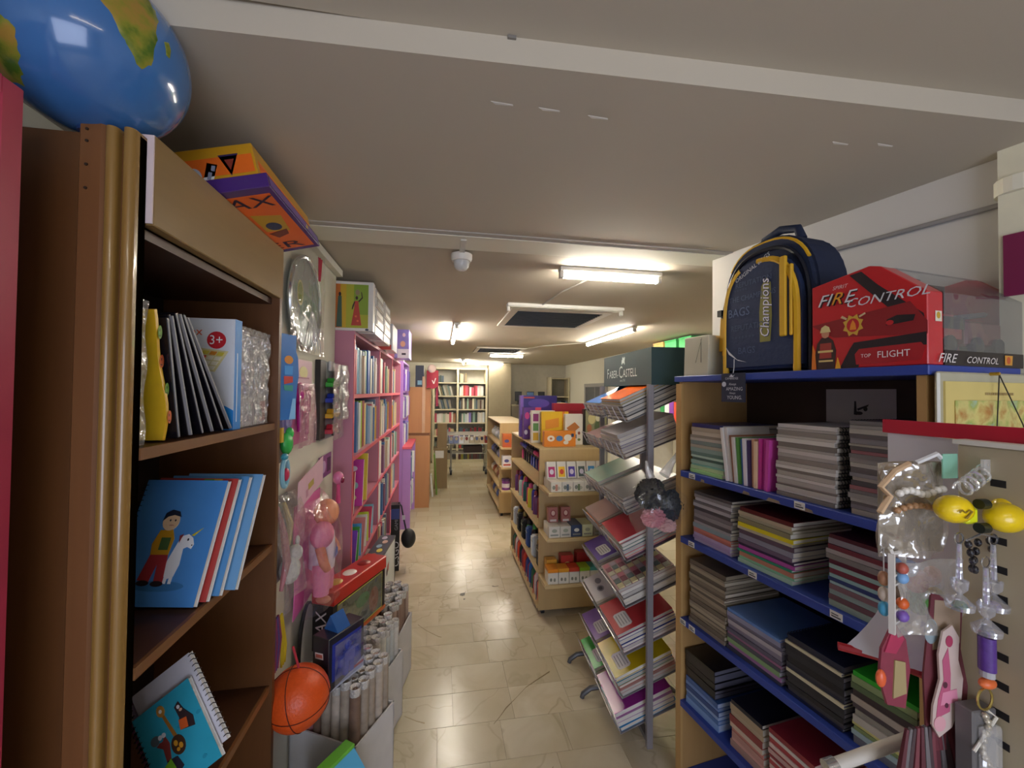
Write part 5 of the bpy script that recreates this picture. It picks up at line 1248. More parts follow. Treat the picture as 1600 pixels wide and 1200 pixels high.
gondola('farther wooden gondola display beyond the first one, half hidden', 0.735, 1.15, 5.22, 6.65, 1.185, (0.92, 0.67, 0.38, 0.11), ((0.905, 0.2), (0.66, 0.2), (0.375, 0.2)))

def carton(name, label, cat, group, p, w, d, h, c, prints=(), rz=0, lean=0, side='y', bevel=0.001):
    t = thing(name, label, cat, p, 0, group, (R(-lean), 0, R(rz)))
    MB().box(0, w, 0, d, 0, h).build('carton', mat(c, 0.35, coat=0.15), t, bevel=bevel)
    if prints: print_on(t, 'front_print', frame((0, -0.0002, 0), (1, 0, 0), (0, 0, 1)), list(prints))
    return t
# gondola end: top shelf, phone-cover boxes
PC = ['#b02a6a', '#e6b82a', '#4a3a9a', '#4a5a5a', '#3a8ac8', '#8a9a9a']
PN = ['magenta', 'yellow and red', 'violet', 'dark green', 'blue', 'grey']
for i in range(6):
    carton('eraser_box', PN[i] + ' fronted box in the upper row on the gondola end shelf', 'box', 'small boxes on the gondola end', (0.725 + i * 0.072, 2.745, 1.005), 0.066, 0.05, 0.115, '#dad6cc',
           [(PC[i], [(0.01, 0.01), (0.056, 0.01), (0.056, 0.08), (0.01, 0.08)]), ('#d84a3a' if i == 1 else '#cfc8d8', ell(0.033, 0.045, 0.015, 0.018))] , lean=14)
for i in range(6):
    carton('eraser_box', ordw(i) + ' white patterned box from the left in the lower row, upper gondola end shelf', 'box', 'small boxes on the gondola end', (0.718 + i * 0.077, 2.625, 0.941), 0.074, 0.09, 0.066, '#d2cfc4',
           [('#7a8078', ell(0.02, 0.03, 0.011, 0.014, 10)), ('#a8a89a', ell(0.05, 0.026, 0.014, 0.012, 10)), (['#b07a6a', '#5a6a7a', '#6a7a5a', '#7a7a7a', '#5a5a6a', '#8a8a6a'][i], rect(0.030, 0.008, 0.046, 0.05))])
for i in range(5):
    carton('eraser_box', ordw(i) + ' white box from the left supporting the upper row behind', 'box', 'small boxes on the gondola end', (0.722 + i * 0.088, 2.735, 0.9412), 0.084, 0.10, 0.061, '#d6d3c8')
# middle shelf
for i, x in enumerate((0.735, 0.825)):
    carton('craft_pack', ('left' if i == 0 else 'right') + ' dusky red pack standing on the middle gondola end shelf', 'pack', 'packs on the gondola end', (x, 2.745, 0.705), 0.068, 0.045, 0.10, '#a8685e', [('#8a3a3a', ell(0.034, 0.06, 0.02, 0.024)), ('#d8b8a8', ell(0.034, 0.062, 0.013, 0.016)), ('#d8cfc8', rect(0.012, 0.006, 0.056, 0.02))], lean=4)
MIDC = ['#d4d0c6', '#cbc7bc', '#3a4a6a', '#c8d0b0', '#7a7468', '#bdb9a8']
for i in range(6):
    carton('stationery_box', ordw(i) + ' box from the left on the middle gondola end shelf', 'box', 'small boxes on the gondola end', (0.715 + i * 0.077, 2.652, 0.6328), 0.074, 0.15, 0.072 + 0.006 * (i > 1), MIDC[i],
           [('#8a8f8a', rect(0.01, 0.012, 0.064, 0.022)), ('#e4e2da' if i == 2 else '#9aa08f', ell(0.037, 0.045, 0.018, 0.012))])
# bottom shelf
LOW = ['#e08a1e', '#e09a2a', '#c8452e', '#8ab82a', '#4aa0a0', '#b8a08a']
LWN = ['orange', 'amber', 'coral', 'lime', 'teal', 'beige']
for i in range(6):
    t = carton('pastel_box', LWN[i] + ' lidded little box on the lowest gondola end shelf', 'box', 'small boxes on the gondola end', (0.72 + i * 0.074, 2.685, 0.311), 0.07, 0.09, 0.075, '#d8d4c8', [('#7a7a6a', ell(0.02, 0.03, 0.008, 0.012, 8)), ('#8a8a7a', ell(0.045, 0.028, 0.008, 0.013, 8))])
    MB().box(-0.001, 0.071, -0.003, 0.091, 0.0755, 0.100).build('lid', mat(LOW[i], 0.35), t, bevel=0.002)
for i, (x, c, w, h, nm) in enumerate(((0.735, '#d8a03a', 0.075, 0.12, 'golden'), (0.84, '#b83a34', 0.09, 0.145, 'red picture'), (0.955, '#a01c24', 0.15, 0.16, 'deep red wide'))):
    carton('pastel_box', nm + ' box standing at the back of the lowest gondola end shelf', 'box', 'small boxes on the gondola end', (x, 2.79, 0.311), w, 0.06, h, c, [('#d8c87a', ell(w / 2, h * 0.6, 0.02, 0.014))] if i == 1 else ())

# toys on the aisle side of the nearest gondola
def bottle(label, p, r, h, c, cap, group, name='water_bottle'):
    t = thing(name, label, 'bottle', p, 0, group)
    MB().lathe([(0, 0), (r, 0), (r, h * 0.68), (r * 0.85, h * 0.76), (r * 0.5, h * 0.80), (0, h * 0.80)], 12).build('body', mat(c, 0.25, coat=0.3), t, smooth=True)
    MB().lathe([(0, h * 0.80), (r * 0.62, h * 0.80), (r * 0.62, h * 0.94), (r * 0.3, h), (0, h)], 10).build('cap', mat(cap, 0.3), t, smooth=True)
    return t
SHN = ['top', 'second', 'third', 'bottom']
BCOL = [['#3a4ac0', '#e03a7a', '#2a2a4a', '#4a62c8', '#d84a9a', '#1e2034', '#5a4a9a', '#2a2a38'],
        ['#c83a6a', '#b8d8d0', '#3a3a9a', '#2f6a6a', '#8a2a3a', '#e0d83a', '#d8508a', '#6a3a7a'],
        ['#c8d0d8', '#4a9a4a', '#1a1a1c', '#24242a', '#1c1c20', '#8a7a3a', '#2a4a8a', '#1e1e22'],
        ['#1a2a2a', '#2a6a4a', '#c83a2a', '#d8532a', '#2a6ac0', '#8a2a3a', '#d8cfd8', '#2a4a9a']]
for k, z in enumerate(GZ):
    n = 11
    for i in range(n):
        y_ = 2.945 + i * 0.098
        c = BCOL[k][(i * 3 + k) % 8]; c2_ = BCOL[k][(i * 5 + 2) % 8]
        lab = ordw(i) + ' from near end, ' + SHN[k] + ' aisle shelf, near gondola'
        if k == 0:
            t = thing('hair_accessory', 'glittery hair bow on a card, ' + lab, 'accessory', (0.80, y_, z), 0, 'hair accessories on the gondola')
            MB().box(-0.004, 0.0, -0.035, 0.035, 0.002, 0.19).build('card', mat('#2c2438', 0.4), t)
            MB().ball((-0.02, -0.02, 0.15), (0.018, 0.022, 0.02), 10, 7).ball((-0.02, 0.02, 0.15), (0.018, 0.022, 0.02), 10, 7).ball((-0.024, 0, 0.15), (0.012, 0.01, 0.012), 8, 6).build('bow', mat(c, 0.3, var=0.3, scale=120), t, smooth=True)
            MB().box(-0.016, -0.005, -0.02, 0.02, 0.01, 0.10).build('pouch', mat(c2_, 0.25, coat=0.4), t, bevel=0.004)
        elif k == 1 or (k == 2 and i % 2):
            bottle('drinking bottle, ' + lab, (0.745 + 0.012 * (i % 2), y_ + 0.012, z + 0.001), 0.028, 0.21 - 0.015 * (i % 3), c, c2_, 'bottles on the gondola')
        elif k == 2:
            t = thing('pencil_case', 'dark zip pencil case, ' + lab, 'pencil case', (0.75, y_, z + 0.001), 0, 'pencil cases on the gondola')
            MB().box(-0.045, 0.045, -0.04, 0.04, 0, 0.16).build('case', mat(c, 0.6), t, bevel=0.012, seg=2)
            MB().box(-0.047, -0.044, -0.03, 0.03, 0.118, 0.124).build('zip', mat('#8a8a8a', 0.3, 0.7), t)
        else:
            t = thing('drawstring_bag', 'coloured drawstring bag, ' + lab, 'bag', (0.745, y_, z + 0.001), 0, 'drawstring bags on the gondola')
            MB().lathe([(0, 0), (0.034, 0.004), (0.04, 0.05), (0.037, 0.13), (0.02, 0.17), (0.012, 0.18), (0.02, 0.195), (0, 0.195)], 12).build('pouch', mat(c, 0.6, var=0.25, scale=30), t, smooth=True)
            MB().tube([(-0.014, 0, 0.178), (-0.04, 0.01, 0.13), (-0.044, -0.005, 0.05), (-0.046, 0.0, 0.01)], 0.003, 5).build('cord', mat('#c83a3a' if i % 2 else '#2a3a6a', 0.6), t)
# goods on the far gondola
for k, z in enumerate((0.92, 0.67, 0.38, 0.11)):
    for i in range(6):
        y_ = 5.34 + i * 0.2
        c = [['#b8bcc4', '#c8ccd4', '#8a8f98', '#d0d2d8'], ['#4a4a6a', '#5a6ab0', '#8a8aa0', '#3a3a44'], ['#a85a3a', '#d8cfc8', '#7a4a3a', '#c8a88a'], ['#4a5a9a', '#b89a6a', '#6a7ab8', '#c8b48a']][k][i % 4]
        t = thing('toy_bag', ordw(i) + ' bagged toy from the near end, ' + SHN[k] + ' aisle shelf of far gondola', 'toy', (0.835, y_, z + 0.001), 0, 'bagged toys on the far gondola')
        MB().ball((0, 0, 0.065), (0.06, 0.075, 0.065), 10, 7).build('stuffed_body', mat(c, 0.5, var=0.3, scale=30), t, smooth=True)
        MB().lathe([(0.0, 0.12), (0.012, 0.12), (0.025, 0.155), (0.0, 0.15)], 8).build('tied_neck', film(0.4, '#ffffff', 0.15, 20, 0.3), t, smooth=True)
EC = [['#c86a3a', '#e8e6e0', '#d8d0c8'], ['#e8e6ee', '#8a5a8a', '#d8cfa8'], ['#7a3a8a', '#8a4a9a', '#6a5ab0']]
for k, z in enumerate((0.906, 0.661, 0.376)):
    for i in range(3):
        if k == 2:
            t = thing('paint_tub', ordw(i) + ' purple lidded tub from the left on the far gondola end', 'tub', (0.81 + i * 0.115, 5.10, z), 0, 'tubs on the far gondola end')
            MB().lathe([(0, 0), (0.05, 0), (0.05, 0.11), (0, 0.11)], 16).build('tub', mat(EC[k][i], 0.3), t, smooth=True)
            MB().lathe([(0, 0.111), (0.054, 0.111), (0.054, 0.135), (0, 0.135)], 16).build('lid', mat('#4a2a5a', 0.3), t, smooth=True)
            MB().lathe([(0.0505, 0.03), (0.0512, 0.03), (0.0512, 0.08), (0.0505, 0.08)], 16).build('label_band', mat('#d8d0d8', 0.4), t)
        else:
            carton('toy_carton', ordw(i) + ' small carton from the left on the ' + ('upper' if k == 0 else 'middle') + ' end shelf, far gondola', 'carton', 'cartons on the far gondola end', (0.76 + i * 0.125, 5.05, z), 0.11, 0.1, 0.17 - 0.03 * ((i + k) % 2), EC[k][i], [('#5a5a9a', ell(0.05, 0.08, 0.03, 0.02)), ('#c85a4a', rect(0.01, 0.02, 0.1, 0.04))])

# puzzle boxes piled on top of the nearest gondola
GT = 1.1985
carton('board_game_box', 'tall violet-blue board game box at the back of the gondola top', 'game box', 'game boxes on the gondola top', (0.70, 3.62, GT), 0.34, 0.07, 0.37, '#3a3486', [('#8a6ac8', rect(0.0, 0.0, 0.03, 0.37)), ('#5a4ab0', ell(0.17, 0.3, 0.1, 0.04)), ('#c04a4a', rect(0.03, 0.345, 0.13, 0.358)), ('#8a4aa8', rect(0.01, 0.15, 0.33, 0.2))])
carton('board_game_box', 'magenta and violet speckled game box below the violet-blue one', 'game box', 'game boxes on the gondola top', (0.692, 3.42, GT), 0.16, 0.06, 0.27, '#5a2a8a', [('#c83a8a', ell(0.03, 0.2, 0.02, 0.03)), ('#e0b83a', ell(0.06, 0.1, 0.02, 0.02)), ('#d8d0e8', ell(0.02, 0.06, 0.015, 0.02)), ('#d84a6a', rect(0.1, 0.0, 0.15, 0.27)), ('#e8e2da', ell(0.07, 0.22, 0.018, 0.02))])
carton('puzzle_box', 'white puzzle box with small coloured picture squares on the gondola top', 'puzzle box', 'game boxes on the gondola top', (0.705, 3.17, GT), 0.19, 0.05, 0.255, '#d8d2c4', [(['#c8a02a', '#9ab83a', '#a02a5a', '#5a8a4a', '#c85a3a', '#3a3a5a', '#8a2a6a', '#b8b02a', '#6a3a2a'][k], rect(0.012 + 0.055 * (k % 3), 0.02 + 0.075 * (k // 3), 0.056 + 0.055 * (k % 3), 0.08 + 0.075 * (k // 3))) for k in range(9)])
carton('puzzle_box', 'bright yellow puzzle box tilted in front of the picture-square box', 'puzzle box', 'game boxes on the gondola top', (0.77, 3.09, GT + 0.012), 0.22, 0.05, 0.24, '#e0b41e', [('#d88a1e', [(0.03, 0.10), (0.14, 0.12), (0.14, 0.19), (0.03, 0.17)]), ('#e8d03a', [(0.04, 0.04), (0.12, 0.05), (0.12, 0.08), (0.04, 0.07)]), ('#d87a1a', rect(0.17, 0.0, 0.19, 0.24)), ('#4a4a2a', rect(0.155, 0.02, 0.168, 0.07))], lean=6)
carton('puzzle_box', 'low orange puzzle box with white picture ovals at the gondola top edge', 'puzzle box', 'game boxes on the gondola top', (0.75, 2.935, GT), 0.24, 0.06, 0.115, '#d8822a', [('#e8dcc8', ell(0.05, 0.06, 0.028, 0.022)), ('#4a7ab0', ell(0.115, 0.06, 0.026, 0.020)), ('#e8e0d0', ell(0.18, 0.065, 0.03, 0.025)), ('#e4dccc', ell(0.165, 0.03, 0.02, 0.014)), ('#2a3a5a', rect(0.205, 0.07, 0.225, 0.095)), ('#b0602a', ell(0.05, 0.06, 0.01, 0.008))])
carton('puzzle_box', 'white puzzle box with a brown tile picture right of the orange one', 'puzzle box', 'game boxes on the gondola top', (0.935, 3.02, GT), 0.14, 0.05, 0.235, '#dcd8cc', [('#b8743a', [(0.01, 0.13), (0.075, 0.175), (0.115, 0.135), (0.05, 0.085)]), ('#3a5a7a', rect(0.06, 0.05, 0.09, 0.08)), ('#6a7a3a', ell(0.11, 0.04, 0.012, 0.01)), ('#8a4a3a', ell(0.11, 0.09, 0.01, 0.012))])
t = carton('puzzle_box', 'black puzzle box marked 1000 with a pale flower scene, beside the display rack', 'puzzle box', 'game boxes on the gondola top', (1.08, 3.00, GT), 0.19, 0.05, 0.275, '#20221e', [('#8a8a6a', rect(0.01, 0.075, 0.18, 0.265)), ('#c8bf8a', ell(0.06, 0.20, 0.03, 0.04)), ('#a86a4a', ell(0.04, 0.13, 0.02, 0.03)), ('#5a6a4a', ell(0.12, 0.14, 0.04, 0.05)), ('#d8d4b8', ell(0.11, 0.21, 0.02, 0.03))])
text(t, '1000', 0.045, frame((0.01, -0.001, 0.02), (1, 0, 0), (0, 0, 1)), '#c8c8bc')
carton('puzzle_box', 'maroon-topped wide box standing behind the white puzzle box', 'puzzle box', 'game boxes on the gondola top', (0.92, 3.30, GT), 0.27, 0.06, 0.31, '#a02434', [('#8a1c2c', rect(0.0, 0.2, 0.27, 0.25))])
t = thing('cardboard_box', 'open brown cardboard box at the far end of the gondola top', 'box', (1.08, 3.85, GT))
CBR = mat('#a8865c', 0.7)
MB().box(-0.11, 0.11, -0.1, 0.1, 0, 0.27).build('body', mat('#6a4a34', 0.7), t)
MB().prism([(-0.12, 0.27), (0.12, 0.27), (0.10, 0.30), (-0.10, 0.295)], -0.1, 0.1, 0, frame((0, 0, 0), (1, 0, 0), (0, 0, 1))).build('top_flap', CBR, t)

# ================================================================== DISPLAY RACK WITH NOTEBOOKS
def nb_parts(L, Wd, t_, kind='soft'):
    """flat notebook: x 0..Wd, y -L/2..L/2, z 0..t_ ; returns (cover mesh, pages mesh)"""
    k = ('nb', round(L, 3), round(Wd, 3), round(t_, 4), kind)
    if k not in _BK:
        e = min(0.0014, t_ * 0.2)
        c = MB().box(0, Wd, -L / 2, L / 2, 0, e).box(0, Wd, -L / 2, L / 2, t_ - e, t_)
        if kind == 'fold': c.box(-e, 0, -L / 2, L / 2, 0, t_)
        a = c.mesh('cover'); p = MB().box(0.001, Wd - 0.002, -L / 2 + 0.0015, L / 2 - 0.0015, e, t_ - e).mesh('pages')
        a.materials.append(None); p.materials.append(None)
        _BK[k] = (a, p)
    return _BK[k]
def notebook(label, group, M, L, Wd, t_, c, kind='soft', pages='#cfc9bd', spiral=None, rough=0.35, cat='notebook', name='notebook'):
    a, p = nb_parts(L, Wd, t_, kind)
    o = link(name, a)
    o.matrix_world = M
    o.material_slots[0].link = 'OBJECT'; o.material_slots[0].material = mat(c, rough, var=0.08, scale=12, coat=0.15)
    q = link('pages', p, o)
    q.material_slots[0].link = 'OBJECT'; q.material_slots[0].material = mat(pages, 0.75)
    if spiral is not None:
        n = int(Wd / 0.012)
        s_ = link('ring_binding', rings(n, t_ / 2 + 0.0012, 0.012, 0.0013), o, (0.004, spiral * (L / 2 + 0.001), t_ / 2), (0, R(90), 0))
    return tag(o, label, cat, group)

RK = thing('display_rack', 'grey metal floor rack with sloping notebook trays and a green sign', 'rack', (0.95, 2.05, 0), -4)
RM = Matrix.Translation((0.95, 2.05, 0)) @ Matrix.Rotation(R(-4), 4, 'Z')
STEEL = mat('#8c8a90', 0.4, 0.3); WIRE = mat('#a9a7ab', 0.3, 0.6)
for y_ in (-0.338, 0.338):
    MB().box(-0.014, 0.014, y_ - 0.010, y_ + 0.010, 0.03, 1.64).build('post', STEEL, RK, bevel=0.002)
MB().box(0.10, 0.128, -0.012, 0.012, 0.03, 1.64).build('centre_post', STEEL, RK, bevel=0.002)
for z in (0.05,): MB().box(-0.012, 0.012, -0.328, 0.328, z, z + 0.022).build('cross_rail', STEEL, RK)
for y_ in (0.02, 0.30):
    MB().tube([(0.10, y_, 0.045), (-0.06, y_, 0.055), (-0.16, y_, 0.045), (-0.20, y_, 0.018), (-0.205, y_, 0.0)], 0.013, 8).build('curved_foot', mat('#55565a', 0.4, 0.3), RK, smooth=True)
    MB().tube([(0.10, y_, 0.06), (0.24, y_, 0.05), (0.30, y_, 0.0)], 0.013, 8).build('curved_foot', mat('#55565a', 0.4, 0.3), RK, smooth=True)
# sign on top
SG = MB().box(0.0, 0.006, -0.350, 0.305, 1.638, 1.808).box(0.294, 0.30, -0.350, 0.305, 1.638, 1.808).box(0.006, 0.294, -0.350, -0.344, 1.638, 1.808).box(0.006, 0.294, 0.299, 0.305, 1.638, 1.808).box(0.006, 0.294, -0.344, 0.299, 1.800, 1.808).build('sign_box', mat('#12383a', 0.55), RK)
SF = frame((-0.0006, 0.305, 1.638), (0, -1, 0), (0, 0, 1))
cx_ = 0.062
for s_, sz, sx_, dy_ in (('F', 0.080, 0.86, 0.045), ('ABER-', 0.060, 0.92, 0.045), ('C', 0.092, 0.86, 0.042), ('ASTELL', 0.060, 0.96, 0.045)):
    text(SG, s_, sz, SF @ Matrix.Translation((cx_, dy_, 0)), '#d6e6e0', sx=sx_)
    vs_ = _T[(s_, 'LEFT', 0.0)][0]
    cx_ += max(v[0] for v in vs_) * sz * sx_ + 0.008
text(SG, 'since 1761', 0.020, SF @ Matrix.Translation((0.27, 0.022, 0)), '#b8cfc8', sx=0.9)
print_on(SG, 'emblem', SF @ Matrix.Translation((0.075, 0.008, 0)), [('#d6e6e0', [(0.215, 0.108), (0.222, 0.104), (0.228, 0.114), (0.235, 0.107), (0.238, 0.114), (0.248, 0.112), (0.256, 0.102), (0.262, 0.106), (0.258, 0.122), (0.264, 0.140), (0.258, 0.145), (0.250, 0.134), (0.244, 0.146), (0.238, 0.138), (0.228, 0.146), (0.226, 0.132), (0.218, 0.128)])])

TZ = (1.47, 1.30, 1.05, 0.84, 0.63, 0.42, 0.23, 0.075)
TIL = (24, 21, 22, 24, 23, 23, 23, 22)
XL = (-0.095, -0.105, -0.095, -0.095, -0.100, -0.105, -0.115, -0.12)
near = [['#ee6a1e', '#c8c03a', '#3a3e44', '#4a4f58', '#6a6c70', '#2c3034', '#8a8a86'],
        ['#c8c4c8', '#d8d4d8', '#b0aab2', '#2c2f8a', '#b8a8b8', '#a89aa8', '#9a8a7a'],
        ['#8f8e96', '#a2a0a6', '#77767e', '#b0aeb4', '#6a6a72'],
        ['#c43a4a', '#b9b3b6', '#4a9a7a', '#b8a8c4', '#e8603a', '#b02a80'],
        ['#c8a8a8', '#d0ccc8', '#3a2c34', '#dcd8d4', '#2a2228'],
        ['#c83e46', '#2a3c86', '#c8c8d0', '#30408c', '#d0b8bc', '#c09aa0'],
        ['#d4bc1e', '#2c3f86', '#6ab89a', '#b0564a', '#c89a94', '#d0d0d0'],
        ['#a83aa0', '#b890b8', '#2f7fb8', '#3a8ac0']]
far = [['#2f7ad8', '#c85a50', '#8a7a80', '#3a3a44'],
       ['#c49aa4', '#d0b4bc', '#b08e96'],
       ['#9fc8b8', '#a8a8ae', '#c0bec4', '#8a8a92'],
       ['#a88a8a', '#8a2a2a', '#d87a2a', '#a8977a', '#c8b89a'],
       ['#6a52a8', '#5a6a62', '#4a5a50', '#6a7a70'],
       ['#dcdade', '#4a5058', '#5a6068', '#8a8680'],
       ['#9a7ac8', '#8a8288', '#7a7078'],
       ['#38b84a', '#5a5a60', '#6a6a70']]
TN = ['top', 'second', 'third', 'fourth', 'fifth', 'sixth', 'seventh', 'bottom']
for k in range(8):
    for col_, (yc, stock) in enumerate(((-0.168, near[k]), (0.165, far[k]))):
        a = R(TIL[k])
        Tm = Matrix.Translation((XL[k], yc, TZ[k])) @ Matrix.Rotation(-a, 4, 'Y')
        tr_ = MB().box(0.0, 0.30, -0.140, 0.140, -0.004, -0.001).build('tray', STEEL, RK)
        tr_.matrix_local = Tm
        MB().tube([(0.0, -0.12, -0.002), (-0.008, -0.12, 0.075), (-0.008, 0.12, 0.075), (0.0, 0.12, -0.002)], 0.0028, 6).build('lip_wire', WIRE, tr_)
        for y_ in (-0.04, 0.04):
            MB().tube([(0.0, y_, -0.002), (-0.006, y_, 0.03), (-0.008, y_, 0.075)], 0.002, 5).build('lip_upright', WIRE, tr_)
        tot = [(0.0125 + 0.006 * random.random()) * (1.25 if len(stock) < 5 else 1.0) for _ in stock]
        z = sum(tot) + 0.0005
        for i, c in enumerate(stock):
            z -= tot[i]
            M = RM @ Tm @ Matrix.Translation((0.004 + 0.006 * random.random(), random.uniform(-0.006, 0.006), z)) @ Matrix.Rotation(R(random.uniform(-1.2, 1.2)), 4, 'Z')
            nbk = notebook(ordw(i) + ' notebook from the top, ' + TN[k] + ' tray, ' + ('near' if col_ == 0 else 'far') + ' column of the display rack', 'notebooks in the display rack trays', M, 0.262 if i else 0.258, 0.285, tot[i] - 0.0006, c, 'soft', random.choice(['#cfc9bd', '#b8b4ae', '#d8d4cc']), None, 0.22)
            if i == 0:
                FT = frame((0, 0, tot[0] - 0.0006), (0, -1, 0), (1, 0, 0))
                if (col_, k) in ((0, 5), (0, 6), (1, 4), (1, 6), (1, 7)):
                    print_on(nbk, 'cover_label', FT, [('#e6e4e6', [(0.0, 0.03), (0.09, 0.03), (0.10, 0.04), (0.10, 0.085), (0.09, 0.095), (0.0, 0.095), (-0.01, 0.085), (-0.01, 0.04)])] + [('#8f8f96', rect(0.005, 0.04 + 0.014 * q, 0.085, 0.044 + 0.014 * q)) for q in range(4)])
                if (col_, k) == (0, 4):
                    pc = ['#c87a8a', '#d8cfa0', '#6a7a7a', '#b8a8b8', '#c8c8b0', '#8a4a5a']
                    print_on(nbk, 'cover_pattern', FT, [(pc[(u * 5 + v * 3) % 6], rect(-0.12 + 0.042 * u, 0.008 + 0.034 * v, -0.084 + 0.042 * u, 0.036 + 0.034 * v)) for u in range(6) for v in range(8)])
                if (col_, k) == (1, 0):
                    print_on(nbk, 'white_mark', FT, [('#d8e4f4', [(-0.02, 0.06), (0.06, 0.05), (0.09, 0.11), (0.03, 0.09)])])
                if (col_, k) == (1, 5):
                    print_on(nbk, 'cover_print', FT, [('#8a8a94', ell(0.03, 0.06, 0.03, 0.02)), ('#4a4a54', ell(0.03, 0.06, 0.018, 0.012)), ('#8a8a94', ell(-0.05, 0.07, 0.03, 0.018)), ('#33383e', rect(-0.129, 0.11, 0.129, 0.284))])

# clear bag with fuzzy hats hanging in front of the rack
t = thing('hat_bag', 'clear plastic bag with black and pink fluffy balls hanging before the rack post', 'bag', (0.885, 1.575, 1.02))
def blob(u, v, s=0.135, h=0.255):
    a = 2 * math.pi * u; r = (0.25 + 0.75 * math.sin(math.pi * min(1, 0.16 + 0.62 * v + 0.25 * v * v))) * (1 + 0.05 * math.sin(7 * a + 9 * v) + 0.03 * math.sin(13 * a - 17 * v))
    return (s * r * math.cos(a) * 1.0, 0.062 * r * math.sin(a), h * v)
MB().grid(blob, 28, 16).build('clear_bag', film(0.10, '#ffffff', 0.10, 9, 0.02), t, smooth=True)
MB().tube([(0.03, 0, 0.24), (0.07, 0.01, 0.29), (0.115, 0.02, 0.335)], [0.022, 0.013, 0.010], 8).build('bag_handle', film(0.4, '#ffffff', 0.12, 25, 0.3), t, smooth=True)
MB().tube([(-0.03, 0, 0.235), (-0.045, 0.0, 0.27), (-0.05, 0.0, 0.30)], [0.018, 0.010, 0.004], 8).build('bag_knot', film(0.4, '#ffffff', 0.12, 25, 0.3), t, smooth=True)
FUR = mat('#0c0c0e', 1.0); FURP = mat('#d8909c', 1.0)
def fuzzy(name, c, r, m):
    """pompom: tufted ball, every vertex pulled in or out"""
    bb = MB().ball(c, r, 36, 22)
    cv = Vector(c)
    bb.v = [tuple(cv + (Vector(v) - cv) * random.uniform(0.80, 1.10)) for v in bb.v]
    bb.build(name, m, t)
fuzzy('black_pompom', (-0.030, 0.0, 0.165), (0.066, 0.042, 0.064), FUR)
fuzzy('dark_pompom', (0.066, 0.0, 0.115), (0.050, 0.040, 0.062), mat('#1c262f', 1.0))
fuzzy('pink_pompom', (-0.02, -0.004, 0.070), (0.052, 0.038, 0.040), FURP)
fuzzy('pale_pink_pompom', (0.045, 0.004, 0.035), (0.042, 0.03, 0.03), mat('#e0b4b4', 1.0))

# ================================================================== BLUE SHELF UNIT ON THE RIGHT
UA = R(8); UP = Vector((0.96, 1.64, 0))
UM = Matrix.Translation(UP) @ Matrix.Rotation(UA, 4, 'Z')
def U(x, y_, z): return tuple(UM @ Vector((x, y_, z)))
BU = thing('blue_shelf_unit', 'wooden shelf unit with bright blue shelves full of notebook stacks', 'shelf unit', UP, 8)
BLUE = mat('#2c4398', 0.45, var=0.06); PINE = wood('#a8824e', '#bc9560', 'z', 0.45, 3)
UZ = (1.287, 1.020, 0.693, 0.362, 0.08)
MB().box(0.004, 0.345, -0.098, -0.080, 0, 1.647).build('side_panel', PINE, BU)
MB().box(0.004, 0.345, -0.890, -0.872, 0, 1.647).build('side_panel', PINE, BU)
MB().box(0.345, 0.355, -0.890, -0.080, 0, 1.66).build('back_panel', mat('#3a2a20', 0.6), BU)
TB = MB().box(-0.006, 0.355, -0.900, -0.060, 1.648, 1.671).build('top_board', BLUE, BU, bevel=0.002)
sh_ = []
for z in UZ:
    sh_.append(MB().box(-0.006, 0.344, -0.8715, -0.0985, z - 0.025, z).build('shelf', BLUE, BU, bevel=0.0015))
MB().box(-0.004, 0.006, -0.100, -0.070, 0, 1.640).build('front_edge', wood('#b8925a', '#caa46a', 'z', 0.4, 3), BU)
for k, y_ in ((0, -0.165), (1, -0.162), (1, -0.44), (1, -0.70), (2, -0.115), (2, -0.165), (0, -0.60)):
    p_ = MB().box(-0.0072, -0.0062, y_ - 0.016, y_ + 0.016, UZ[k] - 0.022, UZ[k] - 0.002).build('price_tag', mat('#e0ded8', 0.5), sh_[k])
    print_on(p_, 'tag_print', frame((-0.0073, y_ + 0.016, UZ[k] - 0.022), (0, -1, 0), (0, 0, 1)), [('#5a5a5a', rect(0.004, 0.004, 0.028, 0.008)), ('#5a5a5a', rect(0.004, 0.011, 0.022, 0.014))])
for y_, w in ((-0.49, 0.05), (-0.60, 0.04), (-0.21, 0.02), (-0.40, 0.03)):
    MB().prism([(0, 0), (w, 0.001), (w * 0.9, 0.009), (w * 0.2, 0.012)], 0.0001, 0.0005, 0, frame((-0.0062, y_, UZ[0] - 0.0245), (0, -1, 0), (0, 0, 1))).build('worn_patch', mat('#8a7a64', 0.7), sh_[0])
t = tag(MB().box(-0.0008, 0.0, -0.105, 0.105, 0, 0.115).build('note_sheet', mat('#c8c4c4', 0.6), None, U(0.343, -0.54, 1.505), (0, 0, UA)), 'sheet of paper with a scribble taped inside the top of the blue unit', 'paper')
print_on(t, 'scribble', frame((-0.001, 0.105, 0), (0, -1, 0), (0, 0, 1)), [('#1c1c24', [(0.09, 0.03), (0.10, 0.028), (0.097, 0.075), (0.092, 0.075)]), ('#1c1c24', [(0.10, 0.05), (0.135, 0.065), (0.132, 0.058), (0.103, 0.043)]), ('#1c1c24', ell(0.105, 0.035, 0.012, 0.006)), ('#1c1c24', ell(0.125, 0.05, 0.006, 0.008))])

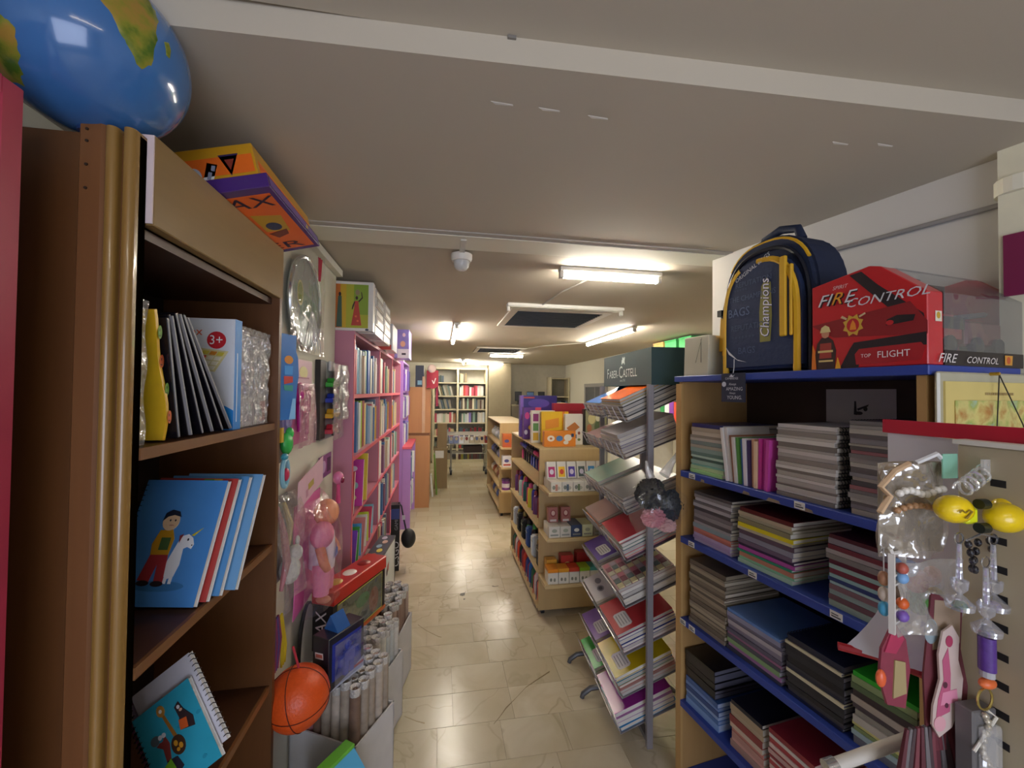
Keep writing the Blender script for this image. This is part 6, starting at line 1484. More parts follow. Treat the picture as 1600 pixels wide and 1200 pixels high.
def stack(place, y0, y1, z, ts, cols, depth=0.26, x0=0.012, spiral=None, jit=0.006, pages=('#c9c2b4', '#b3aca0', '#d6d1c6', '#9c968e', '#bfb9b2'), kind='fold', top_rot=0.0):
    """stack of notebooks, first entry on top"""
    n = len(ts); zz = z + 0.0008 + sum(ts); yc = (y0 + y1) / 2; L = y1 - y0
    for i in range(n):
        zz -= ts[i]
        c = cols[i % len(cols)]
        M = UM @ Matrix.Translation((x0 + random.uniform(0, jit), yc + random.uniform(-jit, jit) * 0.6, zz)) @ Matrix.Rotation(R(random.uniform(-1.3, 1.3)), 4, 'Z')
        notebook(ordw(i) + ' notebook from the top, ' + place, 'notebooks stacked in the blue unit', M, round(L - random.choice((0, 0.002, 0.004, 0.006)), 3), depth, round(ts[i] - 0.0005, 4), c, kind, random.choice(pages), spiral)
def tsum(total, n, mn=0.6, mx=1.4):
    r = [random.uniform(mn, mx) for _ in range(n)]; s_ = sum(r); return [round(total * x / s_, 4) for x in r]
GREY = ['#6f6a68', '#8a857f', '#a39c92', '#5c5654', '#7f7a7c', '#938b80', '#4c4748']
stack('left stack on the second blue shelf', -0.300, -0.135, UZ[0], tsum(0.195, 15), ['#20246a', '#a89a88', '#c4b9a8', '#8f8578', '#b9b2a6', '#7a8a86', '#a8a090', '#8fa8a0', '#6a8a80', '#b0c8b8', '#4a6a60', '#9ab8a8', '#7ab0a0', '#b8d0a0', '#a8d890'])
stack('ring-bound stack on the second blue shelf', -0.690, -0.510, UZ[0], tsum(0.222, 20), ['#c9c4c0', '#aaa49e', '#8c857e', '#b5afa8', '#d2cec8', '#7a746c', '#a8a29a'], spiral=-1, pages=('#b9b3aa', '#cfcac2', '#9d968c'))
stack('right-hand stack on the second blue shelf', -0.868, -0.722, UZ[0], tsum(0.245, 22), GREY + ['#8a5a5c'], spiral=1)
stack('left stack on the third blue shelf', -0.335, -0.150, UZ[1], tsum(0.195, 16), ['#5a5452', '#8a8484', '#c0bcc0', '#6a6466', '#a8a4a8', '#4f4a4c', '#7c7678', '#8c8688', '#5a5456', '#9a9498', '#8a9aa0', '#c8786a', '#b86a60', '#b09ac0', '#a890b8', '#c0b0c8'])
stack('middle stack topped with dark red on the third blue shelf', -0.565, -0.365, UZ[1], tsum(0.19, 15), ['#5a1c1c', '#b8aa90', '#a8a48a', '#8a8468', '#e0d01e', '#c0b8a0', '#5c4a5a', '#8a8a9a', '#6a5a70', '#3a2a4a', '#b04aa0', '#2a8a6a', '#c0806a', '#8ac8a0', '#a8c8b0'])
stack('right stack on the third blue shelf', -0.850, -0.665, UZ[1], tsum(0.195, 15), ['#4a1c24', '#8a8488', '#6c2a34', '#9c9490', '#7a7470', '#5a2030', '#8fa8a0', '#6a2a38', '#8aa8a8', '#2c3a6a', '#9ab0b0', '#7a5a60', '#8a9a94', '#6a4a50', '#90a090'])
stack('tall left stack on the fourth blue shelf', -0.310, -0.130, UZ[2], tsum(0.245, 20), ['#6a5e52', '#8a7e6e', '#a0947f', '#5e5448', '#948874', '#7c705f'], pages=('#b5a994', '#a69a86', '#c4b8a4', '#90846f'))
stack('blue-covered stack on the fourth blue shelf', -0.525, -0.318, UZ[2], tsum(0.145, 11), ['#5d86c4', '#8a8aa4', '#6a6478', '#a8a0a8', '#7c7688', '#5a5468', '#8a5a7a', '#4a4a56', '#7a9a6a', '#9a6a9a', '#3c3c48'], pages=('#8a8690', '#a09ca6', '#767280'))
stack('black ring-bound stack on the fourth blue shelf', -0.705, -0.540, UZ[2], tsum(0.175, 13), ['#1e2238', '#d0c8a8', '#23232b', '#2c2c33', '#1a1a20', '#34343c'], spiral=1, pages=('#6a666c', '#8a868c', '#55525a'))
stack('green-topped stack on the fourth blue shelf', -0.868, -0.725, UZ[2], tsum(0.185, 12), ['#2fa32a', '#8a9a6a', '#5a6a4a', '#3a2c30', '#a89c90', '#4a4046', '#8f8a80', '#b4aea4', '#c8c47a', '#7a8a5a', '#9ab0b4', '#6a6a70'])
stack('black folders on the bottom-most visible blue shelf', -0.262, -0.108, UZ[3] + 0.105, tsum(0.10, 5), ['#17171b', '#1d1d22', '#141418'], pages=('#8a8a9a', '#5a5a6a'), jit=0.004)
stack('blue folders under the black ones', -0.278, -0.112, UZ[3], tsum(0.104, 6), ['#3a5f9c', '#6a8ac0', '#2c4a84', '#8aa4cc', '#4a70ac', '#7a9cd0'], pages=('#7a8cb0', '#9aa8c4'), jit=0.003)
stack('dark-topped stack on the low blue shelf', -0.460, -0.330, UZ[3], tsum(0.165, 9), ['#1c1c2a', '#a8967a', '#b09e84', '#8a3a3a', '#c8b4a0', '#c07a70', '#b88a80', '#c89890', '#a8887c'])
stack('red-edged stack on the low blue shelf', -0.625, -0.480, UZ[3], tsum(0.18, 14), ['#8a2a34', '#c8c0b8', '#a83a40', '#d0b8b0', '#9a3038', '#c09a94'], pages=('#c8b0a8', '#d8c8c0', '#b89890'))
# upright booklets on the second shelf
UBK = [('#e8e4e2', 0.19), ('#dcd8d6', 0.19), ('#a8745a', 0.165), ('#d8d4d0', 0.16), ('#5a9a4a', 0.16), ('#4a78b8', 0.155), ('#e4dce4', 0.16), ('#4a3a6a', 0.155), ('#d8a88a', 0.16), ('#e6c8a8', 0.155), ('#c83a9a', 0.165), ('#b83090', 0.165), ('#c84aa4', 0.165)]
UN = ['white', 'off-white', 'brown', 'pale grey', 'green', 'blue', 'lilac-white', 'dark violet', 'peach', 'cream', 'magenta', 'deep magenta', 'pink-magenta']
y_ = -0.318
for i, (c, h) in enumerate(UBK):
    th = 0.0125
    o = book(UN[i] + ' thin booklet standing between the stacks on the second blue shelf', 'booklet', 'upright booklets in the blue unit', (0, 0, 0), 0, th - 0.001, 0.2, h, c, name='booklet')
    lean = 8 - i * 0.9
    o.matrix_world = UM @ Matrix.Translation((0.006 + 0.004 * (i % 3), y_, UZ[0] + 0.001)) @ Matrix.Rotation(R(-90), 4, 'Z') @ Matrix.Rotation(R(-lean), 4, 'Y')
    y_ -= th * 1.03

# ================================================================== ON TOP OF THE BLUE UNIT
UT = 1.6715
def uthing(name, label, cat, x, y_, z=UT, rz=0.0, group=None):
    return thing(name, label, cat, U(x, y_, z), 8 + rz, group)
# cream paper bag standing at the far end
t = uthing('paper_bag', 'cream folded paper bag standing left of the backpack', 'bag', 0.06, -0.172)
MB().prism([(-0.055, 0), (0.055, 0), (0.05, 0.15), (-0.05, 0.155)], -0.068, 0.062, 0, frame((0, 0, 0), (1, 0, 0), (0, 0, 1))).build('bag_body', mat('#c4bfa8', 0.6), t, bevel=0.002)
MB().box(-0.0565, -0.0555, -0.03, -0.027, 0.05, 0.14).build('fold_line', mat('#6a6858', 0.7), t)
MB().prism([(0.0, 0.0), (0.0015, 0.0), (0.035, 0.095), (0.033, 0.095)], -0.0575, -0.0565, 0, frame((0, 0.0, 0.05), (0, -1, 0), (0, 0, 1)) @ Matrix.Translation((0, 0, 0.114))).build('crease', mat('#7c7864', 0.7), t)
# round blue-rimmed mirror globe behind the backpack
t = uthing('round_mirror', 'blue-rimmed round mirror half hidden behind the backpack', 'mirror', 0.225, -0.275)
pts = [(0, 0.105 * math.cos(a), 0.165 + 0.135 * math.sin(a)) for a in [2 * math.pi * i / 40 for i in range(40)]]
MB().tube(pts, 0.011, 8, closed=True).build('blue_rim', mat('#20418c', 0.25, coat=0.4), t, smooth=True)
MB().prism(ell(0, 0.165, 0.10, 0.13, 36), -0.004, 0.004, 0, frame((0, 0, 0), (0, -1, 0), (0, 0, 1))).build('glass', mat('#b9c4c0', 0.08, 0.6), t)
MB().box(-0.03, 0.03, -0.06, 0.06, 0, 0.022).build('foot', mat('#20418c', 0.3), t, bevel=0.004)

# ---- backpack (front faces the aisle: local -x)
t = uthing('backpack', 'navy school backpack with yellow trim standing on the blue unit', 'backpack', 0.10, -0.442, UT, 0)
NAVY = mat('#16233f', 0.75, var=0.12, scale=60, bump=0.12); NAVY2 = mat('#1d2d50', 0.7, var=0.1, scale=60, bump=0.12); YEL = mat('#d8a81c', 0.6)
def arch(w, h, n=22, p=2.6, base=0.0):
    pts = [(-w, base), (-w, h * 0.45)]
    for i in range(1, n):
        a = math.pi - math.pi * i / n
        c, s_ = math.cos(a), math.sin(a)
        pts.append((w * math.copysign(abs(c) ** (2 / p), c), h * 0.45 + h * 0.55 * abs(s_) ** (2 / p)))
    pts += [(w, h * 0.45), (w, base)]
    return pts
FB = frame((0, 0, 0), (0, -1, 0), (0, 0, 1))       # x to the viewer's right, y up, z out of the front
MB().prism(arch(0.178, 0.452), -0.09, 0.055, 0, FB).build('main_body', NAVY, t, bevel=0.028, seg=3, smooth=True)
MB().prism(arch(0.148, 0.385, base=0.012), 0.050, 0.088, 0, FB).build('front_pocket', NAVY2, t, bevel=0.016, seg=3, smooth=True)
def along(w, h, z, i0, i1, p=2.6):
    a = arch(w, h, 22, p)
    return [FB @ Vector((x, y_, z)) for x, y_ in a[i0:i1]]
MB().tube(along(0.134, 0.372, 0.082, 0, 10), 0.0105, 7).build('yellow_trim', YEL, t, smooth=True)
MB().tube(along(0.134, 0.372, 0.082, 12, 25), 0.0105, 7).build('yellow_trim', YEL, t, smooth=True)
MB().tube(along(0.170, 0.440, 0.050, 6, 20), 0.006, 7).build('yellow_piping', YEL, t, smooth=True)
MB().tube(along(0.156, 0.412, 0.058, 0, 25), 0.007, 6).build('zip_line', mat('#0e1424', 0.5), t, smooth=True)
MB().tube([FB @ Vector(p) for p in ((-0.075, 0.435, -0.02), (-0.06, 0.475, -0.02), (0.0, 0.492, -0.02), (0.06, 0.475, -0.02), (0.075, 0.435, -0.02))], 0.014, 12).build('top_handle', NAVY, t, smooth=True)
MB().prism([(0, 0), (0.022, 0.0), (0.022, 0.25), (0, 0.25)], 0.0, 0.012, 0, FB @ Matrix.Translation((0.085, 0.11, 0.084))).build('yellow_stripe', YEL, t, bevel=0.003)
MB().prism([(0, 0), (0.010, 0.0), (0.010, 0.22), (0, 0.22)], 0.0, 0.012, 0, FB @ Matrix.Translation((0.116, 0.11, 0.082))).build('yellow_stripe', YEL, t, bevel=0.003)
MB().prism([(0, 0), (0.05, 0.0), (0.055, 0.14), (0.01, 0.16)], -0.05, 0.05, 0, FB @ Matrix.Translation((-0.215, 0.075, 0.0))).build('side_pocket', YEL, t, bevel=0.015, seg=2, smooth=True)
MB().tube([FB @ Vector(p) for p in ((-0.185, 0.40, -0.03), (-0.205, 0.30, -0.01), (-0.20, 0.22, 0.02), (-0.19, 0.12, 0.03))], [0.012, 0.016, 0.014, 0.01], 8).build('shoulder_strap', NAVY, t, smooth=True)
MB().box(-0.03, 0.03, -0.01, 0.01, -0.012, 0.012).build('strap_buckle', mat('#0e0f14', 0.4), t, tuple(FB @ Vector((-0.198, 0.235, 0.02))))
FP = frame(tuple(FB @ Vector((0, 0, 0.0884))), (0, -1, 0), (0, 0, 1))
for s_, x, y_, sz, c in (('REPUTATION', -0.085, 0.300, 0.026, '#3a4c70'), ('THE CHAMPIONS', -0.112, 0.252, 0.026, '#415379'), ('BAGS', -0.118, 0.200, 0.042, '#52648c'), ('REPUTATION', -0.105, 0.150, 0.028, '#3a4c70'), ('* * * * * * *', -0.10, 0.115, 0.022, '#3a4c70'), ('BAGS', -0.075, 0.068, 0.032, '#3f5178'), ('* * * * *', -0.09, 0.282, 0.018, '#34466a')):
    text(t, s_, sz, FP @ Matrix.Translation((x, y_, 0)), c, sx=0.9)
rotz = Matrix.Rotation(R(90), 4, 'Z')
print_on(t, 'badge_glow', FP, [('#8a8440', [(0.012, 0.10), (0.050, 0.10), (0.056, 0.18), (0.052, 0.29), (0.036, 0.31), (0.018, 0.285), (0.010, 0.2)])])
text(t, 'Champions', 0.046, FP @ Matrix.Translation((0.046, 0.112, 0.0008)) @ rotz, '#e8e6f0', sx=0.92, shear=0.25)
text(t, 'Champions', 0.046, FP @ Matrix.Translation((0.048, 0.110, 0.0003)) @ rotz, '#14205c', sx=0.92, shear=0.25)
text(t, 'ORIGINAL BAGS', 0.020, FP @ Matrix.Translation((-0.082, 0.318, 0.001)) @ Matrix.Rotation(R(24), 4, 'Z'), '#c9cdd8', shear=0.2)
print_on(t, 'white_swoosh', FP, [('#d8dade', [(-0.13, 0.10), (-0.115, 0.07), (-0.075, 0.045), (-0.04, 0.038), (-0.08, 0.05), (-0.112, 0.078)])])
# hanging tag of the backpack
t = uthing('hang_tag', 'dark blue paper tag lettered AMAZING YOUNG hanging from the backpack', 'tag', -0.022, -0.378, 1.572)
MB().box(-0.001, 0.001, -0.05, 0.05, 0, 0.10).build('card', mat('#1f2740', 0.45), t)
MB().tube([(0, 0, 0.098), (0.004, 0, 0.12), (0.015, 0.01, 0.15)], 0.001, 5).build('string', mat('#d8d8d8', 0.6), t)
FT = frame((-0.0012, 0.05, 0), (0, -1, 0), (0, 0, 1))
for s_, x, y_, sz in (('CAMBRIDGE', 0.018, 0.078, 0.011), ('Always', 0.034, 0.058, 0.012), ('AMAZING', 0.022, 0.040, 0.017), ('Always', 0.036, 0.028, 0.010), ('YOUNG.', 0.026, 0.010, 0.018)):
    text(t, s_, sz, FT @ Matrix.Translation((x, y_, 0)), '#c8ccd8', sx=0.9)
print_on(t, 'tag_marks', FT, [('#c8ccd8', ell(0.012, 0.062, 0.009, 0.009)), ('#c8ccd8', [(0.034, 0.088), (0.044, 0.096), (0.05, 0.090), (0.058, 0.094), (0.05, 0.086)])])

# ---- fire engine toy box
t = uthing('fire_truck_box', 'red toy fire truck box with clear window on the blue unit', 'toy box', 0.0, -0.634, UT)
RED = mat('#c4242c', 0.3, coat=0.3); DARKR = mat('#2a1a1e', 0.4)
prof = [(0.0, 0.0), (0.0, 0.235), (-0.145, 0.258), (-0.170, 0.250), (-0.262, 0.168), (-0.262, 0.0)]
FX = frame((0, 0, 0), (0, 1, 0), (0, 0, 1))           # prism axis = +x
MB().prism(prof, 0.0, 0.055, 0, FX).build('end_carton', RED, t, bevel=0.002)
MB().prism([(0.0, 0.0), (0.0, 0.235), (-0.10, 0.250), (-0.10, 0.0)], 0.0555, 0.40, 0, FX).build('rear_carton', DARKR, t)
MB().prism([(-0.1005, 0.0), (-0.1005, 0.03), (-0.262, 0.03), (-0.262, 0.0)], 0.0555, 0.40, 0, FX).build('base_tray', mat('#4a1a1c', 0.4), t)
MB().prism(prof, 0.401, 0.43, 0, FX).build('end_carton', RED, t)
win = [(-0.145, 0.258), (-0.170, 0.250), (-0.262, 0.168), (-0.262, 0.03)]
for i in range(3):
    (a, b_), (c, d) = win[i], win[i + 1]
    MB().grid(lambda u, v, a=a, b_=b_, c=c, d=d: (0.056 + 0.344 * u, a + (c - a) * v, b_ + (d - b_) * v), 4, 4, 0.001).build('clear_window', film(0.16, '#e8eaec', 0.06, 6, 0.05), t)
MB().box(0.056, 0.40, -0.2635, -0.2625, 0.0, 0.035).build('lower_band', mat('#241a1c', 0.35), t)
# the truck inside
MB().box(0.12, 0.22, -0.225, -0.13, 0.055, 0.135).build('truck_cab', mat('#b8202c', 0.2, coat=0.5), t, bevel=0.015, seg=2, smooth=True)
MB().box(0.225, 0.38, -0.225, -0.13, 0.055, 0.12).build('truck_body', mat('#7a1a22', 0.25, coat=0.4), t, bevel=0.006)
MB().box(0.125, 0.215, -0.2262, -0.2252, 0.095, 0.125).build('truck_window', mat('#14161a', 0.1), t)
for x in (0.15, 0.26, 0.35): MB().cyl((x, -0.232, 0.055), (x, -0.205, 0.055), 0.023, None, 14).build('wheel', mat('#151517', 0.5), t)
MB().box(0.062, 0.11, -0.22, -0.16, 0.031, 0.08).build('remote_control', mat('#30343c', 0.25), t, bevel=0.006)
MB().cyl((0.23, -0.20, 0.13), (0.38, -0.19, 0.15), 0.007, None, 8).build('ladder', mat('#8a8c92', 0.3, 0.5), t)
FF = frame((-0.0006, 0, 0), (0, -1, 0), (0, 0, 1))
print_on(t, 'black_slashes', FF, [('#241a20', [(0.10, 0.245), (0.128, 0.248), (0.165, 0.205), (0.255, 0.118), (0.258, 0.10), (0.20, 0.128), (0.13, 0.21)]), ('#8a1820', [(0.0, 0.125), (0.23, 0.15), (0.262, 0.10), (0.262, 0.07), (0.06, 0.085)]), ('#241a20', [(0.075, 0.0), (0.10, 0.05), (0.11, 0.066), (0.26, 0.075), (0.26, 0.045), (0.13, 0.045), (0.12, 0.0)]), ('#a51c26', [(0.115, 0.008), (0.25, 0.012), (0.258, 0.04), (0.25, 0.052), (0.122, 0.048), (0.112, 0.035)])])
text(t, 'FIRE', 0.045, FF @ Matrix.Translation((0.020, 0.172, 0.0010)), '#1c181c', sx=1.1, shear=0.4)
text(t, 'FI', 0.045, FF @ Matrix.Translation((0.016, 0.175, 0.0016)), '#d8dade', sx=1.1, shear=0.4)
text(t, 'R', 0.045, FF @ Matrix.Translation((0.052, 0.175, 0.0016)), '#e09a2a', sx=1.1, shear=0.4)
text(t, 'E', 0.045, FF @ Matrix.Translation((0.085, 0.175, 0.0016)), '#d8dade', sx=1.1, shear=0.4)
text(t, 'CONTROL', 0.032, FF @ Matrix.Translation((0.090, 0.160, 0.0014)), '#cfd2d8', sx=1.15, shear=0.35)
text(t, 'SPIRIT', 0.014, FF @ Matrix.Translation((0.058, 0.215, 0.0012)), '#e0c8c8', shear=0.3)
text(t, 'TOP', 0.013, FF @ Matrix.Translation((0.1275, 0.025, 0.0022)), '#f0e8e8', sx=0.9)
text(t, 'FLIGHT', 0.023, FF @ Matrix.Translation((0.163, 0.022, 0.0016)), '#f0e8e8', sx=0.9)
print_on(t, 'top_badge', FF, [('#e8dada', ell(0.140, 0.029, 0.017, 0.017, 6)), ('#a51c26', ell(0.140, 0.029, 0.0155, 0.0155, 6))], th=0.0006)
print_on(t, 'fire_emblem', FF, [('#caa23a', [(0.108 + (0.026 if k % 2 else 0.019) * math.cos(2 * math.pi * k / 16), 0.112 + (0.030 if k % 2 else 0.022) * math.sin(2 * math.pi * k / 16)) for k in range(16)]), ('#b82028', ell(0.108, 0.112, 0.015, 0.018)), ('#e08a2a', [(0.100, 0.100), (0.116, 0.100), (0.114, 0.115), (0.108, 0.126), (0.103, 0.115)]), ('#c8b48a', [(0.078, 0.136), (0.092, 0.128), (0.094, 0.132), (0.082, 0.141)]), ('#c8b48a', [(0.124, 0.130), (0.138, 0.137), (0.136, 0.141), (0.122, 0.134)])], th=0.0008)
print_on(t, 'firefighter_print', FF, [('#3a2422', [(0.014, 0.0), (0.062, 0.0), (0.066, 0.05), (0.058, 0.078), (0.046, 0.088), (0.028, 0.088), (0.016, 0.072), (0.010, 0.04)]), ('#a03a30', [(0.022, 0.03), (0.054, 0.03), (0.054, 0.072), (0.024, 0.072)]), ('#d8c07a', rect(0.018, 0.046, 0.058, 0.052)), ('#d8c07a', rect(0.020, 0.02, 0.058, 0.025)), ('#c88a6a', ell(0.038, 0.098, 0.010, 0.012)), ('#d8c88a', [(0.024, 0.102), (0.052, 0.102), (0.048, 0.116), (0.038, 0.122), (0.028, 0.116)]), ('#e07a2a', [(0.0, 0.0), (0.012, 0.0), (0.010, 0.05), (0.003, 0.07)]), ('#e0a02a', [(0.064, 0.0), (0.078, 0.0), (0.07, 0.03)])], th=0.0010)
print_on(t, 'small_truck_print', FF, [('#1c181c', [(0.182, 0.10), (0.236, 0.104), (0.24, 0.118), (0.205, 0.122), (0.184, 0.114)]), ('#b82028', ell(0.19, 0.106, 0.008, 0.006))], th=0.0012)
FW = frame((0.056, -0.2640, 0.0), (1, 0, 0), (0, 0, 1))
text(t, 'FIRE', 0.030, FW @ Matrix.Translation((-0.03, 0.006, 0.0008)), '#e4dcd8', sx=1.2, shear=0.4)
text(t, 'CONTROL', 0.022, FW @ Matrix.Translation((0.075, 0.007, 0.0008)), '#e4dcd8', sx=1.2, shear=0.35)
print_on(t, 'red_rim_mark', frame((0.02, -0.2625, 0.09), (1, 0, 0), (0, 0, 1)), [('#e0dcc8', rect(0.005, 0.01, 0.028, 0.034)), ('#c8a02a', ell(0.016, 0.024, 0.007, 0.008))])
print_on(t, 'gold_badge', FW, [('#d89a3a', [(0.235, 0.006), (0.265, 0.006), (0.268, 0.03), (0.235, 0.03)]), ('#c85a2a', ell(0.25, 0.018, 0.008, 0.009))])
t = uthing('dark_brace', 'dark metal bracket leaning behind the fire truck box', 'bracket', 0.30, -0.60, UT)
MB().tube([(0.0, 0.02, 0.0), (0.0, 0.02, 0.30), (0.03, 0.0, 0.32), (0.05, -0.10, 0.27)], 0.006, 6).build('bar', mat('#6e6c6a', 0.4), t)
MB().box(-0.02, 0.02, 0.0, 0.04, 0.0, 0.004).build('bar_foot', mat('#6e6c6a', 0.4), t)

# ---- relief map hung on the near end of the unit
t = uthing('relief_map', 'raised relief map in a yellow border hung by a string on the unit end', 'map', 0.0, -0.9145, 1.395)
FM = frame((0, 0, 0), (1, 0, 0), (0, 0, 1))
MB().box(0.0, 0.42, 0.0, 0.010, 0.0, 0.26).build('clear_tray', mat('#b8b49a', 0.2, coat=0.3), t, bevel=0.004)
MB().box(0.014, 0.42, -0.004, 0.0, 0.0, 0.238).build('yellow_border', mat('#dcc878', 0.4), t)
def relief(u, v):
    x = 0.045 + 0.37 * u; z = 0.01 + 0.185 * v
    h = 0.006 * max(0, math.sin(31 * x + 3) * math.sin(43 * z + 1) + 0.6 * math.sin(73 * x) * math.sin(91 * z + 2))
    return (x, -0.006 - h, z)
def relmat():
    m, nt, b = nodes('relief_paint')
    n = noise(nt, 16, 5)
    rp = nt.nodes.new('ShaderNodeValToRGB'); e = rp.color_ramp.elements
    e[0].position = 0.35; e[0].color = (*lin('#a9c8b0'), 1); e[1].position = 0.68; e[1].color = (*lin('#b8803a'), 1)
    x = e.new(0.46); x.color = (*lin('#a8b45a'), 1); x = e.new(0.56); x.color = (*lin('#d8cc7a'), 1)
    nt.links.new(n.outputs['Fac'], rp.inputs[0]); nt.links.new(rp.outputs[0], b.inputs['Base Color'])
    b.inputs['Roughness'].default_value = 0.25
    return m
MB().grid(relief, 40, 24, 0.001).build('relief_surface', relmat(), t, smooth=True)
print_on(t, 'title_line', frame((0.16, -0.0042, 0.208), (1, 0, 0), (0, 0, 1)), [('#a8905a', rect(0.008 * k, 0.0, 0.008 * k + 0.005, 0.006)) for k in range(14)])
MB().cyl((0.19, -0.016, 0.258), (0.19, 0.0, 0.258), 0.004, None, 8).build('brass_pin', mat('#c8a03a', 0.3, 0.6), t)
MB().tube([(0.19, -0.015, 0.256), (0.165, -0.02, 0.12), (0.16, -0.02, 0.06)], 0.0012, 5).build('string', mat('#2a2622', 0.6), t)
MB().tube([(0.19, -0.015, 0.256), (0.27, -0.02, 0.14), (0.30, -0.02, 0.08)], 0.0012, 5).build('string', mat('#2a2622', 0.6), t)

# ================================================================== RIGHT FOREGROUND: SLOTTED STAND WITH HANGING NOVELTIES
ST = thing('slotted_stand', 'beige slotted metal display stand at the right edge', 'display stand', (0.96, 0.42, 0))
MB().box(-0.11, -0.09, -0.20, 0.130, 0.0, 1.520).build('column', mat('#b3a78c', 0.45, var=0.04), ST, bevel=0.002)
MB().box(-0.114, -0.086, -0.204, 0.134, 1.5205, 1.528).build('top_plate', mat('#dcdad2', 0.4), ST)
MB().box(-0.13, 0.05, -0.22, 0.15, 0.0, 0.02).build('base_plate', mat('#5a5650', 0.5), ST)
for i in range(11):
    MB().box(-0.1108, -0.1095, 0.070, 0.088, 1.02 + i * 0.044, 1.031 + i * 0.044).build('slot', mat('#141214', 0.8), ST)
# arm rail low in front
t = thing('stand_rail', 'pale metal rail with a chrome end sticking out low in front of the shelves', 'rail', (0.66, 0.60, 0.975))
MB().tube([(0.0, 0.0, 0.0), (0.19, -0.01, 0.042)], 0.010, 10).build('rail', mat('#cfcabf', 0.35), t, smooth=True)
MB().cyl((-0.014, 0.001, -0.003), (0.004, 0.0, 0.001), 0.0125, None, 12).build('chrome_end', mat('#c8c8cc', 0.15, 0.9), t, smooth=True)

# white board with red rails curling behind the hanging things
t = thing('white_board', 'white plastic sheet with red top and bottom rails behind the hanging toys', 'board', (0.885, 0.50, 1.06))
def wb(u, v):
    k = max(0, 0.30 - v) / 0.30 * max(0, 1 - 2.6 * u)
    return (0.0 - 0.085 * k * k, 0.185 - 0.40 * u + 0.02 * k, 0.035 + 0.43 * v)
MB().grid(wb, 10, 20, 0.004).build('sheet', mat('#e2e4ee', 0.25, coat=0.3, var=0.03), t, smooth=True)
MB().box(-0.006, 0.004, -0.215, 0.19, 0.466, 0.492).build('top_rail', mat('#c0203a', 0.35), t)
MB().tube([(-0.090, 0.212, 0.034), (-0.045, 0.175, 0.033), (-0.016, 0.12, 0.033), (-0.004, 0.05, 0.033)], 0.008, 8).build('bottom_rail', mat('#b02430', 0.35), t)
MB().tube([(-0.0015, 0.155, 0.40), (-0.0015, -0.19, 0.395)], 0.0012, 5).build('blue_line', mat('#3a3f9a', 0.4), t)
MB().tube([(-0.0015, 0.155, 0.40), (-0.0025, 0.155, 0.17)], 0.0012, 5).build('blue_line', mat('#3a3f9a', 0.4), t)

# woven/beaded clear pouches
t = thing('bead_pouch', 'clear pouch with wooden beads and tan ribbons hanging before the white board', 'pouch', (0.765, 0.555, 1.34))
MB().grid(lambda u, v: (-0.065 + 0.13 * u, -0.012 * math.sin(math.pi * u) + 0.006 * math.sin(9 * u + 7 * v), 0.15 * v), 12, 12, 0.001).build('clear_front', film(0.25, '#f4ece0', 0.12, 24, 0.10), t, smooth=True)
MB().grid(lambda u, v: (-0.065 + 0.13 * u, 0.012 * math.sin(math.pi * u) + 0.002, 0.15 * v), 8, 8, 0.001).build('backing', mat('#8f8474', 0.6), t)
for i in range(9):
    MB().ball((-0.045 + 0.0105 * i, -0.015, 0.105 + 0.004 * math.sin(i)), 0.0058, 8, 6).build('white_bead', mat('#e0dcd2', 0.3), t, smooth=True)
for i in range(9):
    MB().ball((-0.05 + 0.0115 * i, -0.015, 0.078 + 0.006 * math.sin(i * 0.5)), 0.0052, 8, 6).build('brown_bead', mat('#a8805a', 0.4), t, smooth=True)
MB().tube([(-0.02, -0.01, 0.15), (-0.055, -0.015, 0.14), (-0.075, -0.01, 0.115), (-0.06, -0.012, 0.10), (-0.08, -0.012, 0.075)], 0.0045, 6).build('tan_ribbon', mat('#c8a884', 0.6), t, smooth=True)
MB().tube([(0.0, -0.005, 0.15), (0.035, -0.01, 0.165), (0.06, -0.005, 0.15)], 0.004, 6).build('white_cord', mat('#d8d8d8', 0.6), t, smooth=True)
MB().box(0.045, 0.075, -0.012, -0.010, 0.125, 0.165).build('green_tag', mat('#8ac0a8', 0.4), t)
t = thing('pompom_pouch', 'clear pouch of coloured felt pieces: orange, green and blue, before the white board', 'pouch', (0.775, 0.56, 1.215))
for i, (x, z, r, c) in enumerate(((-0.035, 0.105, 0.014, '#7a9ac8'), (-0.01, 0.10, 0.014, '#a8b4d8'), (0.005, 0.078, 0.02, '#c8664a'), (0.035, 0.085, 0.016, '#d88a6a'), (0.01, 0.045, 0.022, '#4a7a3a'), (0.04, 0.05, 0.016, '#c8b83a'), (-0.03, 0.06, 0.016, '#8a7a6a'))):
    MB().ball((x, 0, z), (r, r * 0.6, r), 12, 8).build('felt_piece', mat(c, 0.9, bump=0.5, scale=80), t, smooth=True)
MB().grid(lambda u, v: (-0.055 + 0.125 * u, -0.016 + 0.005 * math.sin(8 * u + 9 * v), 0.118 * v), 10, 12, 0.0008).build('clear_front', film(0.3, '#f2eee8', 0.14, 22, 0.16), t, smooth=True)
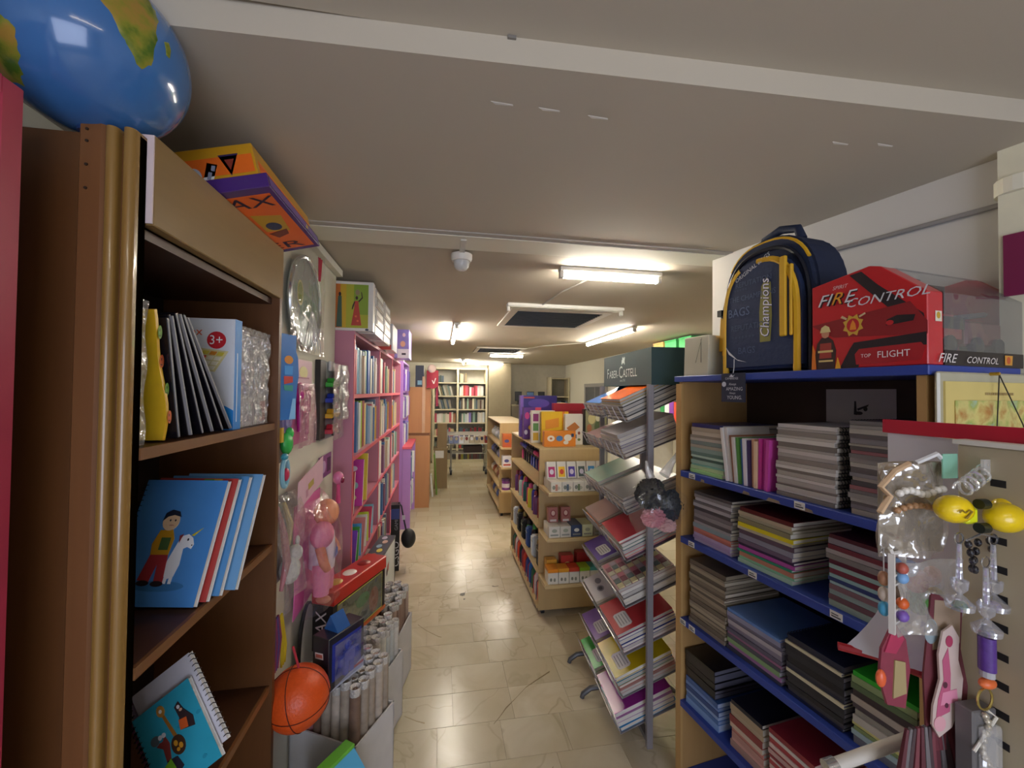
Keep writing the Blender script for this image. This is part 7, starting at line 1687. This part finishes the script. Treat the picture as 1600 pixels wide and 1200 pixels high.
# toy ladders (bird swings)
t = thing('bird_ladder', 'small white ladder toy with coloured figures hanging left of the stand', 'toy', (0.73, 0.55, 1.225), 20)
MB().box(-0.030, -0.026, -0.004, 0.004, 0.0, 0.125).build('ladder_side', mat('#d8d4cc', 0.4), t)
MB().box(0.012, 0.018, -0.004, 0.004, 0.012, 0.125).build('ladder_side', mat('#d8d4cc', 0.4), t)
MB().tube([(-0.034, 0, 0.135), (-0.026, 0, 0.125), (0.018, 0, 0.12)], 0.003, 6).build('top_bar', mat('#e0dcd4', 0.4), t)
for i, (z, c, n_) in enumerate(((0.10, '#b0584a', 'red_figure'), (0.085, '#7aa8d8', 'blue_figure'), (0.045, '#d8622a', 'orange_figure'), (0.025, '#7a5ab0', 'violet_figure'))):
    MB().box(-0.026, 0.012, -0.002, 0.002, z - 0.012, z - 0.009).build('rung', mat('#c8c4bc', 0.4), t)
    MB().ball((-0.006, -0.006, z), (0.010, 0.008, 0.009), 10, 7).build(n_, mat(c, 0.4), t, smooth=True)
t = thing('bird_figure', 'small painted figure pair left of the ladder toy', 'toy', (0.707, 0.555, 1.245))
for i, (z, c, n_) in enumerate(((0.06, '#a8785a', 'brown_head'), (0.035, '#c8b8a8', 'pale_body'), (0.012, '#4aa0c8', 'blue_skirt'))):
    MB().ball((0.0, 0, z), (0.008, 0.008, 0.012), 10, 7).build(n_, mat(c, 0.4), t, smooth=True)
MB().cyl((0, 0, 0.07), (0, 0, 0.11), 0.001, None, 5).build('thread', mat('#c8c8c8', 0.5), t)
# pink shell-shaped cards
t = thing('pink_charm', 'dark pink star charm strip hanging beside the rail', 'charm', (0.725, 0.555, 1.095))
MB().prism([(-0.025, 0.10), (0.0, 0.14), (0.022, 0.11), (0.03, 0.06), (0.02, 0.0), (-0.015, 0.01), (-0.03, 0.055)], -0.002, 0.002, 0, frame((0, 0, 0), (1, 0, 0), (0, 0, 1))).build('strip', mat('#8a3a4a', 0.5, var=0.3, scale=40), t)
MB().prism([(-0.006, 0.02), (0.02, 0.025), (0.018, 0.075), (-0.002, 0.08)], -0.004, -0.002, 0, frame((0, 0, 0), (1, 0, 0), (0, 0, 1)) @ Matrix.Translation((0, 0, 0.006))).build('kraft_label', mat('#a8966a', 0.6), t)
MB().ball((-0.03, -0.004, 0.055), (0.008, 0.006, 0.014), 10, 7).build('orange_bead', mat('#e2653a', 0.3), t, smooth=True)
MB().prism([(-0.022, 0.095), (-0.002, 0.138), (0.016, 0.112), (0.0, 0.09)], 0.0022, 0.004, 0, frame((0, 0, 0), (1, 0, 0), (0, 0, 1))).build('pink_bow', mat('#b03a5a', 0.4), t)
t = thing('shell_card', 'pink and white shell-shaped card hanging in the middle of the stand', 'card', (0.795, 0.535, 1.06))
pts = [(-0.012, 0.0), (-0.024, 0.02), (-0.022, 0.05), (-0.010, 0.09), (-0.012, 0.13), (-0.004, 0.165), (0.012, 0.175), (0.024, 0.155), (0.022, 0.12), (0.030, 0.09), (0.026, 0.05), (0.010, 0.015)]
FS = frame((0, 0, 0), (1, -0.1, 0), (0, 0, 1))
MB().prism(pts, 0, 0.003, 0, FS).build('card', mat('#c8b4ac', 0.45), t)
print_on(t, 'pink_pattern', FS @ Matrix.Translation((0, 0, 0.003)), [('#b85a7a', [(-0.018, 0.03), (0.006, 0.04), (0.008, 0.10), (0.004, 0.14), (-0.006, 0.12), (-0.004, 0.09), (-0.014, 0.06)]), ('#d88aa4', [(-0.010, 0.05), (0.02, 0.055), (0.018, 0.075), (-0.006, 0.07)]), ('#a83a5a', ell(0.006, 0.15, 0.006, 0.009)), ('#5a2a3a', ell(-0.002, 0.082, 0.004, 0.005)), ('#5a2a3a', ell(0.0, 0.05, 0.003, 0.004)), ('#d8a0a8', ell(-0.012, 0.022, 0.010, 0.012))])
t = thing('shell_card', 'maroon backing strip just behind the pink shell-shaped card', 'card', (0.806, 0.545, 1.03))
MB().prism([(-0.03, 0.0), (0.035, 0.0), (0.042, 0.10), (0.03, 0.16), (0.035, 0.24), (-0.02, 0.25), (-0.035, 0.12)], 0, 0.003, 0, FS).build('strip', mat('#6a3038', 0.5, var=0.3, scale=30), t)
print_on(t, 'kraft_patch', FS @ Matrix.Translation((0, 0, 0.003)), [('#a08a74', [(-0.02, 0.16), (0.028, 0.17), (0.03, 0.235), (-0.015, 0.24)]), ('#8a9aa0', ell(-0.022, 0.19, 0.012, 0.02))])
t = thing('feather_bundle', 'bundle of maroon and grey tinsel strands at the bottom of the stand', 'tinsel', (0.775, 0.545, 0.90))
for i in range(12):
    x = -0.055 + 0.01 * i
    MB().tube([(x * 0.7, 0.0, 0.17), (x, 0.004 * math.sin(i), 0.09), (x * 1.15, 0.006 * math.cos(i * 2), 0.0)], [0.003, 0.006, 0.004], 5).build('strand', mat(['#5c2c34', '#6f6a6c', '#4a3a3e', '#7a4048'][i % 4], 0.35, 0.1), t, smooth=True)

# yellow smiley toys with wheels on wires
def yellow_car(label, x, y_, z, s=1.0, rz=0):
    t = thing('smiley_yoyo', label, 'toy', (x, y_, z), rz, 'yellow toys hanging on the stand')
    MB().ball((0, 0, 0), (0.027 * s, 0.020 * s, 0.021 * s), 20, 13).build('yellow_head', mat('#f0cf10', 0.25, coat=0.4), t, smooth=True)
    MB().box(0.012, 0.034, -0.010, 0.010, -0.022, 0.004).build('body', mat('#d8e020', 0.3), t, bevel=0.004)
    for k, z_ in enumerate((0.010, -0.026)):
        MB().cyl((0.026, -0.014, z_), (0.040, -0.014, z_), 0.0075, None, 14).build('black_wheel', mat('#17201a', 0.35), t)
        MB().cyl((0.0395, -0.014, z_), (0.041, -0.014, z_), 0.003, None, 8).build('hub', mat('#9ae05a', 0.3), t)
    return t
t = yellow_car('yellow ball-headed toy with a drawn heart, nearest on the stand wires', 0.772, 0.505, 1.428)
print_on(t, 'heart_drawing', frame((-0.006, -0.0200, -0.002), (1, -0.15, 0), (0, 0, 1)), [('#8a7010', [(-0.012, 0.004), (-0.007, 0.007), (-0.002, 0.003), (0.004, 0.007), (0.009, 0.004), (0.0, -0.007), (-0.004, -0.006), (0.006, 0.003), (0.003, 0.005), (-0.002, 0.001), (-0.007, 0.005), (-0.011, 0.002)])], th=0.001)
yellow_car('middle yellow ball-headed toy, right of the one with the heart', 0.838, 0.485, 1.418, 1.05)
yellow_car('rear yellow ball-headed toy, rightmost on the stand wires', 0.868, 0.495, 1.428, 1.0)
t = thing('clear_hanger', 'clear coiled plastic hanger holding the yellow toys', 'hanger', (0.815, 0.51, 1.455))
pts = [(0.03 * math.cos(a * 0.0) * 0 + -0.02 + 0.004 * a, 0.010 * math.cos(a * 2.2), 0.012 * math.sin(a * 2.2) + 0.0022 * a) for a in [0.25 * i for i in range(50)]]
MB().tube(pts, 0.0022, 6).build('coil', film(0.5, '#ffffff', 0.08, 30, 0.2), t, smooth=True)
MB().box(0.022, 0.045, -0.002, 0.002, 0.022, 0.046).build('clear_tab', film(0.3, '#ffffff', 0.1, 10, 0.25), t)
# key-chains with clear beads, hourglass shapes
def hourglass(label, x, y_, z, c):
    t = thing('sand_timer_keyring', label, 'keyring', (x, y_, z), 0, 'clear timer keyrings on the stand')
    MB().lathe([(0, 0), (0.016, 0.002), (0.017, 0.010), (0.009, 0.018), (0.003, 0.024), (0.009, 0.032), (0.0105, 0.045), (0.0, 0.048)], 16).build('glass_bulb', film(0.38, '#eef0fa', 0.06, 20, 0.16), t, smooth=True)
    MB().lathe([(0, 0.004), (0.010, 0.004), (0.006, 0.012), (0, 0.014)], 12).build('sand', mat(c, 0.6), t)
    MB().cyl((0, 0, 0.047), (0.0, 0, 0.10), 0.004, 0.003, 8).build('stem', film(0.38, '#eef0fa', 0.06, 20, 0.2), t, smooth=True)
    MB().tube([(0.008 * math.cos(a), 0, 0.108 + 0.008 * math.sin(a)) for a in [2 * math.pi * i / 14 for i in range(14)]], 0.0012, 5, closed=True).build('key_ring', mat('#b8b8bc', 0.2, 0.9), t)
    return t
hourglass('clear timer keyring with green glitter, left of the stand slots', 0.782, 0.505, 1.275, '#2a7a4a')
hourglass('clear timer keyring hanging in front of the stand slots', 0.812, 0.492, 1.242, '#8a8a9a')
hourglass('clear timer keyring at the right, nearest the column', 0.840, 0.500, 1.272, '#a890b8')
t = thing('chain_charm', 'black beaded chain charms under the yellow toys', 'charm', (0.822, 0.50, 1.345))
for k, x in enumerate((-0.03, -0.005, 0.024)):
    for j in range(4):
        MB().ball((x + 0.004 * j * (-1) ** k, 0.004 * k, 0.03 - 0.013 * j), (0.0045, 0.0045, 0.0065), 8, 6).build('black_bead', mat('#16141c', 0.25, coat=0.4), t, smooth=True)
MB().tube([(-0.034, 0, 0.036), (-0.01, -0.003, 0.046), (0.03, 0.0, 0.036)], 0.0016, 5).build('wire', mat('#b8b8bc', 0.2, 0.8), t)
t = thing('purple_tube', 'thin purple patterned tube hanging below the timers', 'charm', (0.822, 0.498, 1.185))
MB().lathe([(0, 0), (0.010, 0), (0.010, 0.05), (0, 0.05)], 14).build('tube', mat('#5a3a8a', 0.3, var=0.4, scale=150), t, smooth=True)
MB().lathe([(0, -0.010), (0.0085, -0.010), (0.0085, -0.0005), (0, -0.0005)], 12).build('grey_cap', mat('#b0b0b4', 0.3), t)
MB().ball((0.0, 0, -0.020), (0.014, 0.008, 0.008), 12, 8).build('orange_bead', mat('#e2703a', 0.35), t, smooth=True)
t = thing('brass_keyring', 'gold ring with a loop of pale chain hanging low on the stand', 'keyring', (0.820, 0.50, 1.035))
MB().tube([(0.014 * math.cos(a), 0, 0.105 + 0.016 * math.sin(a)) for a in [2 * math.pi * i / 20 for i in range(20)]], 0.0016, 6, closed=True).build('gold_ring', mat('#c8b46a', 0.2, 0.8), t, smooth=True)
for i in range(9):
    MB().ball((0.006 * math.sin(i * 0.9), 0.0, 0.08 - i * 0.009), (0.005, 0.005, 0.005), 8, 6).build('chain_bead', mat('#cfc9b8', 0.15, 0.6), t, smooth=True)
MB().tube([(0.004, 0, 0.088), (0.022, 0, 0.075), (-0.022, 0.0, 0.03)], 0.0022, 6).build('pale_stick', mat('#e4e0d4', 0.3), t)
t = thing('gadget_box', 'grey blister pack at the bottom of the stand behind the gold ring', 'pack', (0.832, 0.515, 0.97))
MB().box(-0.03, 0.016, -0.012, 0.012, 0.0, 0.15).build('card', mat('#6a6868', 0.4), t, bevel=0.002)
MB().box(-0.024, 0.012, -0.022, -0.0125, 0.06, 0.13).build('blister', film(0.25, '#ffffff', 0.1, 14, 0.2), t, bevel=0.003)
MB().ball((-0.01, -0.02, 0.03), (0.012, 0.008, 0.012), 10, 7).build('navy_bead', mat('#1f2f5a', 0.3), t, smooth=True)
MB().ball((0.012, -0.02, 0.02), (0.008, 0.008, 0.010), 10, 7).build('rust_bead', mat('#8a4a34', 0.4), t, smooth=True)
# small maroon poster by the pilaster
t = tag(MB().box(-0.004, 0.0, -0.12, -0.01, 0, 0.16).build('poster', mat('#7a1f4a', 0.4), None, on_skew(-0.525, 0.0525, 1.86), (0, 0, R(13))), 'small maroon card stuck on the pale pilaster at the right edge', 'card')
